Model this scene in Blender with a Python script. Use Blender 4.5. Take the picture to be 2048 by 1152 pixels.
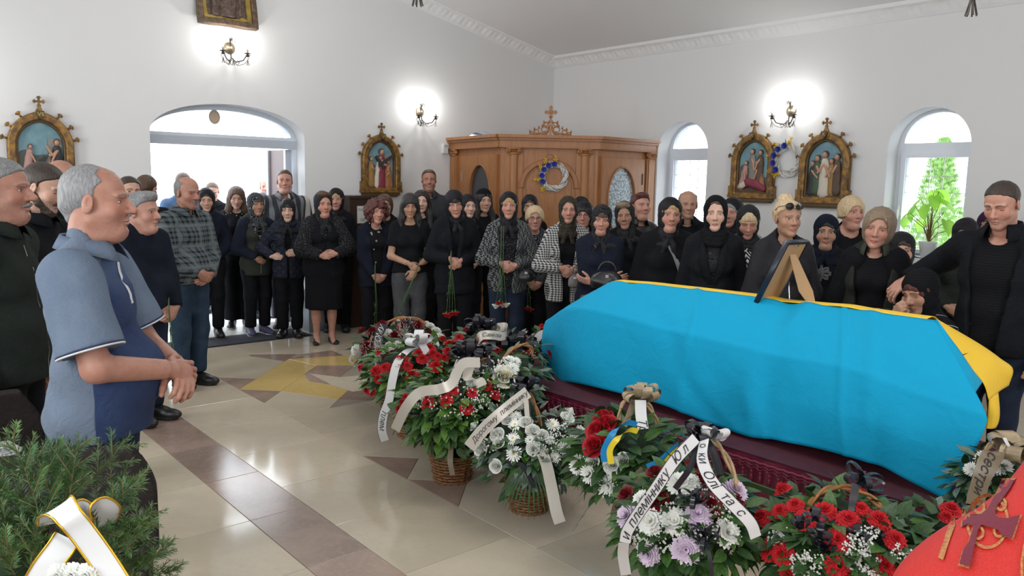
import bpy, bmesh, math, random
import numpy as np
from mathutils import Vector, Matrix
R = random.Random(7)
for o in list(bpy.data.objects): bpy.data.objects.remove(o)
SC = bpy.context.scene
COL = SC.collection
PI = math.pi
# ------------------------------------------------------------------ camera
F, YAW, PITCH, ROLL, H = 1578.46, -.860485, .132809, .0186725, 1.72
def cam_axes():
    cy, sy = math.cos(YAW), math.sin(YAW)
    f = np.array([sy*math.cos(PITCH), cy*math.cos(PITCH), -math.sin(PITCH)])
    r = np.array([cy, -sy, 0.0]); u = np.cross(r, f)
    return f, r*math.cos(ROLL)+u*math.sin(ROLL), -r*math.sin(ROLL)+u*math.cos(ROLL)
FW, RT, UP = cam_axes()
O = np.array([0, 0, H])
def ray(px, py): return FW+RT*(px-1024)/F-UP*(py-576)/F
def onz(px, py, z=0.0):
    d = ray(px, py); return O+d*(z-H)/d[2]
def onx(px, py, x):
    d = ray(px, py); return O+d*x/d[0]
def ony(px, py, y):
    d = ray(px, py); return O+d*y/d[1]
def at(px, py, dep): return O+ray(px, py)*dep
cam = bpy.data.cameras.new('camera'); co = bpy.data.objects.new('camera', cam); COL.objects.link(co)
m = Matrix.Identity(4)
for i in range(3):
    m[i][0] = RT[i]; m[i][1] = UP[i]; m[i][2] = -FW[i]; m[i][3] = O[i]
co.matrix_world = m
cam.sensor_width = 36; cam.lens = F*36/2048; cam.clip_start = .05; cam.clip_end = 300
SC.camera = co
# ------------------------------------------------------------------ light and exposure
SC.view_settings.view_transform = 'Standard'; SC.view_settings.look = 'None'
SC.view_settings.exposure = EXPOSURE = 0.15; SC.view_settings.gamma = 1; SC.view_settings.use_curve_mapping = False
try:
    SC.cycles.use_denoising = True; SC.cycles.max_bounces = 6; SC.cycles.diffuse_bounces = 4
    SC.cycles.glossy_bounces = 3; SC.cycles.transparent_max_bounces = 8; SC.cycles.sample_clamp_indirect = 4
    SC.cycles.caustics_reflective = False; SC.cycles.caustics_refractive = False
except Exception: pass
W = bpy.data.worlds.new('sky'); SC.world = W; W.use_nodes = True
bg = W.node_tree.nodes['Background']; bg.inputs[0].default_value = (.86, .93, 1, 1); bg.inputs[1].default_value = 5.0
def lamp(name, kind, loc, power, color=(1, 1, 1), size=1, sizey=None, aim=None, spread=None):
    l = bpy.data.lights.new(name, kind); l.energy = power; l.color = color
    if kind == 'AREA':
        l.shape = 'RECTANGLE'; l.size = size; l.size_y = sizey or size
        if spread: l.spread = spread
    else: l.shadow_soft_size = size
    o = bpy.data.objects.new(name, l); COL.objects.link(o); o.location = loc
    if aim is not None: o.rotation_euler = (Vector(aim)-Vector(loc)).to_track_quat('-Z', 'Y').to_euler()
    return o
# daylight through the four tall windows of the wall behind the camera, the altar windows and the open ceiling lamps
for wx in (-6.6, -4.2, -1.8, .6):
    lamp('window_daylight', 'AREA', (wx, -1.25, 2.0), 46, (.95, .98, 1), .9, 1.7, (wx, 3, 1.6))
lamp('altar_daylight', 'AREA', (3.6, 2.2, 2.4), 95, (.97, .98, 1), 1.8, 1.8, (-2, 3.4, 1.2))
for cx, cy in ((-6.1, 3.32), (-2.6, 3.32), (.9, 3.32)):
    lamp('chandelier_light', 'POINT', (cx, cy, 3.55), 44, (1, .97, .93), .35)
# ------------------------------------------------------------------ helpers
def link(o, parent=None):
    COL.objects.link(o)
    if parent is not None: o.parent = parent
    return o
def tag(o, label=None, cat=None, group=None, kind=None):
    if label: o['label'] = label
    if cat: o['category'] = cat
    if group: o['group'] = group
    if kind: o['kind'] = kind
    return o
def empty(name, loc=(0, 0, 0), rz=0.0, label=None, cat=None, group=None, kind=None, rot=None):
    o = bpy.data.objects.new(name, None); COL.objects.link(o); o.location = loc
    o.rotation_euler = rot if rot else (0, 0, rz); o.empty_display_size = .1
    return tag(o, label, cat, group, kind)
def mesh_np(name, v, f, smooth=True):
    v = np.asarray(v, dtype=np.float32); me = bpy.data.meshes.new(name)
    f = np.asarray(f, dtype=np.int32); n = len(f); k = f.shape[1] if n else 4
    me.vertices.add(len(v)); me.vertices.foreach_set('co', v.ravel())
    me.loops.add(n*k); me.loops.foreach_set('vertex_index', f.ravel())
    me.polygons.add(n); me.polygons.foreach_set('loop_start', np.arange(0, n*k, k, dtype=np.int32))
    me.update(calc_edges=True)
    me.polygons.foreach_set('use_smooth', np.full(n, smooth))
    return me
def ob(name, me, mat=None, parent=None, loc=None, rot=None):
    o = bpy.data.objects.new(name, me)
    if mat is not None and not me.materials: me.materials.append(mat)
    link(o, parent)
    if loc is not None: o.location = loc
    if rot is not None: o.rotation_euler = rot
    return o
def copy_obj(o, parent=None, loc=None, rot=None, scale=None):
    c = o.copy(); COL.objects.link(c)
    if parent is not None: c.parent = parent
    if loc is not None: c.location = loc
    if rot is not None: c.rotation_euler = rot
    if scale is not None: c.scale = scale if hasattr(scale, '__len__') else (scale,)*3
    return c
class MB:
    def __init__(s): s.v = []; s.f = []; s.mi = []
    def add(s, v, f, mi=0):
        n = len(s.v); s.v += [tuple(map(float, p)) for p in v]; s.f += [tuple(i+n for i in q) for q in f]; s.mi += [mi]*len(f); return s
    def box(s, a, b, M=None, mi=0):
        x0, y0, z0 = a; x1, y1, z1 = b
        v = [(x0, y0, z0), (x1, y0, z0), (x1, y1, z0), (x0, y1, z0), (x0, y0, z1), (x1, y0, z1), (x1, y1, z1), (x0, y1, z1)]
        if M is not None: v = [tuple(M@Vector(p)) for p in v]
        return s.add(v, [(0, 3, 2, 1), (4, 5, 6, 7), (0, 1, 5, 4), (1, 2, 6, 5), (2, 3, 7, 6), (3, 0, 4, 7)], mi)
    def tube(s, pts, r, n=6, cap=True, mi=0, flat=1.0):
        pts = [Vector(p) for p in pts]; rs = r if hasattr(r, '__len__') else [r]*len(pts); v = []; prev = None
        for i, p in enumerate(pts):
            t = (pts[min(i+1, len(pts)-1)]-pts[max(i-1, 0)])
            t = t.normalized() if t.length > 1e-9 else Vector((0, 0, 1))
            if prev is None:
                a = t.orthogonal().normalized()
            else:
                a = prev-t*prev.dot(t); a = a.normalized() if a.length > 1e-6 else t.orthogonal().normalized()
            prev = a; b = t.cross(a)
            for k in range(n):
                an = 2*PI*k/n; v.append(p+a*math.cos(an)*rs[i]+b*math.sin(an)*rs[i]*flat)
        f = [(i*n+k, i*n+(k+1) % n, (i+1)*n+(k+1) % n, (i+1)*n+k) for i in range(len(pts)-1) for k in range(n)]
        if cap: f += [tuple(range(n-1, -1, -1)), tuple(range((len(pts)-1)*n, len(pts)*n))]
        return s.add(v, f, mi)
    def lathe(s, prof, n=16, c=(0, 0, 0), mi=0, M=None):
        v = [(c[0]+r*math.cos(2*PI*k/n), c[1]+r*math.sin(2*PI*k/n), c[2]+z) for r, z in prof for k in range(n)]
        if M is not None: v = [tuple(M@Vector(p)) for p in v]
        f = [(i*n+k, i*n+(k+1) % n, (i+1)*n+(k+1) % n, (i+1)*n+k) for i in range(len(prof)-1) for k in range(n)]
        f += [tuple(range(n-1, -1, -1)), tuple(range((len(prof)-1)*n, len(prof)*n))]
        return s.add(v, f, mi)
    def ribbon(s, pts, wid, side, mi=0, thick=.0015, curve=0):
        """a strip of cloth: centre points, half width vector per point"""
        pts = [Vector(p) for p in pts]; n = len(pts); v = []
        for i, p in enumerate(pts):
            t = (pts[min(i+1, n-1)]-pts[max(i-1, 0)]).normalized()
            sd = Vector(side[i] if hasattr(side[0], '__len__') else side); sd = (sd-t*sd.dot(t))
            sd = sd.normalized() if sd.length > 1e-6 else t.orthogonal().normalized()
            w = wid[i] if hasattr(wid, '__len__') else wid; nn = t.cross(sd)*thick
            v += [p-sd*w, p, p+sd*w]
        f = [(i*3+k, i*3+k+1, i*3+k+4, i*3+k+3) for i in range(n-1) for k in range(2)]
        return s.add(v, f, mi)
    def mesh(s, name, smooth=False):
        me = bpy.data.meshes.new(name); me.from_pydata(s.v, [], s.f)
        if any(s.mi): me.polygons.foreach_set('material_index', s.mi)
        me.polygons.foreach_set('use_smooth', [smooth]*len(s.f)); me.update(); return me
    def ob(s, name, mat, parent=None, smooth=False, loc=None, rot=None):
        me = s.mesh(name, smooth)
        for m_ in (mat if isinstance(mat, (list, tuple)) else [mat]): me.materials.append(m_)
        return ob(name, me, None, parent, loc, rot)
def extrude2d(name, loops, depth, bevel=0.0, res=1):
    """flat outline with holes given thickness 'depth' (local xy plane, z from -depth/2 to depth/2)"""
    cu = bpy.data.curves.new(name, 'CURVE'); cu.dimensions = '2D'; cu.fill_mode = 'BOTH'; cu.extrude = max(depth/2-bevel, 0); cu.bevel_depth = bevel; cu.bevel_resolution = res
    if bevel: cu.offset = -bevel
    for lp in loops:
        sp = cu.splines.new('POLY'); sp.points.add(len(lp)-1); sp.use_cyclic_u = True
        for i, p in enumerate(lp): sp.points[i].co = (p[0], p[1], 0, 1)
    o = bpy.data.objects.new('tmp', cu); COL.objects.link(o)
    dg = bpy.context.evaluated_depsgraph_get(); me = bpy.data.meshes.new_from_object(o.evaluated_get(dg))
    bpy.data.objects.remove(o); bpy.data.curves.remove(cu); me.name = name; return me
def arc(cx, cy, rx, ry, a0, a1, n=16): return [(cx+rx*math.cos(a0+(a1-a0)*i/n), cy+ry*math.sin(a0+(a1-a0)*i/n)) for i in range(n+1)]
MX = lambda ux, uy, uz, o: Matrix(((ux[0], uy[0], uz[0], o[0]), (ux[1], uy[1], uz[1], o[1]), (ux[2], uy[2], uz[2], o[2]), (0, 0, 0, 1)))
# frames: door wall (local x = +y world seen from the room leftwards..right, local y = up, local z = out of the wall)
XW, YW = -8.49, 8.03
M_DOOR = MX((0, 1, 0), (0, 0, 1), (1, 0, 0), (XW, 0, 0))
M_SIDE = MX((1, 0, 0), (0, 0, 1), (0, -1, 0), (0, YW, 0))
# ------------------------------------------------------------------ node expressions
class NT:
    def __init__(s, name):
        s.m = bpy.data.materials.new(name); s.m.use_nodes = True; s.t = s.m.node_tree; s.b = s.t.nodes['Principled BSDF']
    def n(s, kind, **k):
        n = s.t.nodes.new(kind)
        for a, b in k.items(): setattr(n, a, b)
        return n
    def lk(s, a, b): s.t.links.new(a.s if isinstance(a, E) else a, b)
    def put(s, inp, val):
        sock = s.b.inputs[inp] if isinstance(inp, str) else inp
        if isinstance(val, E): s.t.links.new(val.s, sock)
        elif isinstance(val, (tuple, list)): sock.default_value = tuple(val)+((1,) if len(val) == 3 and len(sock.default_value) == 4 else ())
        else: sock.default_value = val
    def attr(s, name):
        n = s.n('ShaderNodeAttribute', attribute_name=name); x = s.n('ShaderNodeSeparateXYZ'); s.t.links.new(n.outputs['Vector'], x.inputs[0])
        return E(s, n.outputs['Vector']), E(s, x.outputs[0]), E(s, x.outputs[1]), E(s, x.outputs[2])
    def coord(s, kind='Object'):
        n = s.n('ShaderNodeTexCoord'); x = s.n('ShaderNodeSeparateXYZ'); s.t.links.new(n.outputs[kind], x.inputs[0])
        return E(s, n.outputs[kind]), E(s, x.outputs[0]), E(s, x.outputs[1]), E(s, x.outputs[2])
    def vec(s, a, b, c):
        x = s.n('ShaderNodeCombineXYZ')
        for i, q in enumerate((a, b, c)): s.put(x.inputs[i], q)
        return E(s, x.outputs[0])
    def noise(s, scale=5, detail=2, v=None, rough=.5, dist=0):
        n = s.n('ShaderNodeTexNoise'); n.inputs['Scale'].default_value = scale; n.inputs['Detail'].default_value = detail; n.inputs['Roughness'].default_value = rough; n.inputs['Distortion'].default_value = dist
        if v is None: v = s.coord()[0]
        s.lk(v, n.inputs['Vector']); return E(s, n.outputs['Fac'])
    def voronoi(s, scale=5, v=None, feature='F1', out='Distance'):
        n = s.n('ShaderNodeTexVoronoi', feature=feature); n.inputs['Scale'].default_value = scale
        if v is None: v = s.coord()[0]
        s.lk(v, n.inputs['Vector']); return E(s, n.outputs[out])
    def mix(s, f, a, b):
        n = s.n('ShaderNodeMix', data_type='RGBA'); s.put(n.inputs[0], f)
        for q, i in ((a, 6), (b, 7)): s.put(n.inputs[i], q)
        return E(s, n.outputs[2])
    def bump(s, h, strength=.3, dist=.01):
        n = s.n('ShaderNodeBump'); n.inputs['Strength'].default_value = strength; n.inputs['Distance'].default_value = dist
        s.lk(h, n.inputs['Height']); s.t.links.new(n.outputs[0], s.b.inputs['Normal'])
class E:
    def __init__(s, nt, sock): s.nt = nt; s.s = sock
    def op(s, o, *a, rev=False):
        n = s.nt.n('ShaderNodeMath', operation=o); l = [s]+list(a)
        if rev: l = l[::-1]
        for i, q in enumerate(l): s.nt.put(n.inputs[i], q)
        return E(s.nt, n.outputs[0])
    def __add__(s, o): return s.op('ADD', o)
    __radd__ = __add__
    def __mul__(s, o): return s.op('MULTIPLY', o)
    __rmul__ = __mul__
    def __sub__(s, o): return s.op('SUBTRACT', o)
    def __rsub__(s, o): return s.op('SUBTRACT', o, rev=True)
    def __truediv__(s, o): return s.op('DIVIDE', o)
    def abs(s): return s.op('ABSOLUTE')
    def sin(s): return s.op('SINE')
    def frac(s): return s.op('FRACT')
    def lt(s, o): return s.op('LESS_THAN', o)
    def gt(s, o): return s.op('GREATER_THAN', o)
    def max(s, o): return s.op('MAXIMUM', o)
    def min(s, o): return s.op('MINIMUM', o)
    def step(s, a, b):
        n = s.nt.n('ShaderNodeMapRange', interpolation_type='SMOOTHSTEP'); s.nt.put(n.inputs[0], s)
        n.inputs[1].default_value = a; n.inputs[2].default_value = b; return E(s.nt, n.outputs[0])
_mats = {}
def mat(name, color, rough=.6, metal=0, noise=0, nscale=20, bump=0, bscale=80, bdist=.003, spec=None, sheen=0, coat=0, col2=None, emis=None, estr=0, alpha=None, trans=0):
    if name in _mats: return _mats[name]
    t = NT(name); t.put('Roughness', rough); t.put('Metallic', metal); c = t.coord()[0] if (noise or bump) else None
    if noise:
        c2 = col2 or tuple(x*.6 for x in color); t.put('Base Color', t.mix(t.noise(nscale, 4, c).step(.5-noise/2, .5+noise/2), color, c2))
    else: t.put('Base Color', color)
    if bump: t.bump(t.noise(bscale, 3, c), bump, bdist)
    if spec is not None: t.put('Specular IOR Level', spec)
    if sheen: t.put('Sheen Weight', sheen)
    if coat: t.put('Coat Weight', coat)
    if trans: t.put('Transmission Weight', trans)
    if emis: t.put('Emission Color', emis); t.put('Emission Strength', estr)
    if alpha is not None: t.put('Alpha', alpha)
    _mats[name] = t.m; return t.m
# ------------------------------------------------------------------ room
wall_m = mat('white_plaster', (.665, .668, .672), .85, noise=.7, nscale=1.2, col2=(.65, .655, .66), bump=.08, bscale=140, bdist=.002)
ceil_m = mat('ceiling_paint', (.76, .77, .785), .9)
relief_m = None
def arch_loop(x0, x1, z0, zs, rise, n=24):
    c = (x0+x1)/2; return [(x0, z0), (x1, z0)]+arc(c, zs, (x1-x0)/2, rise, 0, PI, n)
DX0, DX1 = 2.47, 4.14
door_arch = [(DX0, -.02), (DX1, -.02)]+[(p[0], p[1]) for p in arc(3.305, 2.17, .835, .32, 0, PI, 28)]
RIDGE = 3.32
outer = [(-1.4, -.05), (YW+.3, -.05), (YW+.3, 3.47), (RIDGE, 4.46), (-1.4, 3.49)]
win3 = arch_loop(6.38, 7.12, 1.07, 2.10, .30)
me = extrude2d('wall_door', [outer, door_arch, win3], .45)
me.transform(Matrix.Translation((0, 0, -.225))); me.transform(M_DOOR)
w = ob('wall_door', me, wall_m); tag(w, 'white plastered entrance wall with arched doorway', kind='structure')
wx = [(-6.54, -5.78), (-3.63, -2.87), (-.7, .06)]
outer = [(XW-.3, -.05), (4.3, -.05), (4.3, 3.7), (XW-.3, 3.7)]
me = extrude2d('wall_side', [outer]+[arch_loop(a, b, 1.06, 2.14, .37) for a, b in wx], .40)
me.transform(Matrix.Translation((0, 0, -.2))); me.transform(M_SIDE)
w = ob('wall_side', me, wall_m); tag(w, 'white plastered side wall with arched windows', kind='structure')
me = extrude2d('wall_far', [[(XW-.3, -.05), (4.3, -.05), (4.3, 3.7), (XW-.3, 3.7)]], .2)
me.transform(MX((1, 0, 0), (0, 0, 1), (0, -1, 0), (0, -1.5, 0)))
tag(ob('wall_behind_camera', me, wall_m), kind='structure')
me = extrude2d('wall_altar', [[(-1.4, -.05), (YW+.3, -.05), (YW+.3, 3.47), (RIDGE, 4.46), (-1.4, 3.49)]], .2)
me.transform(MX((0, 1, 0), (0, 0, 1), (1, 0, 0), (4.2, 0, 0)))
tag(ob('wall_altar', me, wall_m), kind='structure')
# pitched ceiling
b = MB()
for (y0, z0), (y1, z1) in (((YW+.3, 3.43), (RIDGE, 4.45)), ((RIDGE, 4.45), (-1.6, 3.43))):
    b.add([(XW-.3, y0, z0), (4.3, y0, z0), (4.3, y1, z1), (XW-.3, y1, z1), (XW-.3, y0, z0+.1), (4.3, y0, z0+.1), (4.3, y1, z1+.1), (XW-.3, y1, z1+.1)],
          [(0, 1, 2, 3), (7, 6, 5, 4), (0, 4, 5, 1), (1, 5, 6, 2), (2, 6, 7, 3), (3, 7, 4, 0)])
tag(b.ob('ceiling', ceil_m), kind='structure')
# moulded cornice: a cove profile swept along the walls with an acanthus relief built as geometry
t = NT('cornice_plaster'); t.put('Base Color', (.72, .725, .735)); t.put('Roughness', .8); corn_m = t.m
def cornice(name, p0, p1, inward, L):
    d = (Vector(p1)-Vector(p0)); ln = d.length; d.normalize(); iw = Vector(inward); up = Vector((0, 0, 1))
    up = (up-d*up.dot(d)).normalized()
    prof = [(0, -.135), (.012, -.13), (.014, -.115), (.02, -.11), (.028, -.085), (.042, -.06), (.062, -.036), (.086, -.02), (.10, -.016), (.105, -.004), (.105, .03)]
    n = int(ln/.02); v = []; rr = []
    for i in range(n+1):
        s = ln*i/n; q = Vector(p0)+d*s
        for j, (a, c) in enumerate(prof):
            e = 0
            if 3 <= j <= 7:
                u = s/.26; k = (j-3)/4
                e = .012*(.5+.5*math.sin(2*PI*u+3*math.sin(PI*k)))*math.sin(PI*k)+.007*math.sin(2*PI*u*3.1+5*k)*math.sin(PI*k)+.003*math.sin(s*170+j*2)
            v.append(q+iw*(a+e)+up*(c-e*.5))
    m_ = len(prof); f = [(i*m_+j, i*m_+j+1, (i+1)*m_+j+1, (i+1)*m_+j) for i in range(n) for j in range(m_-1)]
    o = ob(name, mesh_np(name, v, f), corn_m); return tag(o, L, kind='structure')
cornice('trim_1', (XW, YW, 3.49), (4.2, YW, 3.49), (0, -1, 0), 'white moulded plaster cornice along side wall')
cornice('trim_2', (XW, YW, 3.49), (XW, RIDGE, 4.45), (1, 0, 0), 'white moulded plaster cornice climbing entrance wall')
# ------------------------------------------------------------------ floor of polished tiles, each its own piece
def stone(name, c1, c2, c3, scale=3.0, rough=.055):
    t = NT(name); P = t.coord()[0]; a = t.noise(scale, 6, P, .6, .6); b2 = t.noise(scale*9, 5, P, .65)
    t.put('Base Color', t.mix(b2.step(.45, .75)*.55, t.mix(a.step(.35, .65), c1, c2), c3)); t.put('Roughness', b2*.08+rough); t.put('Specular IOR Level', .55)
    t.bump(t.noise(1.3, 1, P), .05, .01); return t.m
cream = [stone('cream_tile_%d' % i, c, tuple(x*.93 for x in c), tuple(x*.88 for x in c)) for i, c in enumerate([(.55, .475, .365), (.515, .45, .345), (.58, .505, .395)])]
brown = [stone('brown_tile_%d' % i, c, tuple(x*1.25 for x in c), tuple(x*1.45 for x in c), 4.0, .12) for i, c in enumerate([(.27, .195, .155), (.30, .22, .175), (.24, .175, .14)])]
yellow = stone('yellow_tile', (.60, .44, .17), (.55, .39, .15), (.66, .50, .24), 3, .07)
grout_m = mat('grout', (.22, .18, .14), .8)
floor = empty('floor', label='polished floor of cream tiles with brown strip and yellow star', kind='structure')
b = MB(); b.box((XW-.3, -1.5, -.08), (4.3, YW+.3, -.0035)); b.ob('grout_bed', grout_m, floor)
def clip(poly, a, c, inside):  # keep the half plane n.p>=c
    out = []
    for i, p in enumerate(poly):
        q = poly[(i+1) % len(poly)]; dp = p[0]*a[0]+p[1]*a[1]-c; dq = q[0]*a[0]+q[1]*a[1]-c
        if not inside: dp, dq = -dp, -dq
        if dp >= 0: out.append(p)
        if (dp >= 0) != (dq >= 0):
            s = dp/(dp-dq); out.append((p[0]+(q[0]-p[0])*s, p[1]+(q[1]-p[1])*s))
    return out
def area(p): return .5*sum(p[i][0]*p[(i+1) % len(p)][1]-p[(i+1) % len(p)][0]*p[i][1] for i in range(len(p)))
ntile = [0]
def tile(poly, m_):
    if len(poly) < 3: return
    A = area(poly)
    if abs(A) < .002: return
    if A < 0: poly = poly[::-1]
    n = len(poly); cx = sum(p[0] for p in poly)/n; cy = sum(p[1] for p in poly)/n
    def inset(d):
        r = []
        for i in range(n):
            p, q, s = poly[i-1], poly[i], poly[(i+1) % n]
            a = Vector((q[0]-p[0], q[1]-p[1])); c = Vector((s[0]-q[0], s[1]-q[1]))
            if a.length < 1e-6 or c.length < 1e-6: r.append(q); continue
            a.normalize(); c.normalize(); na = Vector((-a.y, a.x)); nc = Vector((-c.y, c.x)); k = 1+na.dot(nc)
            e = (na+nc)*(d/max(k, .25)); r.append((q[0]+e.x, q[1]+e.y))
        return r
    i1 = inset(.0012); i2 = inset(.0028); h = R.uniform(-.0003, .0003)
    v = [(x, y, -.004) for x, y in i1]+[(x, y, -.0012+h) for x, y in i1]+[(x, y, h) for x, y in i2]
    f = [tuple(range(2*n, 3*n))]+[(k*n+i, k*n+(i+1) % n, (k+1)*n+(i+1) % n, (k+1)*n+i) for k in (0, 1) for i in range(n)]
    MB().add(v, f).ob('tile', m_, floor); ntile[0] += 1
def rect(x0, y0, x1, y1): return [(x0, y0), (x1, y0), (x1, y1), (x0, y1)]
T = .63
for i in range(-8, 9):      # rows in front of the strip
    x0 = -3.73+i*T
    if x0 > 2 or x0 < XW: continue
    tile(rect(x0, .87, x0+T, 1.49), cream[R.randrange(3)])
    tile(rect(x0+.3, .25, x0+T+.3, .87), cream[R.randrange(3)])
    tile(rect(x0, -.38, x0+T, .25), cream[R.randrange(3)])
    tile(rect(x0, 1.49, x0+T, 1.80), brown[R.randrange(3)])
    tile(rect(x0+.315, 1.80, x0+T+.315, 2.42), cream[R.randrange(3)])
# centre aisle: traced on the floor plane
def fz(x, y): p = onz(410+x/6.4, 660+y/6.4); return (p[0], p[1])
def ga(x, y): p = onz(260+x/2.25, 640+y/2.25); return (p[0], p[1])
Y1, Y2, Y3, Y4, Y5 = 2.42, 2.67, 3.07, 3.32, 3.90
xs = [-6.22+.5*i for i in range(0, 1)]
pieces = [
 ([(-6.22, 2.42), (-5.72, 2.42), (-5.97, 2.67)], brown[0]),
 ([(-6.72, 2.42), (-6.22, 2.42), (-6.47, 2.67)], brown[1]),
 ([(-6.22, 2.42), (-5.97, 2.67), (-6.62, 3.32), (-7.02, 3.22), (-6.47, 2.67)], yellow),
 ([(-6.97, 2.92), (-6.72, 2.67+.25), (-7.22, 3.42-.0), (-7.42, 3.0)], brown[2]),
 ([(-5.97, 2.67), (-5.47, 2.92), (-5.72, 3.17), (-6.12, 2.99), (-6.37, 3.07)], yellow),
 ([(-6.37, 3.07), (-6.12, 2.99), (-5.90, 3.09), (-6.38, 3.14)], brown[1]),
 ([(-6.62, 3.32), (-6.38, 3.12), (-6.10, 3.27), (-6.40, 3.57)], brown[0]),
 ([(-6.38, 3.12), (-5.90, 3.09), (-5.6, 3.12), (-5.6, 3.45), (-6.0, 3.62), (-6.10, 3.27)], cream[2]),
 ([(-7.02, 3.22), (-6.62, 3.32), (-6.35, 3.75), (-6.60, 3.95), (-6.85, 3.72)], yellow),
 ([(-7.02, 3.22), (-6.85, 3.72), (-7.15, 3.75)], brown[2]),
 ([(-5.97, 2.67), (-5.72, 2.42), (-5.29, 2.42), (-5.29, 2.75), (-5.47, 2.92)], cream[0]),
 ([(-5.72, 3.17), (-5.47, 2.92), (-5.2, 3.2), (-5.45, 3.45)], brown[2]),
 ([(-4.22, 2.42), (-3.72, 2.42), (-3.97, 2.67)], brown[0]),
 ([(-3.72, 2.42), (-3.22, 2.42), (-3.47, 2.67)], brown[1]),
]
for p_, m_ in pieces: tile(p_, m_)
def grid_fill(x0, y0, x1, y1, tx, ty, ox=0):
    x = x0
    while x < x1-.01:
        y = y0
        while y < y1-.01:
            tile(rect(x, y, min(x+tx, x1), min(y+ty, y1)), cream[R.randrange(3)]); y += ty
        x += tx
grid_fill(-5.29, 2.42, -4.22, 3.4, .535, .63)
tile([(-4.22, 2.42), (-3.97, 2.67), (-3.97, 3.3), (-4.22, 3.3)], cream[1]); tile([(-3.72, 2.42), (-3.47, 2.67), (-3.47, 3.3), (-3.97, 3.3), (-3.97, 2.67)], cream[0])
tile([(-3.22, 2.42), (-2.6, 2.42), (-2.6, 3.3), (-3.47, 3.3), (-3.47, 2.67)], cream[2])
tile([(-6.72, 2.42), (-6.47, 2.67), (-6.95, 3.15), (-7.42, 2.95), (-7.42, 2.42)], cream[1])
grid_fill(-8.45, 2.42, -7.42, 4.9, .52, .62)
tile([(-7.42, 3.0), (-7.15, 3.42), (-7.15, 3.75), (-6.85, 3.72), (-6.6, 3.95), (-6.6, 4.9), (-7.42, 4.9)], cream[0])
tile([(-6.6, 3.95), (-6.35, 3.75), (-6.4, 3.57), (-6.0, 3.62), (-5.6, 3.45), (-5.29, 3.4), (-5.29, 4.9), (-6.6, 4.9)], cream[2])
grid_fill(-5.29, 3.4, -2.6, 4.9, .63, .75)
grid_fill(-2.6, 2.42, 2.0, 4.9, .63, .62)
grid_fill(-8.45, 4.9, 2.0, 8.03, .63, .63)
# sunken door mat
mt = NT('door_mat'); P, x, y, z = mt.coord()
mt.put('Base Color', mt.mix(mt.noise(160, 3, P), (.012, .016, .028), (.05, .055, .07))); mt.put('Roughness', .95); mt.bump(mt.noise(220, 2, P)+(y*60).sin()*.3, .8, .01)
b = MB(); b.box((-8.38, 1.75, 0), (-7.96, 3.92, .012)); b.box((-8.40, 1.73, 0), (-7.94, 3.94, .004))
tag(b.ob('door_mat', mt.m), 'dark blue-grey doormat inside the church entrance', 'mat')
# baseboard-less plinth tiles and threshold
b = MB(); b.box((-8.95, 2.45, -.03), (-8.45, 4.16, .004)); tag(b.ob('trim_3', mat('threshold_stone', (.52, .5, .47), .4, noise=.4)), kind='structure')
# ------------------------------------------------------------------ the arched doorway: fanlight and aluminium frame
alu = mat('white_aluminium', (.60, .65, .72), .35); alu_d = mat('grey_aluminium', (.42, .46, .52), .35)
glass = NT('window_glass'); glass.put('Base Color', (.95, .98, 1)); glass.put('Roughness', .02); glass.put('Transmission Weight', 1.0); glass.put('IOR', 1.02); glass.put('Alpha', .12); glass = glass.m
door = empty('door_1', (0, 0, 0), kind='structure', label='wide arched entrance doorway open to bright daylight')
def local(o, M): o.matrix_world = M; return o
def put2d(name, loops, depth, off, M, m_, parent, bevel=0.0):
    me = extrude2d(name, loops, depth, bevel); me.transform(Matrix.Translation((0, 0, off))); me.transform(M)
    return ob(name, me, m_, parent)
inner = [(DX0+.06, 2.18), (DX1-.06, 2.18)]+arc(3.305, 2.18, .775, .26, 0, PI, 24)[1:-1]
fan = [(DX0+.0, 2.08), (DX1, 2.08)]+arc(3.305, 2.17, .835, .32, 0, PI, 28)
put2d('fanlight_frame', [fan, inner], .07, -.26, M_DOOR, alu, door)
b = MB(); b.box((DX0, 2.055, -.30), (DX1, 2.145, -.20), M_DOOR); b.ob('crossbar', alu_d, door)
for yy in (DX0, DX1-.045):
    b = MB(); b.box((yy, 0, -.30), (yy+.045, 2.08, -.21), M_DOOR); b.ob('jamb', alu, door)
b = MB(); b.box((DX1-.085, .02, -.8), (DX1-.045, 2.05, -.28), M_DOOR); d = b.ob('open_leaf', mat('dark_leaf', (.09, .05, .045), .4), door)
b = MB(); b.box((DX1-.11, .02, -.82), (DX1-.045, 2.05, -.76), M_DOOR); b.box((DX1-.11, .02, -.32), (DX1-.045, 2.05, -.27), M_DOOR); b.ob('leaf_frame', alu_d, d)
me = extrude2d('pane', [inner], .006); me.transform(Matrix.Translation((0, 0, -.26))); me.transform(M_DOOR); ob('pane', me, glass, door)
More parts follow.
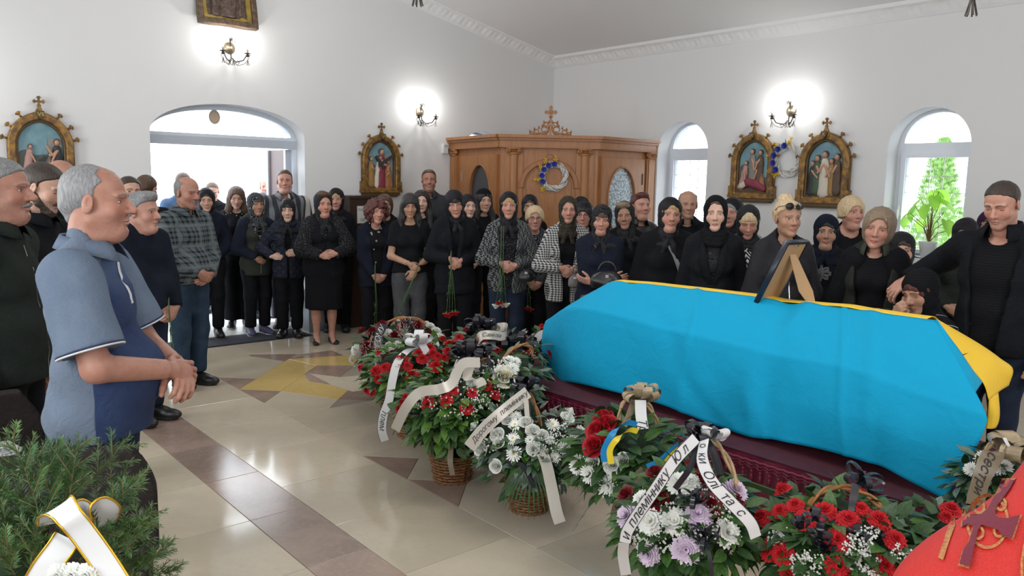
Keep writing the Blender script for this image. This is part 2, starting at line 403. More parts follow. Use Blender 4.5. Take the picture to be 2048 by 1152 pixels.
# seal seen from behind on the fanlight with mirrored lettering
seal = NT('seal_sticker'); P, x, y, z = seal.coord(); rr = ((y*1-3.215)*(y*1-3.215)+((z-2.365)*(z-2.365))*.75)
r_ = rr.op('SQRT'); seal.put('Base Color', seal.mix(r_.lt(.045), seal.mix((r_*190).sin().gt(.2), (.40, .34, .27), (.33, .28, .23)), seal.mix(r_.lt(.026), (.45, .36, .27), (.52, .33, .22))))
seal.put('Roughness', .6)
put2d('round_seal', [arc(3.215, 2.365, .062, .077, 0, 2*PI, 28)[:-1]], .004, -.25, M_DOOR, seal.m, door)
_gl = {}
def glyph(ch):
    """vertices and faces of one letter of unit size, with its left edge at x=0"""
    if ch in _gl: return _gl[ch]
    if ch == 'н':
        v = []; f = []
        for x0, y0, x1, y1 in ((0, 0, .088, .542), (.088, .238, .346, .319), (.346, 0, .434, .542)):
            k = len(v); v += [(x0, y0), (x1, y0), (x1, y1), (x0, y1)]; f.append((k, k+1, k+2, k+3))
    else:
        cu = bpy.data.curves.new('text', 'FONT'); cu.body = ch; cu.size = 1; cu.resolution_u = 2
        o = bpy.data.objects.new('tmp', cu); COL.objects.link(o); me = bpy.data.meshes.new_from_object(o.evaluated_get(bpy.context.evaluated_depsgraph_get()))
        v = [(q.co.x, q.co.y) for q in me.vertices]; f = [tuple(p.vertices) for p in me.polygons]; bpy.data.objects.remove(o); bpy.data.curves.remove(cu); bpy.data.meshes.remove(me)
        m0 = min([q[0] for q in v], default=0); v = [(x-m0, y) for x, y in v]
    _gl[ch] = (v, f, max([q[0] for q in v], default=0)); return _gl[ch]
def text_mesh(txt, size, mirror=False, ext=.0, font=None, shear=0.0):
    V = []; Fc = []; x = 0
    for ch in txt:
        if ch == ' ': x += .30; continue
        v, f, w_ = glyph(ch); k = len(V); V += [(x+a_+shear*c_, c_-.3) for a_, c_ in v]; Fc += [tuple(i+k for i in q) for q in f]; x += w_+.085
    W_ = x-.085; V = [((a_-W_/2)*size*(-1 if mirror else 1), c_*size, ext) for a_, c_ in V]; me = bpy.data.meshes.new('lettering'); me.from_pydata(V, [], Fc); me.update(); return me
me = text_mesh('ПАРАФІЯ СВ. ВАСИЛІЯ ОО. ВАСИЛІЯН', .085, True, .0015); me.transform(Matrix.Translation((3.30, 2.21, -.25))); me.transform(M_DOOR)
ob('mirrored_lettering', me, mat('frosted_letters', (.80, .82, .86), .7, alpha=.22), door)
# ------------------------------------------------------------------ arched side windows
pvc = mat('window_pvc', (.66, .70, .76), .35); sill_m = mat('sill_pvc', (.78, .79, .81), .4); bar_m = mat('glazing_bar', (.62, .60, .58), .5)
def window(n, x0, x1, zb, zs, rise, M, depth=.27, label=None):
    r = empty('window_%d' % n, kind='structure', label=label); c = (x0+x1)/2; f = .055
    out = [(x0, zb), (x1, zb)]+arc(c, zs, (x1-x0)/2, rise, 0, PI, 24)
    top = [(x0+f, zs+.045), (x1-f, zs+.045)]+arc(c, zs+.045, (x1-x0)/2-f, rise-f-.02, 0, PI, 20)[1:-1]
    low = rect(x0+f+.035, zb+.07, x1-f-.035, zs-.10)
    put2d('window_frame', [out, top, low], .07, -depth, M, pvc, r)
    put2d('sash', [rect(x0+f-.01, zb+.03, x1-f+.01, zs-.05), low], .03, -depth+.045, M, pvc, r)
    for lp in (top, low): put2d('pane', [lp], .006, -depth, M, glass, r)
    b = MB(); lx0, lx1, lz0, lz1 = x0+f+.035, x1-f-.035, zb+.07, zs-.10; w_ = lx1-lx0; h_ = lz1-lz0
    for k in (.38, .60): b.box((lx0+w_*k-.003, lz0, -depth-.004), (lx0+w_*k+.003, lz1, -depth+.004), M)
    for k in (.25, .62, .80): b.box((lx0, lz0+h_*k-.003, -depth-.004), (lx1, lz0+h_*k+.003, -depth+.004), M)
    b.ob('glazing_bar', bar_m, r)
    b = MB(); b.box((x0-.03, zb-.03, -depth+.03), (x1+.03, zb, .05), M); b.box((x0-.03, zb-.045, .03), (x1+.03, zb, .055), M); b.ob('window_sill', sill_m, r)
    b = MB(); b.box((x0+f, zb+.40, -depth+.06), (x0+f+.02, zb+.50, -depth+.075), M); b.box((x0+f+.004, zb+.36, -depth+.075), (x0+f+.016, zb+.46, -depth+.10), M); b.ob('handle', sill_m, r)
window(1, -6.54, -5.78, 1.06, 2.14, .37, M_SIDE, label='arched white window beside the wooden confessional')
window(2, -3.63, -2.87, 1.06, 2.14, .37, M_SIDE, label='arched white window with potted plant on its sill')
window(3, -.7, .06, 1.06, 2.14, .37, M_SIDE, label='arched white window nearest the altar')
window(4, 6.38, 7.12, 1.07, 2.10, .30, M_DOOR, .3, label='arched window half hidden above the confessional')
# ------------------------------------------------------------------ outside
b = MB(); b.box((-60, -40, -.3), (-8.9, 60, -.05)); b.box((-8.9, 8.45, -.3), (30, 60, -.05))
tag(b.ob('ground_outside', mat('paving', (.55, .56, .58), .8, noise=.5, nscale=1)), kind='structure')
thuja = NT('thuja_foliage'); P = thuja.coord()[0]; thuja.put('Base Color', thuja.mix(thuja.noise(9, 4, P), (.10, .26, .06), (.42, .62, .20))); thuja.put('Roughness', .9); thuja = thuja.m
bark = mat('bark', (.16, .10, .06), .9, noise=.5)
def conifer(x, y, hgt, rad, label):
    r = empty('thuja_tree', (x, y, -.05), label=label, cat='tree'); rg = random.Random(int(x*99))
    b = MB(); b.tube([(0, 0, 0), (0, 0, hgt*.9)], [.05, .01]); b.ob('trunk', bark, r)
    v = []; f = []
    for i in range(2600):
        h = rg.random()**.8*.97; a = rg.uniform(0, 2*PI); rr = rad*(1-h)**.75*(.35+.65*rg.random()**.5)*min(1, .5+h*5)
        p = Vector((rr*math.cos(a), rr*math.sin(a), .15+h*(hgt-.15))); s = .05+.05*rg.random(); d = Vector((math.cos(a)*.6, math.sin(a)*.6, 1.0)).normalized()
        q = Vector((-math.sin(a+rg.uniform(-1, 1)), math.cos(a), 0)).normalized()*s*.35
        k = len(v); v += [p, p+d*s*.5+q, p+d*s, p+d*s*.5-q]; f.append((k, k+1, k+2, k+3))
    o = ob('foliage', mesh_np('foliage', v, f, False), thuja, r); o['kind'] = 'stuff'
conifer(-4.42, 11.4, 2.5, .58, 'pointed green conifer standing outside the potted plant window')
b = MB(); b.box((-4.25, 11.9, .0), (-4.0, 12.2, 2.1)); tag(b.ob('red_banner_post', mat('red_banner', (.6, .03, .08), .7)), 'red upright banner post outside the window beside the conifer', 'post')
# low shed roof seen through the doorway
b = MB()
for k in range(7): b.box((-24.0, -1.2+k*.55, 2.0-k*.12), (-20, -1.12+k*.55, 2.08-k*.12))
b.box((-24, -2.2, 0), (-23.8, 3.0, .9)); b.box((-22.1, -.9, 0), (-22.0, -.8, 2.0)); b.box((-22.1, 2.2, 0), (-22.0, 2.3, 1.4))
tag(b.ob('timber_shelter', mat('pale_timber', (.55, .42, .28), .8)), 'pale timber shelter outside beyond the doorway', 'shelter')
# ------------------------------------------------------------------ solid modelling kit: blended volumes meshed on a grid
f32 = np.float32
def surfnet(Fd, lo, h):
    Fd = Fd.copy(); big = f32(.5*h)
    for ax in range(3):
        for e in (0, -1):
            sl = [slice(None)]*3; sl[ax] = e; Fd[tuple(sl)] = np.maximum(Fd[tuple(sl)], big)
    s = Fd < 0; nx, ny, nz = Fd.shape
    cnt = np.zeros((nx-1, ny-1, nz-1), np.int8)
    for a in (0, 1):
        for b_ in (0, 1):
            for c in (0, 1): cnt += s[a:nx-1+a, b_:ny-1+b_, c:nz-1+c]
    act = (cnt > 0) & (cnt < 8); I, J, K = np.nonzero(act)
    if len(I) == 0: return np.zeros((0, 3)), np.zeros((0, 4), int)
    V = {}
    for a in (0, 1):
        for b_ in (0, 1):
            for c in (0, 1): V[a, b_, c] = Fd[I+a, J+b_, K+c]
    acc = np.zeros((len(I), 3), f32); num = np.zeros(len(I), f32)
    cs = list(V)
    for p in cs:
        for ax in range(3):
            if p[ax]: continue
            q = list(p); q[ax] = 1; q = tuple(q); va, vb = V[p], V[q]; m_ = (va < 0) != (vb < 0)
            t = np.where(m_, va/np.where(va == vb, 1, va-vb), 0)
            for k in range(3): acc[:, k] += np.where(m_, (t if k == ax else p[k]), 0)
            num += m_
    P = acc/num[:, None]+np.stack([I, J, K], 1)
    P = P*h+np.asarray(lo, f32)
    idx = np.full(act.shape, -1, np.int32); idx[I, J, K] = np.arange(len(I))
    quads = []
    for ax in range(3):
        u, w = [(1, 2), (2, 0), (0, 1)][ax]
        sa = [slice(0, n) for n in Fd.shape]; sb = list(sa); sa[ax] = slice(0, Fd.shape[ax]-1); sb[ax] = slice(1, Fd.shape[ax])
        d = s[tuple(sa)].astype(np.int8)-s[tuple(sb)].astype(np.int8)
        e = np.stack(np.nonzero(d), 1); sg = d[tuple(e.T)]
        ok = (e[:, u] > 0) & (e[:, w] > 0) & (e[:, u] < Fd.shape[u]-1) & (e[:, w] < Fd.shape[w]-1); e = e[ok]; sg = sg[ok]
        def cell(du, dw):
            q = e.copy(); q[:, u] += du; q[:, w] += dw; return idx[q[:, 0], q[:, 1], q[:, 2]]
        Q = np.stack([cell(-1, -1), cell(0, -1), cell(0, 0), cell(-1, 0)], 1)
        Q[sg < 0] = Q[sg < 0][:, ::-1]; quads.append(Q)
    return P, np.concatenate(quads)
A3 = lambda *p: np.array(p, dtype=np.float64)
class Vol:
    def __init__(s, lo, hi, h):
        s.lo = np.array(lo, float); s.h = h; n = np.ceil((np.array(hi)-s.lo)/h).astype(int)+1
        s.ax = [(s.lo[i]+np.arange(n[i])*h).astype(f32) for i in range(3)]; s.F = np.full(tuple(n), .3, f32)
    def sub(s, a, b_):
        sl = []
        for i in range(3):
            i0 = max(0, int((a[i]-s.lo[i])/s.h)-1); i1 = min(len(s.ax[i]), int((b_[i]-s.lo[i])/s.h)+3)
            if i1 <= i0: return None, None
            sl.append(slice(i0, i1))
        X = s.ax[0][sl[0]][:, None, None]; Y = s.ax[1][sl[1]][None, :, None]; Z = s.ax[2][sl[2]][None, None, :]
        return tuple(sl), (X, Y, Z)
    def comb(s, sl, d, k, mode):
        f = s.F[sl]
        if mode == '-': f_, d_ = -f, d
        else: f_, d_ = f, d
        r = np.minimum(f_, d_)
        if k > 0: r = r-np.maximum(k-np.abs(f_-d_), 0)**2/(4*k)
        s.F[sl] = -r if mode == '-' else r
    def ell(s, c, r, k=.01, mode='+', R=None):
        c = np.asarray(c, float); r = np.asarray(r, float)
        rr = r if R is None else np.full(3, r.max()); pad = k+3*s.h
        sl, P = s.sub(c-rr-pad, c+rr+pad)
        if sl is None: return s
        x, y, z = P[0]-f32(c[0]), P[1]-f32(c[1]), P[2]-f32(c[2])
        if R is not None:
            R = np.asarray(R); x, y, z = [R[0, i]*x+R[1, i]*y+R[2, i]*z for i in range(3)]
        a, b_, c_ = (x/f32(r[0])), (y/f32(r[1])), (z/f32(r[2]))
        k0 = np.sqrt(a*a+b_*b_+c_*c_); a, b_, c_ = a/f32(r[0]), b_/f32(r[1]), c_/f32(r[2])
        k1 = np.sqrt(a*a+b_*b_+c_*c_)+1e-6
        s.comb(sl, (k0*(k0-1)/k1).astype(f32), k, mode); return s
    def cap(s, a, b_, ra, rb=None, k=.01, mode='+', sy=1.0, cut=False):
        a = np.asarray(a, float); b_ = np.asarray(b_, float); rb = ra if rb is None else rb; m_ = max(ra, rb)+k+3*s.h
        sl, P = s.sub(np.minimum(a, b_)-m_, np.maximum(a, b_)+m_)
        if sl is None: return s
        ba = b_-a; L2 = float(ba@ba)+1e-9
        x, y, z = P[0]-f32(a[0]), P[1]-f32(a[1]), P[2]-f32(a[2])
        t0 = (x*f32(ba[0])+y*f32(ba[1])+z*f32(ba[2]))/f32(L2); t = np.clip(t0, 0, 1)
        dx, dy, dz = x-t*f32(ba[0]), (y-t*f32(ba[1]))/f32(sy), z-t*f32(ba[2])
        d = np.sqrt(dx*dx+dy*dy+dz*dz)-(f32(ra)+t*f32(rb-ra))
        if sy < 1: d = d*f32(.5+.5*sy)
        if cut: d = np.maximum(d, (t0-1)*f32(math.sqrt(L2)))
        s.comb(sl, d.astype(f32), k, mode); return s
    def poly(s, pts, rs, **kw):
        rs = rs if hasattr(rs, '__len__') else [rs]*len(pts)
        for i in range(len(pts)-1): s.cap(pts[i], pts[i+1], rs[i], rs[i+1], **kw)
        return s
    def grid(s): return s.ax[0][:, None, None], s.ax[1][None, :, None], s.ax[2][None, None, :]
    def cutf(s, fn, k=0):   # keep where fn<=0
        d = fn(*s.grid())
        if k: s.F = -(np.minimum(-s.F, -d)-np.maximum(k-np.abs(s.F-d), 0)**2/(4*k))
        else: s.F = np.maximum(s.F, d)
        s.F = s.F.astype(f32); return s
    def ripple(s, fn): s.F = (s.F+fn(*s.grid())).astype(f32); return s
    def mesh(s): return surfnet(s.F, s.lo, s.h)
def rotm(pitch=0, yaw=0, roll=0):
    """pitch>0 nods down (towards +y front), yaw>0 turns towards -x, roll>0 tips to +x"""
    p, y, r = -pitch, yaw, roll
    Rx = np.array([[1, 0, 0], [0, math.cos(p), -math.sin(p)], [0, math.sin(p), math.cos(p)]])
    Rz = np.array([[math.cos(y), -math.sin(y), 0], [math.sin(y), math.cos(y), 0], [0, 0, 1]])
    Ry = np.array([[math.cos(r), 0, math.sin(r)], [0, 1, 0], [-math.sin(r), 0, math.cos(r)]])
    return Rz@Ry@Rx
def sines(amp, *waves):
    def fn(X, Y, Z):
        o = 0
        for (a, b_, c, ph) in waves: o = o+np.sin(a*X+b_*Y+c*Z+ph)
        return (amp*o/len(waves)).astype(f32)
    return fn
# ------------------------------------------------------------------ hands (right hand; local x to the fingers, z back of the hand, y thumb side)
def make_hand(curl=.5, thumb=.3, spread=.0, h=.0045, fc=None):
    v = Vol((-.05, -.075, -.10), (.2, .085, .05), h)
    v.cap((-.03, 0, 0), (.012, 0, 0), .026, .026, k=.015, sy=1.0)
    v.ell((.045, -.002, 0), (.052, .040, .0155), .014)
    v.cap((.02, .022, -.006), (.05, .03, -.006), .016, .012, k=.012)
    tips = []
    for i, (y, L, r) in enumerate(((.030, .074, .0088), (.0105, .082, .0092), (-.0095, .076, .0088), (-.028, .06, .0078))):
        c = (fc[i] if fc else curl*(1+.08*i)); p = A3(.082-.004*abs(i-1.2), y, .001); a = c*.55; ya = spread*(1.5-i)
        pts = [A3(.045, y*.8, .002), p]; rs = [r*1.1, r*1.08]
        for seg, rr in ((.46, 1), (.30, .94), (.24, .82)):
            p = p+L*seg*A3(math.cos(a)*math.cos(ya), math.sin(ya)*math.cos(a), -math.sin(a)); pts.append(p); rs.append(r*rr); a += c*1.05
        v.poly(pts, rs, k=.0035); tips.append(pts[-1])
    p0 = A3(.018, .03, -.008); d1 = A3(.62, .62-.4*thumb, -.25-.5*thumb); d1 /= np.linalg.norm(d1); d2 = A3(.88, .25-.5*thumb, -.3-.5*thumb); d2 /= np.linalg.norm(d2)
    v.poly([p0, p0+d1*.044, p0+d1*.044+d2*.03, p0+d1*.044+d2*.055], [.0155, .0125, .0115, .0092], k=.006)
    return v.mesh()
HANDS = {k: make_hand(*a) for k, a in dict(relax=(.38, .25, .05), curl=(.62, .5, .0), fist=(1.25, 1.0, .0), flat=(.16, .15, .06), drape=(.5, .1, .12)).items()}
HANDS_N = {k: make_hand(*a, h=.0032) for k, a in dict(curl=(.62, .5, .0), drape=(.5, .1, .12)).items()}
def place_hand(kind, side, W, X, Z, sc=1.0, near=False):
    v, f = (HANDS_N if near and kind in HANDS_N else HANDS)[kind]; X = X/np.linalg.norm(X); Z = Z-X*(Z@X); Z = Z/np.linalg.norm(Z); Y = np.cross(Z, X)
    if side < 0: v = v*A3(1, -1, 1); f = f[:, ::-1]
    return (v*sc)@np.stack([X, Y, Z])+W, f
# ------------------------------------------------------------------ head
def make_head(s, h=.0048, body_neck=None):
    """head frame: origin between the ears, y forward; s is a dict of face factors"""
    v = Vol((-.105, -.125, -.205), (.105, .135, .135), h); g = s.get
    fw = g('fw', 1.0); jw = g('jaw', 1.0); fat = g('fat', 0.0); age = g('age', .3); nz = g('nose', 1.0); male = g('male', 0)
    v.ell((0, -.014, .035), (.076*fw, .096, .080), 0)
    v.ell((0, .018, -.028), (.063*fw, .071, .086), .02)
    for sx in (-1, 1):
        v.cap((sx*.045*jw, -.012, -.060), (sx*.012, .058, -.098), .017+.008*fat, .017+.003*male, k=.022)
        v.ell((sx*.037*fw, .050, -.027-.006*fat), (.025+.004*fat, .026, .028), .014)
        v.cap((sx*.014, .083, .019), (sx*.046, .070, .020), .0075+.0025*male, .007, k=.010)
        v.ell((sx*.0315, .092, .001), (.0175, .0165, .0115), .009, '-')
        v.ell((sx*.0315, .0630, .0), (.0135, .0135, .0135), .0035)
        if age > .35: v.ell((sx*.031, .0700, -.0145), (.014, .007, .0045), .006)
    v.cap((0, .062, -.101), (0, .066, -.099), .017+.003*male+.004*fat, None, k=.016)
    if fat > .4: v.ell((0, .025, -.115), (.045, .045, .028), .03)
    v.poly([(0, .080, .014), (0, .094, -.010), (0, .1065*1.0+.003*(nz-1), -.031)], [.0068, .0078*nz, .0120*nz], k=.008)
    for sx in (-1, 1):
        v.ell((sx*.0125*nz, .0925, -.0345), (.0082*nz, .0105, .0085), .006)
    v.poly([(-.021, .0765, -.0665), (-.007, .0872, -.0630), (.007, .0872, -.0630), (.021, .0765, -.0665)], [.003, .0048, .0048, .003], k=.006)
    v.poly([(-.018, .0765, -.0715), (0, .0855, -.0745), (.018, .0765, -.0715)], [.003, .0062, .003], k=.006)
    v.poly([(-.024, .0800, -.0683), (0, .0930, -.0673), (.024, .0800, -.0683)], .0012, k=.004, mode='-')
    v.cap((-.013, .089, -.0855), (.013, .089, -.0855), .005, k=.008, mode='-')
    if age > .2:
        for sx in (-1, 1): v.poly([(sx*.0195, .0985, -.034), (sx*.028, .0905, -.052), (sx*.0315, .082, -.068)], [.002, .0025*age/.5, .001], k=.006, mode='-')
    er = g('ear', 1.0)
    if er:
        for sx in (-1, 1):
            Rm = rotm(0.15, -sx*.35, 0)
            v.ell((sx*.0765*fw, -.012, -.006), (.0085, .0185*er, .031*er), .006, R=Rm)
            v.ell((sx*.0870*fw, -.006, -.002), (.0065, .0095, .017), .004, '-', R=Rm)
    # neck down to the collar bones
    nr = g('nr', .050); nb = A3(0, -.035, -.17) if body_neck is None else body_neck
    v.cap((0, -.028, -.045), nb, nr, nr*1.08, k=.022)
    return v
def hair_vol(kind, s, h=.006):
    g = s.get; fw = g('fw', 1.0)
    lo, hi = (-.15, -.17, -.16), (.15, .14, .19)
    if kind == 'long': lo = (-.17, -.17, -.34)
    v = Vol(lo, hi, h); vv = {'short': .0065, 'buzz': .0035, 'fringe': .0055, 'receding': .0055, 'gent': .010}.get(kind, .013)
    if g('under'): vv = min(vv, .006)
    v.ell((0, -.016, .036), (.077*fw+vv, .097+vv, .081+vv), 0)
    if kind in ('short', 'buzz', 'fringe', 'receding', 'gent'):
        top = {'receding': .098, 'fringe': .13, 'buzz': .080, 'gent': .078}.get(kind, .073)
        v.cap((0, -.075, -.02), (0, -.07, -.05), .045, .035, k=.03)
        def line(X, Y, Z):
            yy = np.clip((Y+.012)/.085, 0, 1); zl = np.where(Y > -.012, -.012+(top+.012)*yy**.55, -.012+(Y+.012)*.85) + 0*X
            zl = zl-np.where((Y > -.016) & (Y < .008), .018, 0)*(np.abs(X) > .05)
            return ((zl-Z)*.75).astype(f32)
        v.cutf(line, .006)
        for sx in (-1, 1): v.ell((sx*.09, -.012, -.012), (.03, .021, .034), .004, '-')
        if kind == 'fringe': v.ell((0, .03, .125), (.085, .115, .085), .008, '-')
        if kind == 'receding':
            for sx in (-1, 1): v.ell((sx*.042, .075, .090), (.036, .062, .045), .012, '-')
            v.ell((0, .06, .135), (.06, .07, .03), .02, '-')
        if kind == 'gent':
            v.ell((.01, .05, .10), (.06, .045, .028), .03)
            v.cutf(lambda X, Y, Z: ((.072-Z)*(Y > .06)-.5*(Y <= .06)).astype(f32))
        v.ripple(sines(.0016, (160, 30, 40, 0), (-90, 40, 120, 1), (220, 90, 0, 2)))
    else:
        ln = g('hlen', .10); wd = g('hwid', 1.0)
        if kind == 'updo':
            v.cap((0, -.075, .0), (0, -.07, -.04), .045, .03, k=.03)
            def line(X, Y, Z):
                yy = np.clip((Y+.012)/.085, 0, 1); zl = np.where(Y > -.012, -.005+(.075)*yy**.6, -.005+(Y+.012)*.85)+0*X
                return ((zl-Z)*.75).astype(f32)
            v.cutf(line, .006)
            v.ell(g('bun', (0, -.055, .115)), (.05, .045, .038), .012)
            v.ripple(sines(.0035, (110, 60, 40, 0), (-130, 90, 120, 1), (200, 190, 130, 2)))
        else:
            v.ell((0, -.022, -.015), ((.080 if g('under') else .089)*wd*fw, .092, .115), .03)
            if kind == 'long':
                for sx in (-1, 1): v.poly([(sx*.07, -.03, -.03), (sx*.085, .0, -.14), (sx*.095, .045, -.28)], [.035, .036, .026], k=.03)
                v.poly([(0, -.08, -.03), (0, -.085, -.25)], [.06, .05], k=.04)
            if kind == 'curly': v.ell((0, -.02, .01), (.125, .115, .125), .03)
            bang = g('bang', .052); asy = g('part', 0.0)
            v.ell((asy, .122, bang-.112), (.082*fw*g('open', 1.0), .092, .112), .006, '-')
            if kind != 'long': v.cutf(lambda X, Y, Z: (-ln-Z+.15*(Y-.0)).astype(f32), .01)
            if kind == 'curly': v.ripple(sines(.017, (95, 30, 60, 0), (-50, 100, 75, 1), (60, -80, 100, 2)))
            else: v.ripple(sines(.0024, (140, 130, 8, 0), (-190, 90, 12, 1)))
    if g('under'): v.cutf(lambda X, Y, Z: (.015-Y+.25*(Z-.04)+0*X).astype(f32), .01)
    return v
def scarf_vol(s, h=.006, style='hood'):
    g = s.get; v = Vol((-.20, -.19, -.32), (.20, .21, .17), h); fw = g('fw', 1.0)
    if style == 'hat':
        v.ell((0, -.018, .045), (.088, .108, .095), 0); v.cutf(lambda X, Y, Z: ((.035+.25*Y-.0)-Z+0*X).astype(f32), .008)
        v.ripple(sines(.003, (150, 120, 0, 0), (0, 0, 190, 1))); return v
    v.ell((0, -.022, .036), (.089*fw, .112, .096), 0)
    v.ell((0, -.012, -.045), (.084*fw, .090, .105), .03)
    v.ell((0, -.022, -.150), (.088, .080, .060), .03)
    drape = g('drape', .5)
    if drape: v.ell((0, -.03, -.225), (.11+.075*drape, .10, .055), .04)
    if g('knot', 1):
        v.ell((0, .062, -.155), (.030, .024, .022), .010)
        for sx in (-1, 1): v.poly([(sx*.008, .075, -.165), (sx*(.03+.01*drape), .088, -.23), (sx*.045, .085, -.29)], [.014, .022, .020], k=.012, sy=.6)
    else:
        for i in range(3): v.poly([(-.075, .01, -.13-.03*i), (-.03, .055+.01*i, -.15-.03*i), (.03, .055+.01*i, -.145-.03*i), (.075, .01, -.12-.03*i)], .021, k=.008)
    top = g('ftop', .074)
    v.ell((0, .130, top-.102), (.066*fw*g('fopen', 1.0), .118, .102), .008, '-')
    v.ripple(sines(.0028, (34, 70, 95, 0), (-60, 40, 50, 1), (10, 120, -60, 2)))
    return v
# ------------------------------------------------------------------ skin, eyes, cloth materials
def skin_mat(tone=(.62, .40, .31), lip=(.45, .17, .15), brow=(.10, .06, .04), age=.3, stubble=0, red=.12):
    t = NT('skin'); _, x, y, z = t.attr('hp'); P, X, Y, Z = t.coord(); ax = x.abs(); front = y.gt(.03)
    n1 = t.noise(26, 4, P); n2 = t.noise(240, 3, P)
    c = t.mix(n1.step(.35, .65)*.6, tone, (tone[0]*.86, tone[1]*.72, tone[2]*.68))
    ch = ((ax-.04)*(ax-.04)+(z+.028)*(z+.028)).op('SQRT'); ns = (x*x+(z+.036)*(z+.036)).op('SQRT')
    c = t.mix((1-ch.step(.008, .034))*front*red*1.2, c, (tone[0]*.95, tone[1]*.52, tone[2]*.48))
    c = t.mix((1-ns.step(.004, .022))*front*red*1.3, c, (tone[0]*.92, tone[1]*.55, tone[2]*.5))
    es = ((ax-.031)*(ax-.031)+z*z*2.0).op('SQRT')
    c = t.mix((1-es.step(.012, .024))*front*(.30+.3*age), c, (tone[0]*.66, tone[1]*.48, tone[2]*.50))
    if stubble:
        m_ = (1-(z+.0).step(-.055, -.035))*y.step(-.02, .03)*(1-z.lt(-.125)); c = t.mix(m_*stubble*n2.step(.3, .6), c, (tone[0]*.42, tone[1]*.42, tone[2]*.46))
    bc = (ax-.030)*(ax-.030)*-9.0+.0235-(ax-.02)*.05; bt = (ax-.052)*-.09+.0012
    bm = (1-((z-bc).abs()/bt.max(.0008)).step(.75, 1.35))*ax.gt(.011)*(1-ax.step(.050, .055))*front
    c = t.mix(bm*n2.step(.15, .5)*.9, c, brow)
    lz = (z+.0677).abs(); lm = (1-((x/.0235)*(x/.0235)+((z+.0683)/.0085)*((z+.0683)/.0085)).step(.75, 1.15))*front
    c = t.mix(lm*.85, c, lip); ml = (1-(lz).step(.0007, .0017))*(1-ax.step(.021, .025))*front
    c = t.mix(ml*.85, c, (.10, .03, .03))
    no = ((ax-.0085)*(ax-.0085)+(z+.0425)*(z+.0425)).op('SQRT'); c = t.mix((1-no.step(.0022, .0042))*front*.8, c, (.12, .045, .04))
    fr = ((z*260+n1*7).sin().step(.75, 1.0))*z.step(.045, .06)*front*(1-ax.step(.035, .05))*(.35*age)
    c = t.mix(fr, c, (tone[0]*.6, tone[1]*.45, tone[2]*.42))
    t.put('Base Color', c); t.put('Roughness', .48); t.put('Subsurface Weight', .0); t.put('Specular IOR Level', .35)
    t.bump(n2+n1*.6, .25+.2*age, .0018); return t.m
eye_mats = []
for ic in ((.07, .035, .02), (.10, .16, .22), (.09, .10, .06)):
    t = NT('eye'); P, x, y, z = t.coord(); r = (x*x+z*z).op('SQRT')
    t.put('Base Color', t.mix(r.lt(.0062), (.60, .56, .53), t.mix(r.lt(.0028), ic, (.01, .01, .01)))); t.put('Roughness', .12); eye_mats.append(t.m)
lash_m = mat('eyelash', (.035, .022, .018), .7)
def eye_mesh(op, gaze=0.0):
    """almond of the open eye on a 14 mm ball, with lash line; op = openness"""
    r = .01415; b = MB(); n = 10; hu = .0060*op; hl = .0042*op
    v = []; f = []
    for i in range(n+1):
        u = -1+2*i/n; x = u*.0148; zt = hu*(1-u*u)**.7-.0006*(1-op)*6; zb = -hl*(1-u*u)**.8-.0006*(1-op)*6
        for j in range(5):
            z = zb+(zt-zb)*j/4; y = math.sqrt(max(r*r-x*x-z*z, 1e-8)); v.append((x, y, z))
    for i in range(n):
        for j in range(4): f.append((i*5+j, (i+1)*5+j, (i+1)*5+j+1, i*5+j+1))
    if op > .12: b.add(v, f, 0)
    top = [Vector(v[i*5+4])*1.015 for i in range(n+1)]; b.tube(top, [.0003]+[.00095]*(n-1)+[.0003], 5, mi=1)
    bot = [Vector(v[i*5])*1.008 for i in range(n+1)]; b.tube(bot, .00035, 4, mi=1)
    return b
EYES = {}
def eye_me(op, ic):
    k = (op, ic)
    if k not in EYES:
        me = eye_mesh(op).mesh('eye', True); me.materials.append(eye_mats[ic]); me.materials.append(lash_m); EYES[k] = me
    return EYES[k]
def hair_mat(col, tip=None, rough=.5):
    k = 'hair_%d_%d_%d' % tuple(int(c*200) for c in col)
    if k in _mats: return _mats[k]
    t = NT('hair'); P, x, y, z = t.coord(); v = t.vec(x*170, y*170, z*22); n1 = t.noise(1, 4, v); n2 = t.noise(14, 3, P)
    c2 = tip or tuple(min(1, c*1.7+.006) for c in col)
    t.put('Base Color', t.mix(n1.step(.38, .68)*.75, col, c2)); t.put('Roughness', rough); t.put('Specular IOR Level', .4)
    t.bump(n1+n2*.4, .8, .004); _mats[k] = t.m; return t.m
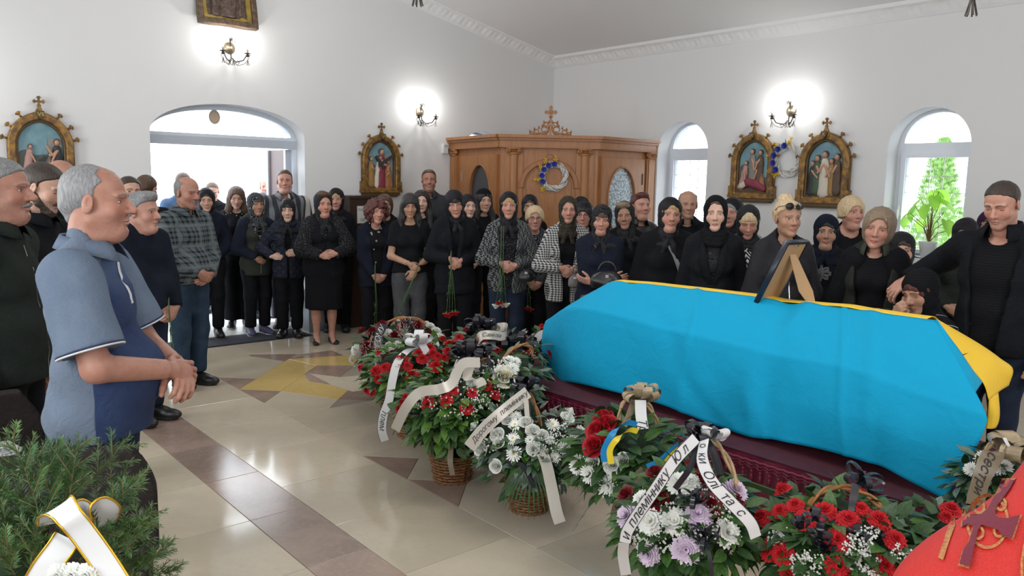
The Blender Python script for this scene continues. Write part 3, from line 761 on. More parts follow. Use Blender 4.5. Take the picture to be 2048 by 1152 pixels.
def cloth(name, c1, c2=None, pat='plain', sc=1.0, rough=.9, sheen=.0, bump=.25, c3=None):
    if name in _mats: return _mats[name]
    t = NT(name); P, x, y, z = t.coord(); n = t.noise(420, 2, P); w = t.noise(9, 3, P); c2 = c2 or tuple(k*1.5+.004 for k in c1); u = x+y*.55
    if pat == 'plain': c = t.mix(w.step(.3, .7)*.35, c1, c2)
    elif pat == 'knit': c = t.mix((z*420).sin().step(-.2, .9)*.5, c1, c2)
    elif pat == 'plaid':
        a = ((u*150/sc).sin().step(.1, .5)); b = ((z*150/sc).sin().step(.1, .5)); g = ((u*37/sc+1).sin().step(.85, .95)).max((z*37/sc).sin().step(.85, .95))
        c = t.mix(g*.7, t.mix((a+b)*.5, c1, c2), c3 or (.30, .32, .34))
    elif pat == 'houndstooth':
        fx = (u*31/sc).frac(); fz = (z*31/sc).frac(); a = fx.lt(.5); b = fz.lt(.5); d = ((u+z)*62/sc).frac().lt(.5)
        q = (a*b)+((a-b).abs()*d); c = t.mix(q.min(1), c1, c2)
    elif pat == 'weave':
        a = ((u*190/sc+(z*95/sc).sin()*1.8).sin()); b = ((z*150/sc+(u*80).sin()*1.5).sin()); c = t.mix((a*b).step(-.1, .12), c1, c2)
    elif pat == 'stripe':
        s_ = (u*95/sc).sin(); s2 = (u*31/sc+.8).sin(); c = t.mix(s2.step(.55, .65)*.8, t.mix(s_.step(.1, .35), c1, c2), c3 or (.55, .52, .48))
    elif pat == 'dots': c = t.mix(t.voronoi(26/sc, P).lt(.17), c1, c2)
    elif pat == 'flecks': c = t.mix(t.noise(120/sc, 3, P).step(.60, .66), c1, c2)
    elif pat == 'paisley': c = t.mix(((t.voronoi(22/sc, P)*38+w*5).sin()).step(.55, .75), c1, c2)
    elif pat == 'diamond':
        q = (((u*9.5/sc).frac()-.5).abs()+((z*6.5/sc).frac()-.5).abs()); c = t.mix((q*26).sin().step(.1, .25), c1, c2)
    elif pat == 'net':
        q = (((u+z*.6)*34/sc).frac()-.5).abs().gt(.40).max((((u-z*.6)*34/sc).frac()-.5).abs().gt(.40)); c = t.mix(q, c1, c2)
    elif pat == 'quilt': c = t.mix(w.step(.3, .7)*.4, c1, c2)
    elif pat == 'strokes': c = t.mix((t.voronoi(9/sc, t.vec(x*.6, y, z*1.8), 'DISTANCE_TO_EDGE')).lt(.018), c1, c2)
    elif pat == 'denim': c = t.mix(n.step(.35, .65)*.5+w.step(.4, .75)*.5, c1, c2)
    t.put('Base Color', c); t.put('Roughness', rough); t.put('Specular IOR Level', .12)
    if sheen: t.put('Sheen Weight', sheen); t.put('Sheen Roughness', .5)
    if pat == 'quilt':
        q = (((u+z*.9)*13).frac()-.5).abs().min((((u-z*.9)*13).frac()-.5).abs()); t.bump(q.step(0, .16)+n*.05, .9, .012)
    elif pat == 'puffer': pass
    else: t.bump(n*.5+t.noise(34, 4, P, .6, .8)*2.2, bump*1.5, .006)
    _mats[name] = t.m; return t.m
# ------------------------------------------------------------------ people
def ik(S, Wp, L1, L2, pole):
    d = Wp-S; D = np.linalg.norm(d); D2 = min(D, (L1+L2)*.995); u = d/D
    if D > D2: Wp = S+u*D2
    a = (L1*L1-L2*L2+D2*D2)/(2*D2); hh = math.sqrt(max(L1*L1-a*a, 1e-6)); p = pole-u*(pole@u); p /= np.linalg.norm(p)
    return S+u*a+p*hh, Wp
def surf_y(v, x, z, side=1):
    i = int(round((x-v.lo[0])/v.h)); k = int(round((z-v.lo[2])/v.h)); i = min(max(i, 0), v.F.shape[0]-1); k = min(max(k, 0), v.F.shape[2]-1)
    col = v.F[i, :, k]; ins = np.nonzero(col < 0)[0]
    if len(ins) == 0: return None
    j = ins[-1]
    if j+1 >= len(col): return v.ax[1][j]
    a, b_ = col[j], col[j+1]; return float(v.ax[1][j]+v.h*a/(a-b_))
def on_surf(v, pts, off=.003):
    out = []
    for x, z in pts:
        y = surf_y(v, x, z)
        if y is not None: out.append((x, y+off, z))
    return out
def shoe_vol(kind):
    v = Vol((-.07, -.11, -.02), (.07, .22, .14), .0065)
    if kind == 'pump':
        v.ell((0, .12, .020), (.040, .075, .024), .01); v.ell((0, -.035, .035), (.030, .055, .030), .02); v.cap((0, .05, .022), (0, -.02, .030), .030, .028, k=.02); v.cap((0, -.05, .0), (0, -.05, .03), .014, .020, k=.01)
        v.ell((0, .03, .07), (.026, .075, .040), .006, '-')
    else:
        t = .030 if kind == 'sneaker' else .020
        v.ell((0, .12, .035), (.047, .085, .038), .01); v.ell((0, -.03, .045), (.038, .06, .055), .03); v.cap((0, .07, .050), (0, -.02, .070), .040, .042, k=.03)
        v.cap((0, .125, .012), (0, -.045, .012), .048, .040, k=.01, sy=1); v.cap((0, -.02, .06), (0, -.03, .11), .045, .045, k=.02)
    v.cutf(lambda X, Y, Z: (-Z+0*X+0*Y).astype(f32)); return v.mesh()
SHOES = {k: shoe_vol(k) for k in ('sneaker', 'shoe', 'pump')}
def shoe_me(kind, m1, m2):
    k = (kind, m1.name, m2.name)
    if k not in EYES:
        v, f = SHOES[kind]; me = mesh_np('shoe', v, f); me.materials.append(m1); me.materials.append(m2)
        zc = v[f].mean(axis=1)[:, 2]; lim = .022 if kind == 'sneaker' else .008
        me.polygons.foreach_set('material_index', (zc < lim).astype(np.int32)); EYES[k] = me
    return EYES[k]
blk = cloth('black_cloth', (.0065, .007, .009), (.011, .012, .015)); blk2 = cloth('black_wool', (.008, .009, .012), (.014, .015, .020), bump=.5); blk3 = cloth('black_knit', (.006, .0065, .008), (.012, .013, .016), 'knit')
blk_sheen = cloth('black_satin', (.012, .012, .015), (.03, .03, .035), rough=.55); navy = cloth('navy_cloth', (.008, .010, .019), (.013, .017, .030)); navy2 = cloth('navy_wool', (.010, .013, .024), (.017, .022, .038), bump=.5)
lace = cloth('black_lace', (.010, .010, .012), (.060, .062, .068), 'paisley', 1.0, .8); leather = mat('black_leather', (.012, .012, .013), .32, bump=.4, bscale=60)
jeans = cloth('blue_jeans', (.018, .035, .065), (.045, .075, .115), 'denim'); dark_jeans = cloth('dark_jeans', (.012, .018, .035), (.025, .035, .06), 'denim'); grey_jeans = cloth('grey_jeans', (.045, .047, .052), (.085, .088, .095), 'denim')
shoe_b = mat('shoe_black', (.012, .012, .013), .4); sole_b = mat('sole_black', (.02, .02, .02), .7); sole_w = mat('sole_white', (.6, .6, .6), .6); shoe_n = mat('shoe_purple', (.05, .045, .10), .6)
metal_m = mat('steel_fitting', (.6, .6, .62), .3, 1.0)
PEOPLE = {}
TONES = dict(fair=(.51, .32, .24), pink=(.49, .27, .205), tan=(.40, .24, .165), pale=(.58, .39, .31), ruddy=(.39, .20, .145))
HAIR = dict(black=(.012, .010, .010), brown=(.06, .032, .018), dark=(.028, .018, .013), blond=(.32, .20, .09), ash=(.17, .125, .085), grey=(.15, .15, .15), red=(.065, .018, .015), white=(.55, .53, .50), silver=(.17, .17, .175), lblond=(.44, .33, .20))
def person(key, px, top, d, f=0, label='', group=None, fem=True, hs=1.0, bw=1.0, belly=0.0, tone='fair', lip=None, age=.4, stub=0, face=None,
           pitch=0.0, yaw=0.0, roll=0.0, op=.9, eye=0, hair=None, hcol='dark', hk=None, scarf=None, scm=None, sk=None, glasses=None,
           top_=('shirt', {}), inner=None, bottom='trousers', bmat=None, tmat=None, shoe='shoe', smat=None, pose='clasp', arms=None, seat=False, near=False, back=False, dz=0.0, lean=0.0, legs_bare=False, hem_leg=.06, vh=None, shift=(0, 0), outside=False, hand_kind=None, low=False, beard=None):
    face = dict(face or {}); face.setdefault('male', 0 if fem else 1); face.setdefault('age', age); face.setdefault('jaw', .92 if fem else 1.08); face.setdefault('nr', (.045 if fem else .056)*(1+.2*max(0, bw-1)*2)); face.setdefault('fat', max(0, (bw-1)*2))
    pad = (.016 if (hair or scarf) else .004)+(.004 if scarf else 0)
    P0 = at(px, top, d); Ht = P0[2]-pad*hs-dz
    if seat: dzz = -.36; Hb = Ht-dzz
    else: dzz = 0.0; Hb = Ht
    s = Hb/1.7; Z = lambda fr: fr*Hb+dzz
    tc = O[:2]-P0[:2]; tc = tc/np.linalg.norm(tc); rt = RT[:2]/np.linalg.norm(RT[:2]); fr_ = math.radians(f)
    hd = tc*math.cos(fr_)+np.array([-tc[1], tc[0]])*math.sin(fr_)   # + turns counter-clockwise (to the picture's right)
    rz = math.atan2(-hd[0], hd[1])
    root = empty('person', (P0[0]-hd[0]*.03+shift[0], P0[1]-hd[1]*.03+shift[1], dz), rz, label, 'person', group)
    PEOPLE[key] = root
    skin = skin_mat(TONES[tone] if isinstance(tone, str) else tone, lip or ((.48, .16, .15) if fem else (.42, .20, .17)), HAIR.get(hcol, (.05, .03, .02)) if hcol not in ('white', 'grey', 'silver', 'lblond', 'blond') else (.16, .12, .09), age, stub, .22 if fem else .26)
    # landmarks
    sh = (.140 if fem else .172)*s*(1+.35*(bw-1)); ax = (1 if fem else 1.13)*(1+.5*(bw-1))
    HC = A3(lean*.5, .03, Z(1)-.115*hs); Rh = rotm(pitch, yaw, roll); NB = A3(lean*.5, .005, Z(1)-.205*hs)
    piv = HC+A3(0, -.03, -.07)*hs
    def H2B(p): return (np.asarray(p)*hs-A3(0, -.03, -.07)*hs)@Rh.T+piv
    def B2H(p): return ((np.asarray(p)-piv)@Rh+A3(0, -.03, -.07)*hs)/hs
    fy = (.105+.03*max(0, bw-1)*3)*s+belly*.11
    S = {1: A3(sh, -.012, Z(.797)), -1: A3(-sh, -.012, Z(.797))}; L1, L2 = .178*Hb, .150*Hb
    aw = A3
    P_ = dict(clasp=({1: aw(.055, fy+.055, Z(.555)), -1: aw(-.065, fy+.035, Z(.545))}, {1: (aw(-.86, .12, -.42), aw(.1, 1, .1), 'curl'), -1: (aw(.86, .10, -.45), aw(-.1, 1, .15), 'curl')}),
              low=({1: aw(.05, fy+.045, Z(.505)), -1: aw(-.06, fy+.03, Z(.50))}, {1: (aw(-.7, .12, -.62), aw(.1, 1, .1), 'curl'), -1: (aw(.72, .10, -.60), aw(-.1, 1, .15), 'curl')}),
              high=({1: aw(.055, fy+.06, Z(.615)), -1: aw(-.065, fy+.04, Z(.61))}, {1: (aw(-.95, .1, -.1), aw(.1, 1, .2), 'curl'), -1: (aw(.95, .10, -.1), aw(-.1, 1, .15), 'curl')}),
              down=({1: aw(sh+.07, .03, Z(.487)), -1: aw(-sh-.07, .03, Z(.487))}, {1: (aw(.05, .15, -1), aw(1, 0, 0), 'relax'), -1: (aw(-.05, .15, -1), aw(-1, 0, 0), 'relax')}),
              cross=({1: aw(-.09, fy+.07, Z(.63)), -1: aw(.10, fy+.045, Z(.615))}, {1: (aw(-.97, -.1, .18), aw(0, 1, .1), 'relax'), -1: (aw(.9, -.35, .2), aw(0, .8, -.6), 'relax')}))
    Wr, Hd = P_[pose if pose in P_ else 'clasp']; Wr = dict(Wr); Hd = dict(Hd)
    for k_, v_ in (arms or {}).items():
        sd = 1 if k_[0] == 'r' else -1
        if len(k_) == 1: Wr[sd] = A3(v_[0]*s, v_[1]*s, Z(v_[2]))
        else: Hd[sd] = (A3(*v_[0]), A3(*v_[1]), v_[2])
    if hand_kind: Hd = {k_: (a, b_, hand_kind) for k_, (a, b_, c) in Hd.items()}
    E_ = {}
    for sd in (1, -1):
        pole = A3(sd*.9, -.55, -.35) if pose != 'down' else A3(sd*.3, -1, 0)
        if pose == 'cross': pole = A3(sd*.8, -.1, -.8)
        E_[sd], Wr[sd] = ik(S[sd], Wr[sd], L1, L2, pole)
    bm = math.sqrt(bw)
    def torso(v, inf=0.0, k=.05, arms_=1.0, arm_inf=None, lower=True, cutarm=False, sides=(1, -1), only=False):
        if only: pass
        elif lower: v.ell((0, -.01, Z(.515)), (.165*bw*s+inf, .115*bw*s+inf, .12*s+inf), 0)
        if not only:
            v.ell((0, .004, Z(.60)), (.135*bw*s+inf+.3*belly*.1, .096*bw*s+inf, .13*s+inf), k)
            if belly or bw > 1.08: v.ell((0, .045*s+belly*.06, Z(.585)), ((.115+.06*belly)*bw*s+inf, (.085+.06*belly)*s+inf, .125*s+inf), k)
            v.ell((0, -.005, Z(.715)), ((.148 if fem else .165)*bm*s+inf, .102*bm*s+inf, .15*s+inf), k)
            v.cap((0, -.012, Z(.806)), (sh-.02, -.012, Z(.794)), .052*s*bm+inf, .046*s*bm+inf*.8, k=k); v.cap((0, -.012, Z(.806)), (-sh+.02, -.012, Z(.794)), .052*s*bm+inf, .046*s*bm+inf*.8, k=k)
            for sx in (-1, 1):
                v.cap((sx*.10*s, -.02, Z(.820)), (0, -.018, Z(.865)), .036*s+inf*.8, .040*s+inf*.5, k=.03)
                if fem: v.ell((sx*.066*s, .068*bm*s, Z(.712)), (.058*bm*s+inf*.8, .050*bm*s+inf, .058*s+inf), .035)
        if arms_:
            ai = inf if arm_inf is None else arm_inf
            for sd in sides:
                if arms_ < .6:
                    e = S[sd]+(E_[sd]-S[sd])*arms_*2*.8; v.cap(S[sd], e, .053*s*ax+ai, .050*s*ax+ai*1.1, k=.03, cut=True)
                else:
                    v.cap(S[sd], E_[sd], .049*s*ax+ai*.9, .040*s*ax+ai, k=.03); w_ = E_[sd]+(Wr[sd]-E_[sd])*.97
                    v.cap(E_[sd], w_, .041*s*ax+ai, .030*s*ax+ai*.8, k=.018, cut=True)
    xs = [S[1][0], S[-1][0], E_[1][0], E_[-1][0], Wr[1][0], Wr[-1][0]]; ys = [0, E_[1][1], E_[-1][1], Wr[1][1], Wr[-1][1], fy, -.13]
    bl = lambda z0, z1, p=.10: ((min(xs)-p-.02, min(min(ys), -.15*bw)-p, z0), (max(xs)+p+.02, max(max(ys), fy)+p, z1))
    # --- body: head, neck, trunk, bare arms, legs and hands in one mesh
    Vs = []; Fs = []; Hs = []; off = 0
    def push(v, fc, hp=None):
        nonlocal off
        Vs.append(v); Fs.append(fc+off); Hs.append(hp if hp is not None else np.full((len(v), 3), 9.0)); off += len(v)
    nbH = B2H(NB+A3(0, -.015, -.06))
    hv, hf = make_head(face, h=(vh or (.0036 if near else .0050)), body_neck=nbH).mesh(); push(H2B(hv), hf, hv)
    kind, tk = top_; slv = tk.get('sleeve', 1.0)
    if not back:
        v = Vol(*bl(Z(.57), Z(.90)), h=.010 if near else (.016 if slv < .6 or inner == 'skin' else .026)); torso(v, -.004, arms_=1.0)
        tv, tf = v.mesh(); push(tv, tf)
    LEG = {}
    for sd in (1, -1):
        hp_ = A3(sd*.085*s, 0, Z(.50)); kn = A3(sd*.09*s, .015, .285*Hb); an = A3(sd*.085*s, -.02, .05*Hb)
        if seat: kn = A3(sd*.10, .42, .47); an = A3(sd*.10, .42, .06); hp_ = A3(sd*.085, .0, .50)
        LEG[sd] = (hp_, kn, an)
    if legs_bare:
        v = Vol((-.25, -.15, 0), (.25, .2, Z(.42)), .012)
        for sd in (1, -1):
            a, b_, c = LEG[sd]; v.cap(a, b_, .075*s, .052*s, k=.02); v.cap(b_, c, .052*s*bm, .033*s, k=.02); v.ell((b_+c)/2+A3(0, -.015, .04), (.045*bm, .050*bm, .11), .02); v.cap(c, (c[0], .10, .03), .032, .026, k=.02)
        lv, lf = v.mesh(); push(lv, lf)
    for sd in (1, -1):
        X, Zd, hk_ = Hd[sd]; hv, hf = place_hand(hk_, sd, Wr[sd], X, Zd, (.93 if fem else 1.04)*s*.98, near); push(hv, hf)
    me = mesh_np('body', np.concatenate(Vs), np.concatenate(Fs))
    at_ = me.attributes.new('hp', 'FLOAT_VECTOR', 'POINT'); at_.data.foreach_set('vector', np.concatenate(Hs).astype(f32).ravel())
    ob('body', me, skin, root)
    # --- eyes, glasses
    if not back:
        for sx in (-1, 1):
            o = ob('eye', eye_me(op, eye), None, root); c = H2B(A3(sx*.0315, .0632, 0)); M4 = Matrix(Rh.tolist()).to_4x4(); M4.translation = Vector(c); o.matrix_local = M4@Matrix.Scale(hs, 4)
    if glasses:
        b = MB()
        for sx in (-1, 1):
            ring = [H2B(A3(sx*.033+.0235*math.cos(a), .092-.018*abs(math.cos(a)*.0235/.0235)*(.0 if sx*math.cos(a) < 0 else .45), .0+.0185*math.sin(a))) for a in np.linspace(0, 2*PI, 17)]
            b.tube(ring, .0016, 5, cap=False); b.tube([H2B(A3(sx*.056, .086, .004)), H2B(A3(sx*.074, .06, .004)), H2B(A3(sx*.077, -.01, .006))], .0015, 5)
        b.tube([H2B(A3(-.010, .093, .004)), H2B(A3(0, .097, .006)), H2B(A3(.010, .093, .004))], .0014, 5)
        b.ob('glasses', mat('spectacle_frame', glasses, .3), root, True)
    # --- hair and head cloth
    hkw = dict(face); hkw.update(hk or {})
    if scarf == 'hood': hkw['under'] = 1
    if beard:
        v = Vol((-.09, -.03, -.15), (.09, .12, .01), .004)
        if beard == 'full':
            for sx in (-1, 1): v.cap((sx*.060*face.get('fw', 1), .000, -.040), (sx*.050, .018, -.068), .017, .021, k=.01); v.cap((sx*.050, .018, -.068), (sx*.012, .060, -.104), .022, .024, k=.01)
            v.ell((0, .045, -.118), (.036, .036, .024), .02); v.ell((0, .098, -.0690), (.020, .03, .0075), .004, '-')
        v.poly([(-.030, .078, -.0640), (-.012, .0905, -.0560), (.012, .0905, -.0560), (.030, .078, -.0640)], [.004, .0065, .0065, .004], k=.004); v.ripple(sines(.0012, (300, 50, 200, 0), (-200, 150, 260, 1)))
        bv, bf = v.mesh(); ob('beard' if beard == 'full' else 'moustache', mesh_np('beard', H2B(bv), bf), hair_mat(HAIR[hcol]), root)
    if hair:
        hv, hf = hair_vol(hair, hkw, .0045 if near else .0062).mesh(); ob('hair', mesh_np('hair', H2B(hv), hf), hair_mat(HAIR[hcol]), root)
    if scarf:
        kw = dict(face); kw.update(sk or {}); v, f_ = scarf_vol(kw, .0065, scarf).mesh(); ob('headscarf' if scarf != 'hat' else 'hat', mesh_np('scarf', H2B(v), f_), scm or blk_sheen, root)
    # --- upper clothes
    if back: ch = .02
    else: ch = .0095 if near else .0135
    inf = tk.get('inf', .014); hem = tk.get('hem', .50); fl = tk.get('flare', 1.0)
    v = Vol(*bl(Z(hem)-.03, Z(.90), .10+inf), h=ch)
    sepslv = tk.get('sepslv')
    torso(v, inf, arms_=0)
    if hem < .56: v.cap((0, .0+belly*.03, Z(.60)), (0, .0+belly*.025, Z(hem)-.02), .142*bw*s+inf, .160*bw*s*fl+inf, k=.04, sy=.74)
    v.cutf(lambda X, Y, Z_: (f32(Z(hem))-Z_+.012*np.sin(X*25)*(.0 if near else .4)+0*Y).astype(f32), .012)
    v.ripple(sines(tk.get('wrk', .0045), (18, 8, 42, 0), (-25, 20, 31, 2), (40, 10, -22, 4), (9, 45, 60, 1)))
    zv = tk.get('v'); opn = tk.get('open', 0.0)
    nc = (NB[0], .004, Z(.872))
    if zv:
        sl_ = tk.get('vw', .062)/(.86-zv)
        def vcut(X, Y, Z_): w_ = np.maximum((Z_-f32(Z(zv)))*f32(sl_/Hb), 0)+f32(opn); return np.maximum(np.maximum(np.abs(X)-w_, .045*s-Y), (f32(Z(zv)) if not opn else -9)-Z_)
        v.F = np.maximum(v.F, -vcut(*v.grid())).astype(f32)
    v.cap((nc[0], .015, Z(.842)), (nc[0], .05, Z(.93)), tk.get('neckr', .060)*s, None, k=.01, mode='-')
    if not (slv == 0 or sepslv): torso(v, inf, arms_=slv, only=True)
    cv, cf = v.mesh(); names = {'coat': 'coat', 'blazer': 'blazer', 'jacket': 'jacket', 'tee': 't_shirt', 'polo': 'polo_shirt', 'sweater': 'sweater', 'vest': 'vest', 'cardigan': 'cardigan', 'blouse': 'blouse', 'dress': 'dress', 'shirt': 'shirt'}
    tm = tmat or blk; garment = ob(names.get(kind, 'shirt'), mesh_np('garment', cv, cf), tm, root)
    if sepslv:
        for sd in (1, -1):
            w2 = Vol(*bl(Z(.55), Z(.90), .12), h=ch); e = S[sd]+(E_[sd]-S[sd])*(.82 if sepslv == 'short' else 1)
            w2.cap(S[sd]+A3(-sd*.02, 0, -.005), e, .060*s*ax+inf, .064*s*ax+inf, k=.02, cut=(sepslv == 'short'))
            if sepslv != 'short': w2.cap(e, Wr[sd], .043*s*ax+inf, .032*s*ax+inf*.8, k=.02, cut=True)
            w2.ripple(sines(.004, (18, 8, 42, 0), (-25, 20, 31, 2), (40, 10, -22, 4)))
            sv, sf = w2.mesh(); so = ob('sleeve', mesh_np('sleeve', sv, sf), tk.get('slm', tm), root)
            if tk.get('cuff'):
                dr = (e-S[sd])/np.linalg.norm(e-S[sd]); a1 = np.cross(dr, A3(0, 1, 0)); a1 /= np.linalg.norm(a1); a2 = np.cross(dr, a1)
                for q, mm in zip((-.006, .000), tk['cuff']):
                    b = MB(); rr = .064*s*ax+inf+.0005; b.tube([e+dr*(q-.002)+(a1*math.cos(t_)+a2*math.sin(t_))*rr for t_ in np.linspace(0, 2*PI, 33)], .0036, 6, cap=False); b.ob('cuff_band', mm, so, True)
    if inner and inner != 'skin':
        iv = Vol(*bl(Z(max(hem, .46)), Z(.90)), h=.014 if not near else .011); torso(iv, tk.get('iinf', .006), arms_=0)
        iv.cap((nc[0], .03, Z(tk.get('ineck', .835))), (nc[0], .09, Z(.91)), tk.get('ineckr', .055)*s, None, k=.01, mode='-')
        a_, b__ = iv.mesh(); ob('blouse', mesh_np('inner', a_, b__), inner, garment)
    # collars, lapels, plackets
    col_ = tk.get('collar'); cm = tk.get('colm', tm)
    if col_:
        g0 = {'shirt': .30, 'polo': .42, 'jacket': .55, 'stand': .35}.get(col_, .3); hC = {'stand': .045, 'jacket': .055}.get(col_, .034)*s; th = np.linspace(g0, 2*PI-g0, 25); rx, ry = (face['nr']+.018)*1.05, (face['nr']+.020)
        vv = []
        for t_ in th:
            fr2 = max(0, math.cos(t_)); bk = max(0, -math.cos(t_)); cx, cy = math.sin(t_), math.cos(t_); z0 = Z(.838)-.012*fr2+.012*bk; yc = -.008
            pr = [(0, z0-.01), (-.003, z0+hC), (.004, z0+hC+.004)]
            if col_ != 'stand': pr += [(.016+.010*fr2, z0+hC*.45), (.026+.020*fr2, z0-.004-.030*fr2**2)]
            for e_, zz in pr: vv.append((nc[0]+cx*(rx+e_), yc+cy*(ry+e_), zz))
        m_ = len(vv)//len(th); ff = [(i*m_+j, i*m_+j+1, (i+1)*m_+j+1, (i+1)*m_+j) for i in range(len(th)-1) for j in range(m_-1)]
        o = ob('collar', mesh_np('collar', vv, ff), cm, garment); md = o.modifiers.new('s', 'SOLIDIFY'); md.thickness = .003
    if tk.get('lapel'):
        lw = tk['lapel']
        for sx in (-1, 1):
            zs = np.linspace(zv, .845, 9); pts = [(sx*(max((q-zv)*sl_, 0)+opn+.004), Z(q)) for q in zs]; ptso = [(sx*(max((q-zv)*sl_, 0)+opn+.004+lw*math.sin(PI*min(1, (i+.6)/8.2))**.6), Z(q)) for i, q in enumerate(zs)]
            a_ = []; b__ = []
            for p, q in zip(pts, ptso):
                y1 = surf_y(v, p[0]+sx*.01, p[1]); y2 = surf_y(v, q[0], q[1])
                if y1 is None or y2 is None: continue
                a_.append((p[0], y1+.006, p[1])); b__.append((q[0], y2+.008, q[1]))
            if len(a_) > 2:
                n_ = len(a_); o = ob('lapel', mesh_np('lapel', a_+b__, [(i, i+1, n_+i+1, n_+i) if sx < 0 else (i, n_+i, n_+i+1, i+1) for i in range(n_-1)]), cm, garment); md = o.modifiers.new('s', 'SOLIDIFY'); md.thickness = .004
    if tk.get('placket'):
        z0, z1, pm = tk['placket']; p = on_surf(v, [(tk.get('plx', 0), Z(z)) for z in np.linspace(z0, z1, 12)], .001)
        if len(p) > 2: MB().ribbon(p, .012, (1, 0, 0), thick=.0025).ob('placket', pm, garment, True)
    if tk.get('zip'):
        z0, z1, x0 = tk['zip']; p = on_surf(v, [(x0, Z(z)) for z in np.linspace(z0, z1, 14)], .001)
        if len(p) > 2: MB().ribbon(p, .003, (1, 0, 0), thick=.002).ob('zip', metal_m, garment, True)
    for (bx, z0, z1, n_, bm_) in tk.get('buttons', ()):
        for q in np.linspace(z0, z1, n_):
            p = on_surf(v, [(bx, Z(q))], .004)
            if p: MB().lathe([(.0001, -.003), (.008, -.003), (.009, 0), (.007, .0025), (.0001, .002)], 10, M=Matrix.Translation(p[0])@Matrix.Rotation(-PI/2, 4, 'X')).ob('button', bm_, garment, True)
    # --- lower clothes
    bmm = bmat or blk
    if not low:
        if bottom == 'trousers':
            v2 = Vol((-.30*bw, -.26, 0.04), (.30*bw, .60 if seat else .26, Z(.60)), h=.019)
            v2.ell((0, -.01, Z(.515)), (.168*bw*s, .118*bw*s, .12*s), 0); v2.ell((0, 0, Z(.57)), (.145*bw*s, .10*bw*s, .08*s), .04)
            for sd in (1, -1):
                a, b_, c = LEG[sd]; v2.cap(a+A3(0, 0, -.01), b_, .095*s*bm, hem_leg+.012, k=.02); v2.cap(b_, c+A3(0, 0, .02), hem_leg+.012, hem_leg, k=.02, cut=True)
                v2.ell(a+A3(0, -.03, -.05), (.09*bm, .105*bm, .14), .03)
            v2.ripple(sines(.005, (10, 30, 36, 0), (-35, 20, 21, 2), (30, 12, -17, 4))); nm = 'trousers'
            v2.cutf(lambda X, Y, Z_: (Z_-f32(Z(.585))+0*X+0*Y).astype(f32))
        else:
            zl = tk.get('skz', .25); v2 = Vol((-.36*bw, -.30, zl*Hb-.03), (.36*bw, .30, Z(.60)), h=.017)
            v2.ell((0, -.01, Z(.515)), (.170*bw*s, .120*bw*s, .13*s), 0); v2.cap((0, 0, Z(.50)), (0, 0, zl*Hb-.02), .172*bw*s, .172*bw*s*1.02, k=.03, sy=.8)
            v2.cutf(lambda X, Y, Z_: (f32(zl*Hb)-Z_+0*X+0*Y).astype(f32)); v2.ripple(sines(.005, (30, 10, 4, 0), (-45, 20, 3, 2))); nm = 'skirt'
        lv, lf = v2.mesh(); ob(nm, mesh_np(nm, lv, lf), bmm, root)
        sm = smat or (shoe_b, sole_b)
        for sd in (1, -1):
            o = ob('shoe', shoe_me(shoe, *sm), None, root); a, b_, c = LEG[sd]; o.location = (c[0], c[1]-.01, 0.001); o.rotation_euler = (0, 0, -sd*.18); k_ = (.93 if fem else 1.05); o.scale = (k_, k_, k_)
    info = dict(root=root, v=v, Z=Z, s=s, W=Wr, E=E_, S=S, H2B=H2B, garment=garment, hd=Hd, fy=fy, Ht=Hb, rz=rz)
    root_world = Matrix.Translation(root.location)@Matrix.Rotation(rz, 4, 'Z'); info['M'] = root_world; info['cloth'] = v
    PEOPLE[key] = info; return info
# ------------------------------------------------------------------ the mourners
plaid = cloth('plaid_shirt', (.10, .12, .13), (.012, .016, .02), 'plaid', .95, c3=(.15, .17, .18))
hound = cloth('houndstooth_wool', (.015, .015, .017), (.46, .46, .45), 'houndstooth', .62)
weave = cloth('zigzag_weave', (.015, .015, .017), (.15, .16, .16), 'weave', .8)
stripe = cloth('striped_shirt', (.035, .038, .045), (.15, .155, .165), 'stripe', 1.3)
dots = cloth('dotted_blouse', (.010, .010, .013), (.45, .45, .46), 'dots', .9)
flecks = cloth('flecked_knit', (.012, .012, .014), (.16, .16, .17), 'flecks', 1)
motif = cloth('bow_motif_top', (.010, .010, .012), (.30, .30, .31), 'dots', 1.6)
diam = cloth('diamond_dress', (.010, .010, .012), (.50, .50, .49), 'diamond', 1)
net = cloth('net_dress', (.010, .010, .012), (.50, .50, .49), 'net', 1)
strokes = cloth('stroke_top', (.010, .010, .012), (.36, .36, .35), 'strokes', 1)
paisl = cloth('paisley_scarf', (.012, .013, .018), (.16, .17, .18), 'paisley', 1.4, .8); paisg = cloth('gold_flower_scarf', (.012, .012, .014), (.10, .085, .05), 'paisley', 1.0, .7)
puff = cloth('olive_vest', (.030, .033, .028), (.045, .048, .042)); green_j = cloth('dark_green_jacket', (.018, .023, .020), (.03, .036, .032), bump=.5); grey_sh = cloth('charcoal_shirt', (.035, .038, .044)); quilt = cloth('quilted_navy', (.020, .023, .038), (.035, .038, .055), 'quilt')
olive_d = cloth('dark_olive_vest', (.020, .022, .019), (.034, .037, .032)); purple_s = cloth('purple_scarf', (.030, .010, .035), (.05, .02, .06)); denim_sh = cloth('denim_shirt', (.06, .10, .18), (.09, .14, .23), 'denim')
t = NT('polo_cloth'); P, x, y, z = t.coord(); n = t.noise(500, 2, P); w = t.noise(7, 3, P)
gr = t.mix(n.step(.3, .7)*.5+w*.2, (.105, .14, .20), (.15, .19, .25)); bl_ = t.mix(z.step(1.30, 1.42), (.014, .032, .095), (.050, .085, .17)); bl_ = t.mix(z.step(1.05, 1.22)*.0+w.step(.4, .7)*.3, bl_, (.025, .05, .12))
t.put('Base Color', t.mix(y.step(.052, .056), gr, bl_)); t.put('Roughness', .9); t.bump(n*.5+t.noise(26, 4, P, .6, 1.2)*3, .5, .008); polo_m = t.m
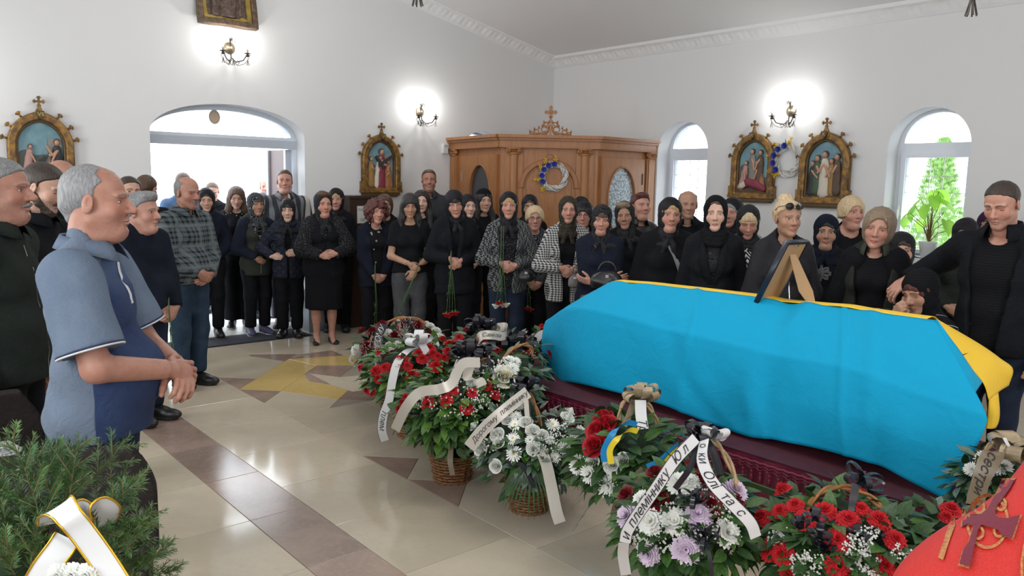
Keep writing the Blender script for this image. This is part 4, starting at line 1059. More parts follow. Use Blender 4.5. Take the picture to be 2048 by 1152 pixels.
polo_s = cloth('polo_sleeve', (.105, .14, .20), (.15, .19, .25), 'denim'); cuff_n = mat('cuff_navy', (.02, .025, .06), .9); cuff_w = mat('cuff_white', (.55, .57, .6), .9)
M0 = dict(fem=False)
G1, G2 = 'men standing by the left wall', 'women in black behind the coffin'
p4 = person('near_man', 192, 322, 2.68, 72, 'large grey-haired man in blue and grey polo shirt, hands clasped', fem=False, near=True, bw=1.16, belly=.55, hs=1.03, tone='ruddy', age=.85, stub=.35, hcol='silver', hair='receding', face=dict(jaw=1.0, nose=1.15, fat=.5, ear=1.1),
  op=.75, top_=('polo', dict(sleeve=0, sepslv='short', slm=polo_s, cuff=(cuff_n, cuff_w), collar='polo', colm=polo_s, hem=.475, inf=.020, wrk=.007, placket=(.73, .83, cuff_w))), tmat=polo_m, bmat=dark_jeans, pose='clasp', arms=dict(r=(.05, .245, .60), l=(-.035, .265, .585), rh=((-.75, .55, -.25), (.35, .8, .5), 'drape'), lh=((.85, .3, -.30), (-.1, .5, .9), 'curl')), yaw=.05)
person('p1', 2, 310, 3.25, 66, 'man with grey hair and moustache in dark green jacket, cut by the picture edge', fem=False, near=True, hs=1.08, bw=1.15, tone='ruddy', age=.9, stub=.3, hair='short', hcol='grey', face=dict(nose=1.2, fat=.5), top_=('jacket', dict(collar='shirt', inf=.025, hem=.48, zip=(.5, .82, 0))), tmat=green_j, pose='down', op=.7, beard='lip')
person('p2', 78, 317, 3.95, 58, 'dark-bearded man in black shirt with lowered head', fem=False, near=True, tone='fair', age=.4, stub=.8, hair='short', hcol='dark', pitch=.34, op=.3, face=dict(jaw=1.0), top_=('shirt', dict(collar='shirt', inf=.016)), pose='low', beard='full')
person('p3', 122, 315, 4.9, 30, 'bald man with glasses behind the bearded man', fem=False, bw=1.1, tone='ruddy', age=.8, hair='fringe', hcol='grey', glasses=(.05, .05, .05), face=dict(fat=.7), top_=('shirt', dict(collar='shirt')), pose='low')
person('p5', 284, 381, 5.35, 46, 'grey-haired man in black crew sweater behind the polo shirt man', fem=False, bw=1.2, belly=.7, hs=1.1, tone='pink', age=.6, hair='gent', hcol='silver', face=dict(fat=.9, jaw=1.02), top_=('sweater', dict(inf=.022, hem=.5, wrk=.006)), tmat=navy, bmat=dark_jeans, pose='low', yaw=.15, op=.8, shoe='sneaker', smat=(shoe_b, sole_b))
person('p6', 258, 350, 6.3, 20, 'man whose face shows only between the polo shirt man and the sweater man', fem=False, tone='fair', hair='short', hcol='dark', pose='low')
person('p7', 291, 346, 6.9, 150, 'man in black T-shirt seen from behind with thick brown hair', fem=False, tone='tan', hair='short', hcol='brown', pitch=.25, pose='down', top_=('tee', dict(sleeve=.45, hem=.52)))
person('p8', 366, 343, 8.95, 172, 'man in denim shirt turned away in the doorway', fem=False, tone='tan', hair='short', hcol='brown', pose='down', tmat=denim_sh, dz=0)
person('p9', 373, 349, 6.3, 40, 'bald moustached man in grey checked shirt and jeans', fem=False, bw=1.05, belly=.35, hs=1.06, tone='ruddy', age=.9, stub=.4, hair='fringe', hcol='grey', face=dict(nose=1.15, ear=1.15), pitch=.1, op=.4, top_=('shirt', dict(collar='shirt', inf=.022, hem=.5, wrk=.008, placket=(.51, .83, plaid))), tmat=plaid, bmat=jeans, shoe='sneaker', smat=(shoe_b, sole_b), pose='clasp', hem_leg=.065, beard='lip')
person('p10', 412, 374, 8.3, 0, 'woman in black hood between checked shirt man and dotted blouse', tone='fair', age=.2, scarf='hood', hair='bob', hk=dict(bang=.065), hcol='dark', pitch=.1, top_=('jacket', dict(inf=.022)), tmat=navy, sk=dict(ftop=.08))
person('p11', 424, 361, 10.2, 0, 'man standing outside in the daylight with bowed head', fem=False, tone='pink', hair='buzz', hcol='brown', pitch=.3, top_=('shirt', dict(collar='shirt')), dz=-.05)
person('p12', 472, 370, 8.9, 3, 'young woman with long brown hair in dotted black blouse', tone='fair', age=.1, hair='long', hcol='brown', hk=dict(bang=.075, part=.01), pitch=.25, op=.35, top_=('blouse', dict(inf=.012, hem=.52, wrk=.006)), tmat=dots, hem_leg=.085, shoe='sneaker', smat=(shoe_b, sole_w), pose='down')
person('p13', 512, 384, 8.5, 20, 'woman in patterned headscarf and olive padded vest', tone='tan', age=.6, hair='bob', hk=dict(bang=.03), hcol='brown', scarf='hood', scm=paisl, sk=dict(ftop=.066), top_=('vest', dict(inf=.026, hem=.43, sleeve=0, sepslv='long', slm=navy2, v=.66, vw=.07, zip=(.45, .65, 0))), inner=strokes, tmat=puff, shoe='sneaker', smat=(shoe_n, sole_w), pose='clasp', arms=dict(l=(-.30, .26, .62), lh=((-.9, .3, .1), (.2, .8, .5), 'relax')), roll=.0)
person('p14', 575, 396, 8.42, -3, 'gaunt woman in black headscarf and quilted navy jacket', tone='pale', age=.8, hair='bob', hk=dict(bang=.045), hcol='black', scarf='hood', face=dict(fw=.92), sk=dict(drape=.8), top_=('jacket', dict(inf=.022, hem=.44, v=.6, open=.01, flare=1.1, collar='shirt')), inner=blk, tmat=quilt, shoe='shoe', smat=(leather, sole_b), pose='high', arms=dict(l=(-.10, .26, .63), r=(.18, .15, .60)), op=.7)
person('p15', 569, 337, 8.95, 0, 'heavy man in striped shirt standing in the doorway', fem=False, bw=1.2, belly=.4, hs=1.08, tone='pink', age=.5, hair='buzz', hcol='brown', face=dict(fat=1.1), top_=('shirt', dict(collar='shirt', inf=.02, v=.76)), inner=blk, tmat=stripe, pose='down')
person('p16', 531, 356, 11.2, 0, 'bald man far outside beyond the doorway', fem=False, tone='pink', hair='fringe', hcol='brown', dz=-.05)
person('p16b', 526, 384, 9.9, 0, 'dark-haired woman outside behind the patterned headscarf', tone='fair', hair='bob', hcol='dark', hk=dict(bang=.05), dz=-.05)
person('p17', 646, 381, 8.12, 8, 'stout woman in sheer headscarf, black vest and long skirt', bw=1.22, hs=1.06, tone='pink', age=.6, face=dict(fat=.9), hair='gent', hcol='brown', scarf='hood', scm=lace, sk=dict(ftop=.085, drape=.2), top_=('vest', dict(inf=.028, hem=.45, sleeve=0, sepslv='long', slm=flecks, v=.62, vw=.05, skz=.235, wrk=.006)), inner=flecks, tmat=blk2, bottom='skirt', legs_bare=True, shoe='pump', smat=(shoe_b, sole_b), pose='high', arms=dict(r=(.06, .24, .60), l=(-.10, .22, .61)), yaw=.12)
person('p18', 672, 375, 8.78, -5, 'woman with straight blond fringe under black scarf behind the skirted woman', tone='pink', age=.5, hair='bob', hk=dict(bang=.028), hcol='blond', scarf='hood', top_=('jacket', dict(inf=.02)), tmat=blk2)
person('p19', 752, 398, 8.0, 12, 'woman with curly dark red hair in bow-patterned black top', tone='pink', age=.6, bw=1.08, hair='curly', hcol='red', hk=dict(bang=.058), roll=-.08, top_=('cardigan', dict(inf=.018, hem=.42, v=.52, open=.035, neckr=.075)), inner=motif, tmat=navy, pose='low', yaw=.1)
person('p20', 771, 387, 8.75, 2, 'young woman with glasses and brown bob behind the curly-haired woman', tone='fair', age=.1, hair='bob', hcol='brown', hk=dict(bang=.072, hlen=.13), glasses=(.1, .1, .1), roll=.12)
p21 = person('p21', 820, 384, 7.55, 3, 'woman in short-sleeved black T-shirt and grey jeans holding carnations', tone='tan', age=.15, hair='long', hcol='black', hk=dict(bang=.052), pitch=.22, op=.15, top_=('tee', dict(sleeve=.42, hem=.525, inf=.010, neckr=.07)), bmat=grey_jeans, pose='low', arms=dict(r=(.01, .20, .585), l=(-.045, .19, .545), rh=((-.75, .1, -.55), (.1, 1, .2), 'curl'), lh=((.5, .1, -.8), (-.2, 1, 0), 'curl')), bw=1.03, hs=.93)
person('p22', 843, 379, 8.5, 0, 'pale young woman with long black hair behind the T-shirt woman', tone='pale', age=.1, hair='long', hcol='black', hk=dict(bang=.08, part=-.008), op=1)
person('p23', 858, 336, 9.2, 2, 'tall man in charcoal shirt with cropped hair against the wall', fem=False, bw=1.12, hs=1.06, tone='ruddy', age=.5, stub=.5, hair='buzz', hcol='brown', face=dict(fat=.8), top_=('shirt', dict(collar='polo', inf=.016)), tmat=grey_sh, pose='down')
person('p24', 911, 377, 7.35, 4, 'woman in black blazer with fringe and closed eyes holding red carnations', tone='pink', age=.4, hair='bob', hcol='black', hk=dict(bang=.030), scarf='hood', sk=dict(drape=.3, ftop=.07), pitch=.2, roll=.12, op=.1, top_=('blazer', dict(inf=.024, hem=.41, v=.60, lapel=.05, flare=1.05)), inner=blk3, tmat=blk2, pose='low', arms=dict(r=(.05, .19, .615), l=(-.04, .17, .605)), bw=1.05)
person('p25', 936, 387, 8.3, 15, 'pale woman half hidden behind the blazer woman', tone='pale', age=.2, hair='bob', hcol='black', hk=dict(bang=.07), scarf='hood', sk=dict(ftop=.085), yaw=.1)
person('p26', 968, 377, 8.8, 12, 'woman in black knitted hat looking sideways', tone='fair', age=.3, hair='long', hcol='black', hk=dict(bang=.07), scarf='hat', scm=blk3, yaw=.1, top_=('jacket', dict(inf=.022)), hs=1.04)
person('p27', 1018, 382, 7.1, 0, 'blond woman in black and grey patterned jacket holding white carnations', tone='pink', age=.6, hair='bob', hcol='blond', hk=dict(bang=.045), scarf='hood', sk=dict(ftop=.082, drape=.2), top_=('jacket', dict(inf=.022, hem=.45, v=.5, open=.04)), inner=flecks, tmat=weave, bmat=dark_jeans, pose='clasp', hs=.98, arms=dict(r=(.055, .19, .615), l=(-.065, .17, .605)))
person('p28', 1070, 410, 7.75, 5, 'short-haired blond woman with red glasses behind the patterned jacket', tone='pink', age=.7, hair='bob', hcol='lblond', hk=dict(bang=.07, hlen=.02), glasses=(.25, .03, .03), tmat=paisl, pose='low')
person('p29', 1060, 388, 8.35, 0, 'woman in dark scarf with glasses in front of the confessional', tone='tan', age=.4, hair='bob', hcol='brown', hk=dict(bang=.06), scarf='hood', glasses=(.03, .02, .02))
person('p30', 1137, 391, 6.75, 4, 'auburn-haired woman in houndstooth coat, scarf tied under her chin', tone='pink', age=.7, hair='updo', hcol='brown', hk=dict(bun=(0, -.06, .02)), scarf='hood', scm=paisg, sk=dict(ftop=.094, drape=.1, fopen=1.03), top_=('coat', dict(inf=.024, hem=.44, v=.52, open=.03, flare=1.05)), inner=blk, tmat=hound, pose='clasp', hs=.93, op=.6, arms=dict(r=(.055, .19, .63), l=(-.065, .17, .62)))
person('p31', 1168, 402, 7.4, -5, 'woman with glasses and black hat behind the houndstooth coat', tone='pink', age=.5, hair='bob', hcol='black', hk=dict(bang=.05), scarf='hat', glasses=(.03, .03, .03))
person('p32', 1163, 392, 8.05, 0, 'woman in glittering headscarf at the back by the confessional', tone='tan', age=.5, hair='bob', hcol='dark', scarf='hood', scm=flecks, hk=dict(bang=.05))
person('p33', 1205, 407, 6.25, 12, 'round-faced woman in navy jacket with folded arms and handbag', tone='pink', age=.7, bw=1.12, face=dict(fat=.9), hair='bob', hcol='brown', hk=dict(bang=.03), scarf='hood', scm=lace, sk=dict(drape=.9), roll=-.05, yaw=-.2, pitch=.1, op=.5, top_=('jacket', dict(inf=.022, hem=.44)), tmat=navy2, pose='cross', hs=.92)
person('p34', 1252, 401, 6.95, -4, 'elderly blond-grey woman in black lace scarf with tilted head', tone='tan', age=.9, hair='gent', hcol='ash', scarf='hood', scm=lace, sk=dict(ftop=.09, drape=.7), roll=.1, pose='down', top_=('jacket', dict(inf=.02)))
person('p35', 1284, 385, 7.4, 28, 'short-haired dark woman gazing up in front of the confessional edge', tone='pink', age=.4, hair='gent', hcol='red', pitch=-.12, top_=('jacket', dict(inf=.02, collar='jacket')), tmat=leather, hs=1.02, face=dict(fat=.7))
p36 = person('p36', 1341, 393, 5.95, 10, 'blond woman in black sweater with grey bag strap across', tone='pink', age=.35, bw=1.25, face=dict(fat=.8), hs=1.02, hair='bob', hcol='blond', hk=dict(bang=.062, part=.015), scarf='hood', sk=dict(ftop=.078, drape=.35), top_=('sweater', dict(inf=.028, hem=.44)), tmat=blk3, pose='down', roll=-.05)
person('p37', 1377, 378, 6.85, 8, 'bald old man standing in front of the window', fem=False, tone='tan', age=1, hair='fringe', hcol='grey', stub=.3, top_=('shirt', dict(collar='polo')), tmat=blk2, pitch=.05, op=.5, face=dict(ear=1.2, nose=1.15))
person('p38', 1433, 389, 5.5, 0, 'young woman in black double-breasted coat and shawl, facing the coffin', tone='pale', age=.05, hair='updo', hcol='brown', hk=dict(bun=(0, -.06, .03)), scarf='hood', scm=blk3, sk=dict(ftop=.104, knot=0, drape=.0, fopen=.98), op=1.1, eye=1, face=dict(fw=.94, jaw=.88), top_=('coat', dict(inf=.022, hem=.38, v=.635, lapel=.055, vw=.07, buttons=((-.055, .60, .60, 1, leather), (.045, .60, .60, 1, leather)))), inner=lace, tmat=blk2, pose='down')
person('p39', 1466, 393, 6.5, -12, 'grey-haired woman half hidden behind the young woman in coat', tone='pink', age=.8, hair='bob', hcol='grey', hk=dict(bang=.06), scarf='hood', sk=dict(ftop=.085), yaw=-.1, op=.3)
person('p40', 1498, 406, 6.1, 4, 'blond woman with lowered eyes in diamond-patterned dress and shawl', tone='pink', age=.4, bw=1.08, hair='bob', hcol='lblond', hk=dict(bang=.05, hlen=.03), scarf='hood', scm=lace, sk=dict(ftop=.12, fopen=1.12, drape=1.0, knot=0), pitch=.32, op=.12, top_=('dress', dict(inf=.012, hem=.42, sleeve=.42)), tmat=diam, pose='low', arms=dict(r=(-.02, .2, .55), l=(-.10, .2, .55)), face=dict(fat=.4))
p41 = person('p41', 1578, 397, 5.2, 24, 'woman in black bomber jacket with sunglasses pushed up on tied blond hair', tone='tan', age=.5, hair='updo', hcol='lblond', hk=dict(bun=(.015, -.02, .128)), top_=('jacket', dict(inf=.026, hem=.46, v=.74, vw=.05, zip=(.5, .74, 0))), inner=blk, tmat=blk_sheen, pose='clasp', bw=1.03, yaw=.05)
person('p42', 1655, 427, 5.75, 2, 'dark-haired woman in tied black headscarf with silver chest bow', tone='tan', age=.5, face=dict(fat=.9), bw=1.1, hair='bob', hcol='black', hk=dict(bang=.058, part=.01), scarf='hood', scm=navy, sk=dict(ftop=.074), tmat=blk2)
person('p43', 1706, 390, 6.3, 24, 'short-haired blond woman in black crew-neck top behind the grieving woman', tone='pink', age=.6, face=dict(fat=.7), hair='bob', hcol='lblond', hk=dict(bang=.06, hlen=.04, hwid=1.06, part=.01), hs=1.05, bw=1.15, yaw=.1, tmat=blk3, top_=('sweater', dict(inf=.016, neckr=.08)), pose='down')
p44 = person('p44', 1757, 411, 4.92, -6, 'weeping woman with ash bob hair and open dark green vest', tone='pink', age=.3, hair='bob', hcol='ash', hk=dict(bang=.078, hlen=.115, part=-.012, open=.92), roll=-.14, pitch=.08, op=.45, top_=('vest', dict(inf=.034, hem=.42, v=.5, open=.06, sleeve=0, sepslv='long', slm=blk3, collar='jacket', colm=cloth('olive_collar', (.045, .050, .042), (.07, .075, .06)), neckr=.075)), inner=blk3, tmat=olive_d, pose='down', hs=1.04)
person('p45', 1806, 462, 5.45, 6, 'woman in net-patterned black dress hidden behind the weeping woman', tone='fair', hair='bob', hcol='dark', scarf='hood', top_=('dress', dict(inf=.014, hem=.42)), tmat=net, pose='down', bw=1.1)
p46 = person('p46', 1850, 533, 4.42, -38, 'old woman seated in black headscarf pressing her hands to her mouth', tone='tan', age=1, hair='bob', hcol='red', hk=dict(bang=.05, hlen=.02), scarf='hood', scm=blk3, sk=dict(ftop=.08, drape=.9), pitch=.28, roll=.1, op=.1, seat=True, top_=('blouse', dict(inf=.018, hem=.5)), tmat=strokes, arms=dict(r=(.02, .22, .845), l=(-.02, .2, .83), rh=((-.6, .25, .75), (.3, .9, -.1), 'fist'), lh=((.5, .2, .8), (-.3, .9, -.1), 'fist')), bw=1.1)
person('p47', 1934, 432, 6.0, -10, 'woman with lowered head behind the outstretched arm by the window', tone='tan', age=.5, hair='bob', hcol='ash', hk=dict(bang=.07), scarf='hood', sk=dict(ftop=.085), pitch=.35, op=.2, tmat=green_j, top_=('jacket', dict(inf=.02)))
person('p48', 1980, 420, 6.7, 0, 'woman in purple headscarf behind the tall man', tone='fair', age=.5, hair='bob', hcol='brown', scarf='hood', scm=purple_s)
p49 = person('p49', 2012, 353, 4.15, -22, 'tall young man in open black jacket resting a hand on the seated woman', fem=False, near=True, tone='pink', age=.2, stub=.55, hair='buzz', hcol='dark', pitch=.36, op=.2, hs=1.0, bw=1.08, top_=('jacket', dict(inf=.026, hem=.48, v=.5, open=.07, collar='jacket', neckr=.075)), inner=blk3, tmat=blk2, bmat=dark_jeans, pose='down', arms=dict(r=(.50, -.06, .665), rh=((.55, .5, -.68), (.1, .85, .5), 'drape')))
# ------------------------------------------------------------------ confessional: three-sided oak corner cabinet
def oak_mat(name, c1, c2, sc=1.0):
    t = NT(name); P, x, y, z = t.coord(); v = t.vec(x*9*sc, y*9*sc, z*.9); n1 = t.noise(2.2, 5, v, .6, 1.5); n2 = t.noise(60, 3, t.vec(x, y, z*.06))
    t.put('Base Color', t.mix(n1.step(.3, .7)*.7+n2*.3, c1, c2)); t.put('Roughness', .38); t.put('Specular IOR Level', .4); t.bump(n2, .12, .002); return t.m
oak = oak_mat('oak', (.37, .165, .062), (.27, .11, .038)); oak_d = oak_mat('oak_moulding', (.34, .14, .05), (.24, .09, .03)); dark_wood = oak_mat('dark_wood', (.045, .02, .014), (.03, .012, .009))
cA, cB, cC, cD = (-8.49, 6.22), (-7.27, 6.04), (-6.56, 6.95), (-6.60, 8.03)
conf = empty('confessional', (0, 0, 0), label='three-sided oak confessional with carved cross, wreath hangs on its front', cat='cabinet')
HT = 2.28
def panel_frame(P, Q):
    d = Vector((Q[0]-P[0], Q[1]-P[1], 0)); L = d.length; d.normalize(); n = Vector((d.y, -d.x, 0))   # outward
    if n.dot(Vector((-P[0], -P[1], 0))) < 0: n = -n
    return Matrix(((d.x, 0, n.x, P[0]), (d.y, 0, n.y, P[1]), (0, 1, 0, 0), (0, 0, 0, 1))), L
def on_panel(name, loops, depth, off, M, m_, par, bevel=0.0):
    me = extrude2d(name, loops, depth, bevel); me.transform(Matrix.Translation((0, 0, off))); me.transform(M); return ob(name, me, m_, par)
def volute(M, x, z, w, par, ang=0):
    b = MB()
    b.box((x-w*.36, z-.075, 0), (x+w*.36, z-.045, .045), M); b.box((x-w*.33, z-.045, 0), (x+w*.33, z-.012, .035), M); b.box((x-w*.52, z-.012, 0), (x+w*.52, z+.012, .06), M)
    for sx in (-1, 1):
        c = (x+sx*w*.40, z-.025); pts = [M@Vector((c[0]+sx*(.030-.0045*a)*math.cos(a*1.0), c[1]+(.030-.0045*a)*math.sin(a), .055)) for a in np.linspace(PI/2, PI/2+1.6*PI*1.6, 18)]
        b.tube(pts, .007, 5)
        b.lathe([(.0001, 0), (.032, .0), (.032, .045), (.0001, .045)], 14, M=M@Matrix.Translation((c[0], c[1], .005)))
    for k in range(5): b.tube([M@Vector((x-w*.22+k*w*.11, z-.02, .05)), M@Vector((x-w*.22+k*w*.11, z-.045, .04))], .006, 5)
    b.ob('capital', oak, par, True)
for wi, (P, Q, kind) in enumerate(((cA, cB, 'door'), (cB, cC, 'front'), (cC, cD, 'door'))):
    M, L = panel_frame(P, Q); xf = (lambda x: x)
    if kind == 'door':
        gx = (.77 if wi == 0 else .44); gw = .25
        op = [(gx+gw*math.cos(a), 1.55+(.37 if math.sin(a) > 0 else .45)*math.sin(a)) for a in np.linspace(0, 2*PI, 33)[:-1]]
        on_panel('side_panel', [rect(0, 0, L, 2.14), op], .04, -.02, M, oak, conf)
        dx0, dx1 = (.28, L-.06) if wi == 0 else (.06, .88)
        d_ = on_panel('door', [rect(dx0, .08, dx1, 2.04), op], .02, .010, M, oak, conf, .004)
        gl = NT('patterned_glass' if wi == 2 else 'dark_glass'); Pc = gl.coord()[0]
        if wi == 2: gl.put('Base Color', gl.mix(gl.voronoi(42, Pc).gt(.52), (.48, .55, .60), (.18, .23, .26))); gl.put('Roughness', .35)
        else: gl.put('Base Color', gl.mix(gl.noise(60, 2, Pc), (.035, .038, .04), (.06, .062, .065))); gl.put('Roughness', .3)
        on_panel('glass_panel', [op], .008, -.01, M, gl.m, d_)
        ring = [(gx+(gw+.022)*math.cos(a), 1.55+(.392 if math.sin(a) > 0 else .472)*math.sin(a)) for a in np.linspace(0, 2*PI, 33)[:-1]]
        on_panel('glass_bead', [ring, op], .024, .02, M, oak_d, d_, .006)
        b = MB(); hx = dx0+.03 if wi == 0 else dx1-.05; b.box((hx, 1.72, .02), (hx+.012, 1.86, .03), M); b.ob('hinge', metal_m if wi == 0 else dark_wood, d_)
        px_ = .10 if wi == 0 else L-.09
        b = MB(); b.box((px_-.085, 0, -.0), (px_+.085, 2.05, .035), M); b.box((px_-.06, 0, .035), (px_+.06, 2.04, .045), M); b.ob('pilaster', oak, conf)
        volute(M, px_, 2.12, .16, conf)
        b = MB(); ex = dx1 if wi == 0 else dx0-.02; b.box((ex, .05, .0), (ex+.022, 2.05, .03), M); b.ob('moulding', oak_d, conf)
    else:
        on_panel('front_panel', [rect(0, 0, L, 2.14)], .04, -.02, M, oak, conf)
        for px_ in (.155, 1.0):
            b = MB(); b.box((px_-.105, 0, 0), (px_+.105, 2.1, .02), M); b.ob('pilaster', oak, conf)
            b = MB()
            prof = [(x_, .02+.035*math.sqrt(max(0, 1-((x_)/.05)**2))) for x_ in np.linspace(-.05, .05, 9)]
            v = [M@Vector((px_+x_, z_, y_)) for z_ in (0, 2.045) for x_, y_ in prof]; b.add(v, [(i, i+1, 9+i+1, 9+i) for i in range(8)]); b.ob('half_column', oak, conf, True)
            volute(M, px_, 2.12, .17, conf)
        cx = L/2
        outer_ = [(cx-.37, 1.66), (cx-.30, 1.66)]+[(cx+.30*math.cos(a), 1.68+.27*math.sin(a)) for a in np.linspace(PI, 0, 25)]+[(cx+.30, 1.66), (cx+.37, 1.66)]+[(cx+.355*math.cos(a), 1.68+.325*math.sin(a)) for a in np.linspace(0, PI, 25)]
        on_panel('arch_moulding', [outer_], .035, .02, M, oak_d, conf, .008)
        on_panel('arch_panel', [[(cx-.27, .2), (cx+.27, .2)]+[(cx+.27*math.cos(a), 1.68+.24*math.sin(a)) for a in np.linspace(0, PI, 25)]], .012, .004, M, oak, conf, .003)
        b = MB(); b.box((cx-.05, 2.005, 0), (cx+.05, 2.02, .03), M); b.box((cx-.035, 2.02, 0), (cx+.035, 2.045, .025), M); b.box((cx-.012, 2.045, .0), (cx+.012, 2.075, .02), M); b.box((cx-.025, 2.058, .0), (cx+.025, 2.064, .02), M); b.ob('small_cross', oak_d, conf)
        Mf, Lf = M, L
    # entablature
    for nm, z0, z1, e0 in (('frieze', 2.14, 2.22, .05), ('cornice_step', 2.215, 2.245, .075), ('cornice_top', 2.245, HT, .10), ('frieze_bead', 2.128, 2.142, .062)):
        b = MB(); t_ = .41*e0; b.box((-t_ if wi else 0, z0, -.03), (L+t_ if wi < 2 else L, z1, e0), M); b.ob(nm, oak_d if 'bead' in nm or 'step' in nm else oak, conf)
b = MB(); b.add([(cA[0], cA[1], HT-.02), (cB[0], cB[1], HT-.02), (cC[0], cC[1], HT-.02), (cD[0], cD[1], HT-.02), (XW, YW, HT-.02)], [(0, 1, 2, 3, 4)]); b.ob('top_board', oak, conf)
# carved crest: cross with rays over scrolling foliage
cx = Lf/2; crest = empty('crest', (0, 0, 0)); crest.parent = conf
def crossy(cx_, cz, w, h, t_, fl):   # budded cross outline
    o = []
    for (dx, dz) in ((1, 0), (0, 1), (-1, 0), (0, -1)):
        L_ = w if dx else h; px, pz = -dz, dx   # perpendicular
        o += [(cx_+dx*t_-px*t_, cz+dz*t_-pz*t_), (cx_+dx*(L_-fl)-px*t_*1.1, cz+dz*(L_-fl)-pz*t_*1.1), (cx_+dx*(L_-fl*.7)-px*t_*2.4, cz+dz*(L_-fl*.7)-pz*t_*2.4), (cx_+dx*(L_-fl*.25)-px*t_*1.2, cz+dz*(L_-fl*.25)-pz*t_*1.2), (cx_+dx*L_, cz+dz*L_),
              (cx_+dx*(L_-fl*.25)+px*t_*1.2, cz+dz*(L_-fl*.25)+pz*t_*1.2), (cx_+dx*(L_-fl*.7)+px*t_*2.4, cz+dz*(L_-fl*.7)+pz*t_*2.4), (cx_+dx*(L_-fl)+px*t_*1.1, cz+dz*(L_-fl)+pz*t_*1.1)]
    return o
on_panel('carved_cross', [crossy(cx, 2.545, .078, .078, .011, .04)], .02, .045, Mf, oak, crest, .003)
b = MB(); b.box((cx-.012, HT, .035), (cx+.012, 2.50, .055), Mf)
for a in (PI/4, 3*PI/4, 5*PI/4, 7*PI/4): b.tube([Mf@Vector((cx, 2.545, .045)), Mf@Vector((cx+.055*math.cos(a), 2.545+.055*math.sin(a), .045))], [.008, .001], 5)
b.lathe([(.0001, 0), (.016, 0), (.013, .008), (.0001, .01)], 12, M=Mf@Matrix.Translation((cx, 2.545, .052))); b.ob('cross_stem', oak, crest)
for sx in (-1, 1):
    b = MB()
    def scroll(c, r0, a0, turns, sgn, r=.011): 
        n_ = int(turns*14)+3; b.tube([Mf@Vector((c[0]+sx*sgn*(r0*(1-.62*i/n_))*math.cos(a0+sgn*0+2*PI*turns*i/n_), c[1]+(r0*(1-.62*i/n_))*math.sin(a0+2*PI*turns*i/n_), .045)) for i in range(n_+1)], [r*(1-.5*i/n_) for i in range(n_+1)], 6)
    scroll((cx+sx*.16, HT+.035), .042, -2.4, 1.1, 1); scroll((cx+sx*.075, HT+.06), .055, -1.8, 1.15, -1); scroll((cx+sx*.05, HT+.125), .032, -1.7, 1.1, 1, .009); scroll((cx+sx*.215, HT+.022), .026, -2.0, .9, 1, .008)
    b.tube([Mf@Vector((cx+sx*x_, HT+z_, .045)) for x_, z_ in ((.25, .01), (.19, .012), (.12, .02), (.07, .015), (.03, .05), (.015, .12))], [.006, .013, .012, .013, .014, .008], 6)
    for (x_, z_, an) in ((.235, .055, 1.0), (.19, .085, 1.6), (.135, .10, 1.3), (.10, .125, 1.9), (.075, .165, 1.2), (.03, .165, 2.2)):
        b.tube([Mf@Vector((cx+sx*x_, HT+z_-.03, .045)), Mf@Vector((cx+sx*(x_+.018*math.cos(an)), HT+z_-.01, .047)), Mf@Vector((cx+sx*(x_+.024*math.cos(an)), HT+z_+.006, .045))], [.012, .010, .002], 6)
    b.ob('scroll_carving', oak, crest, True)
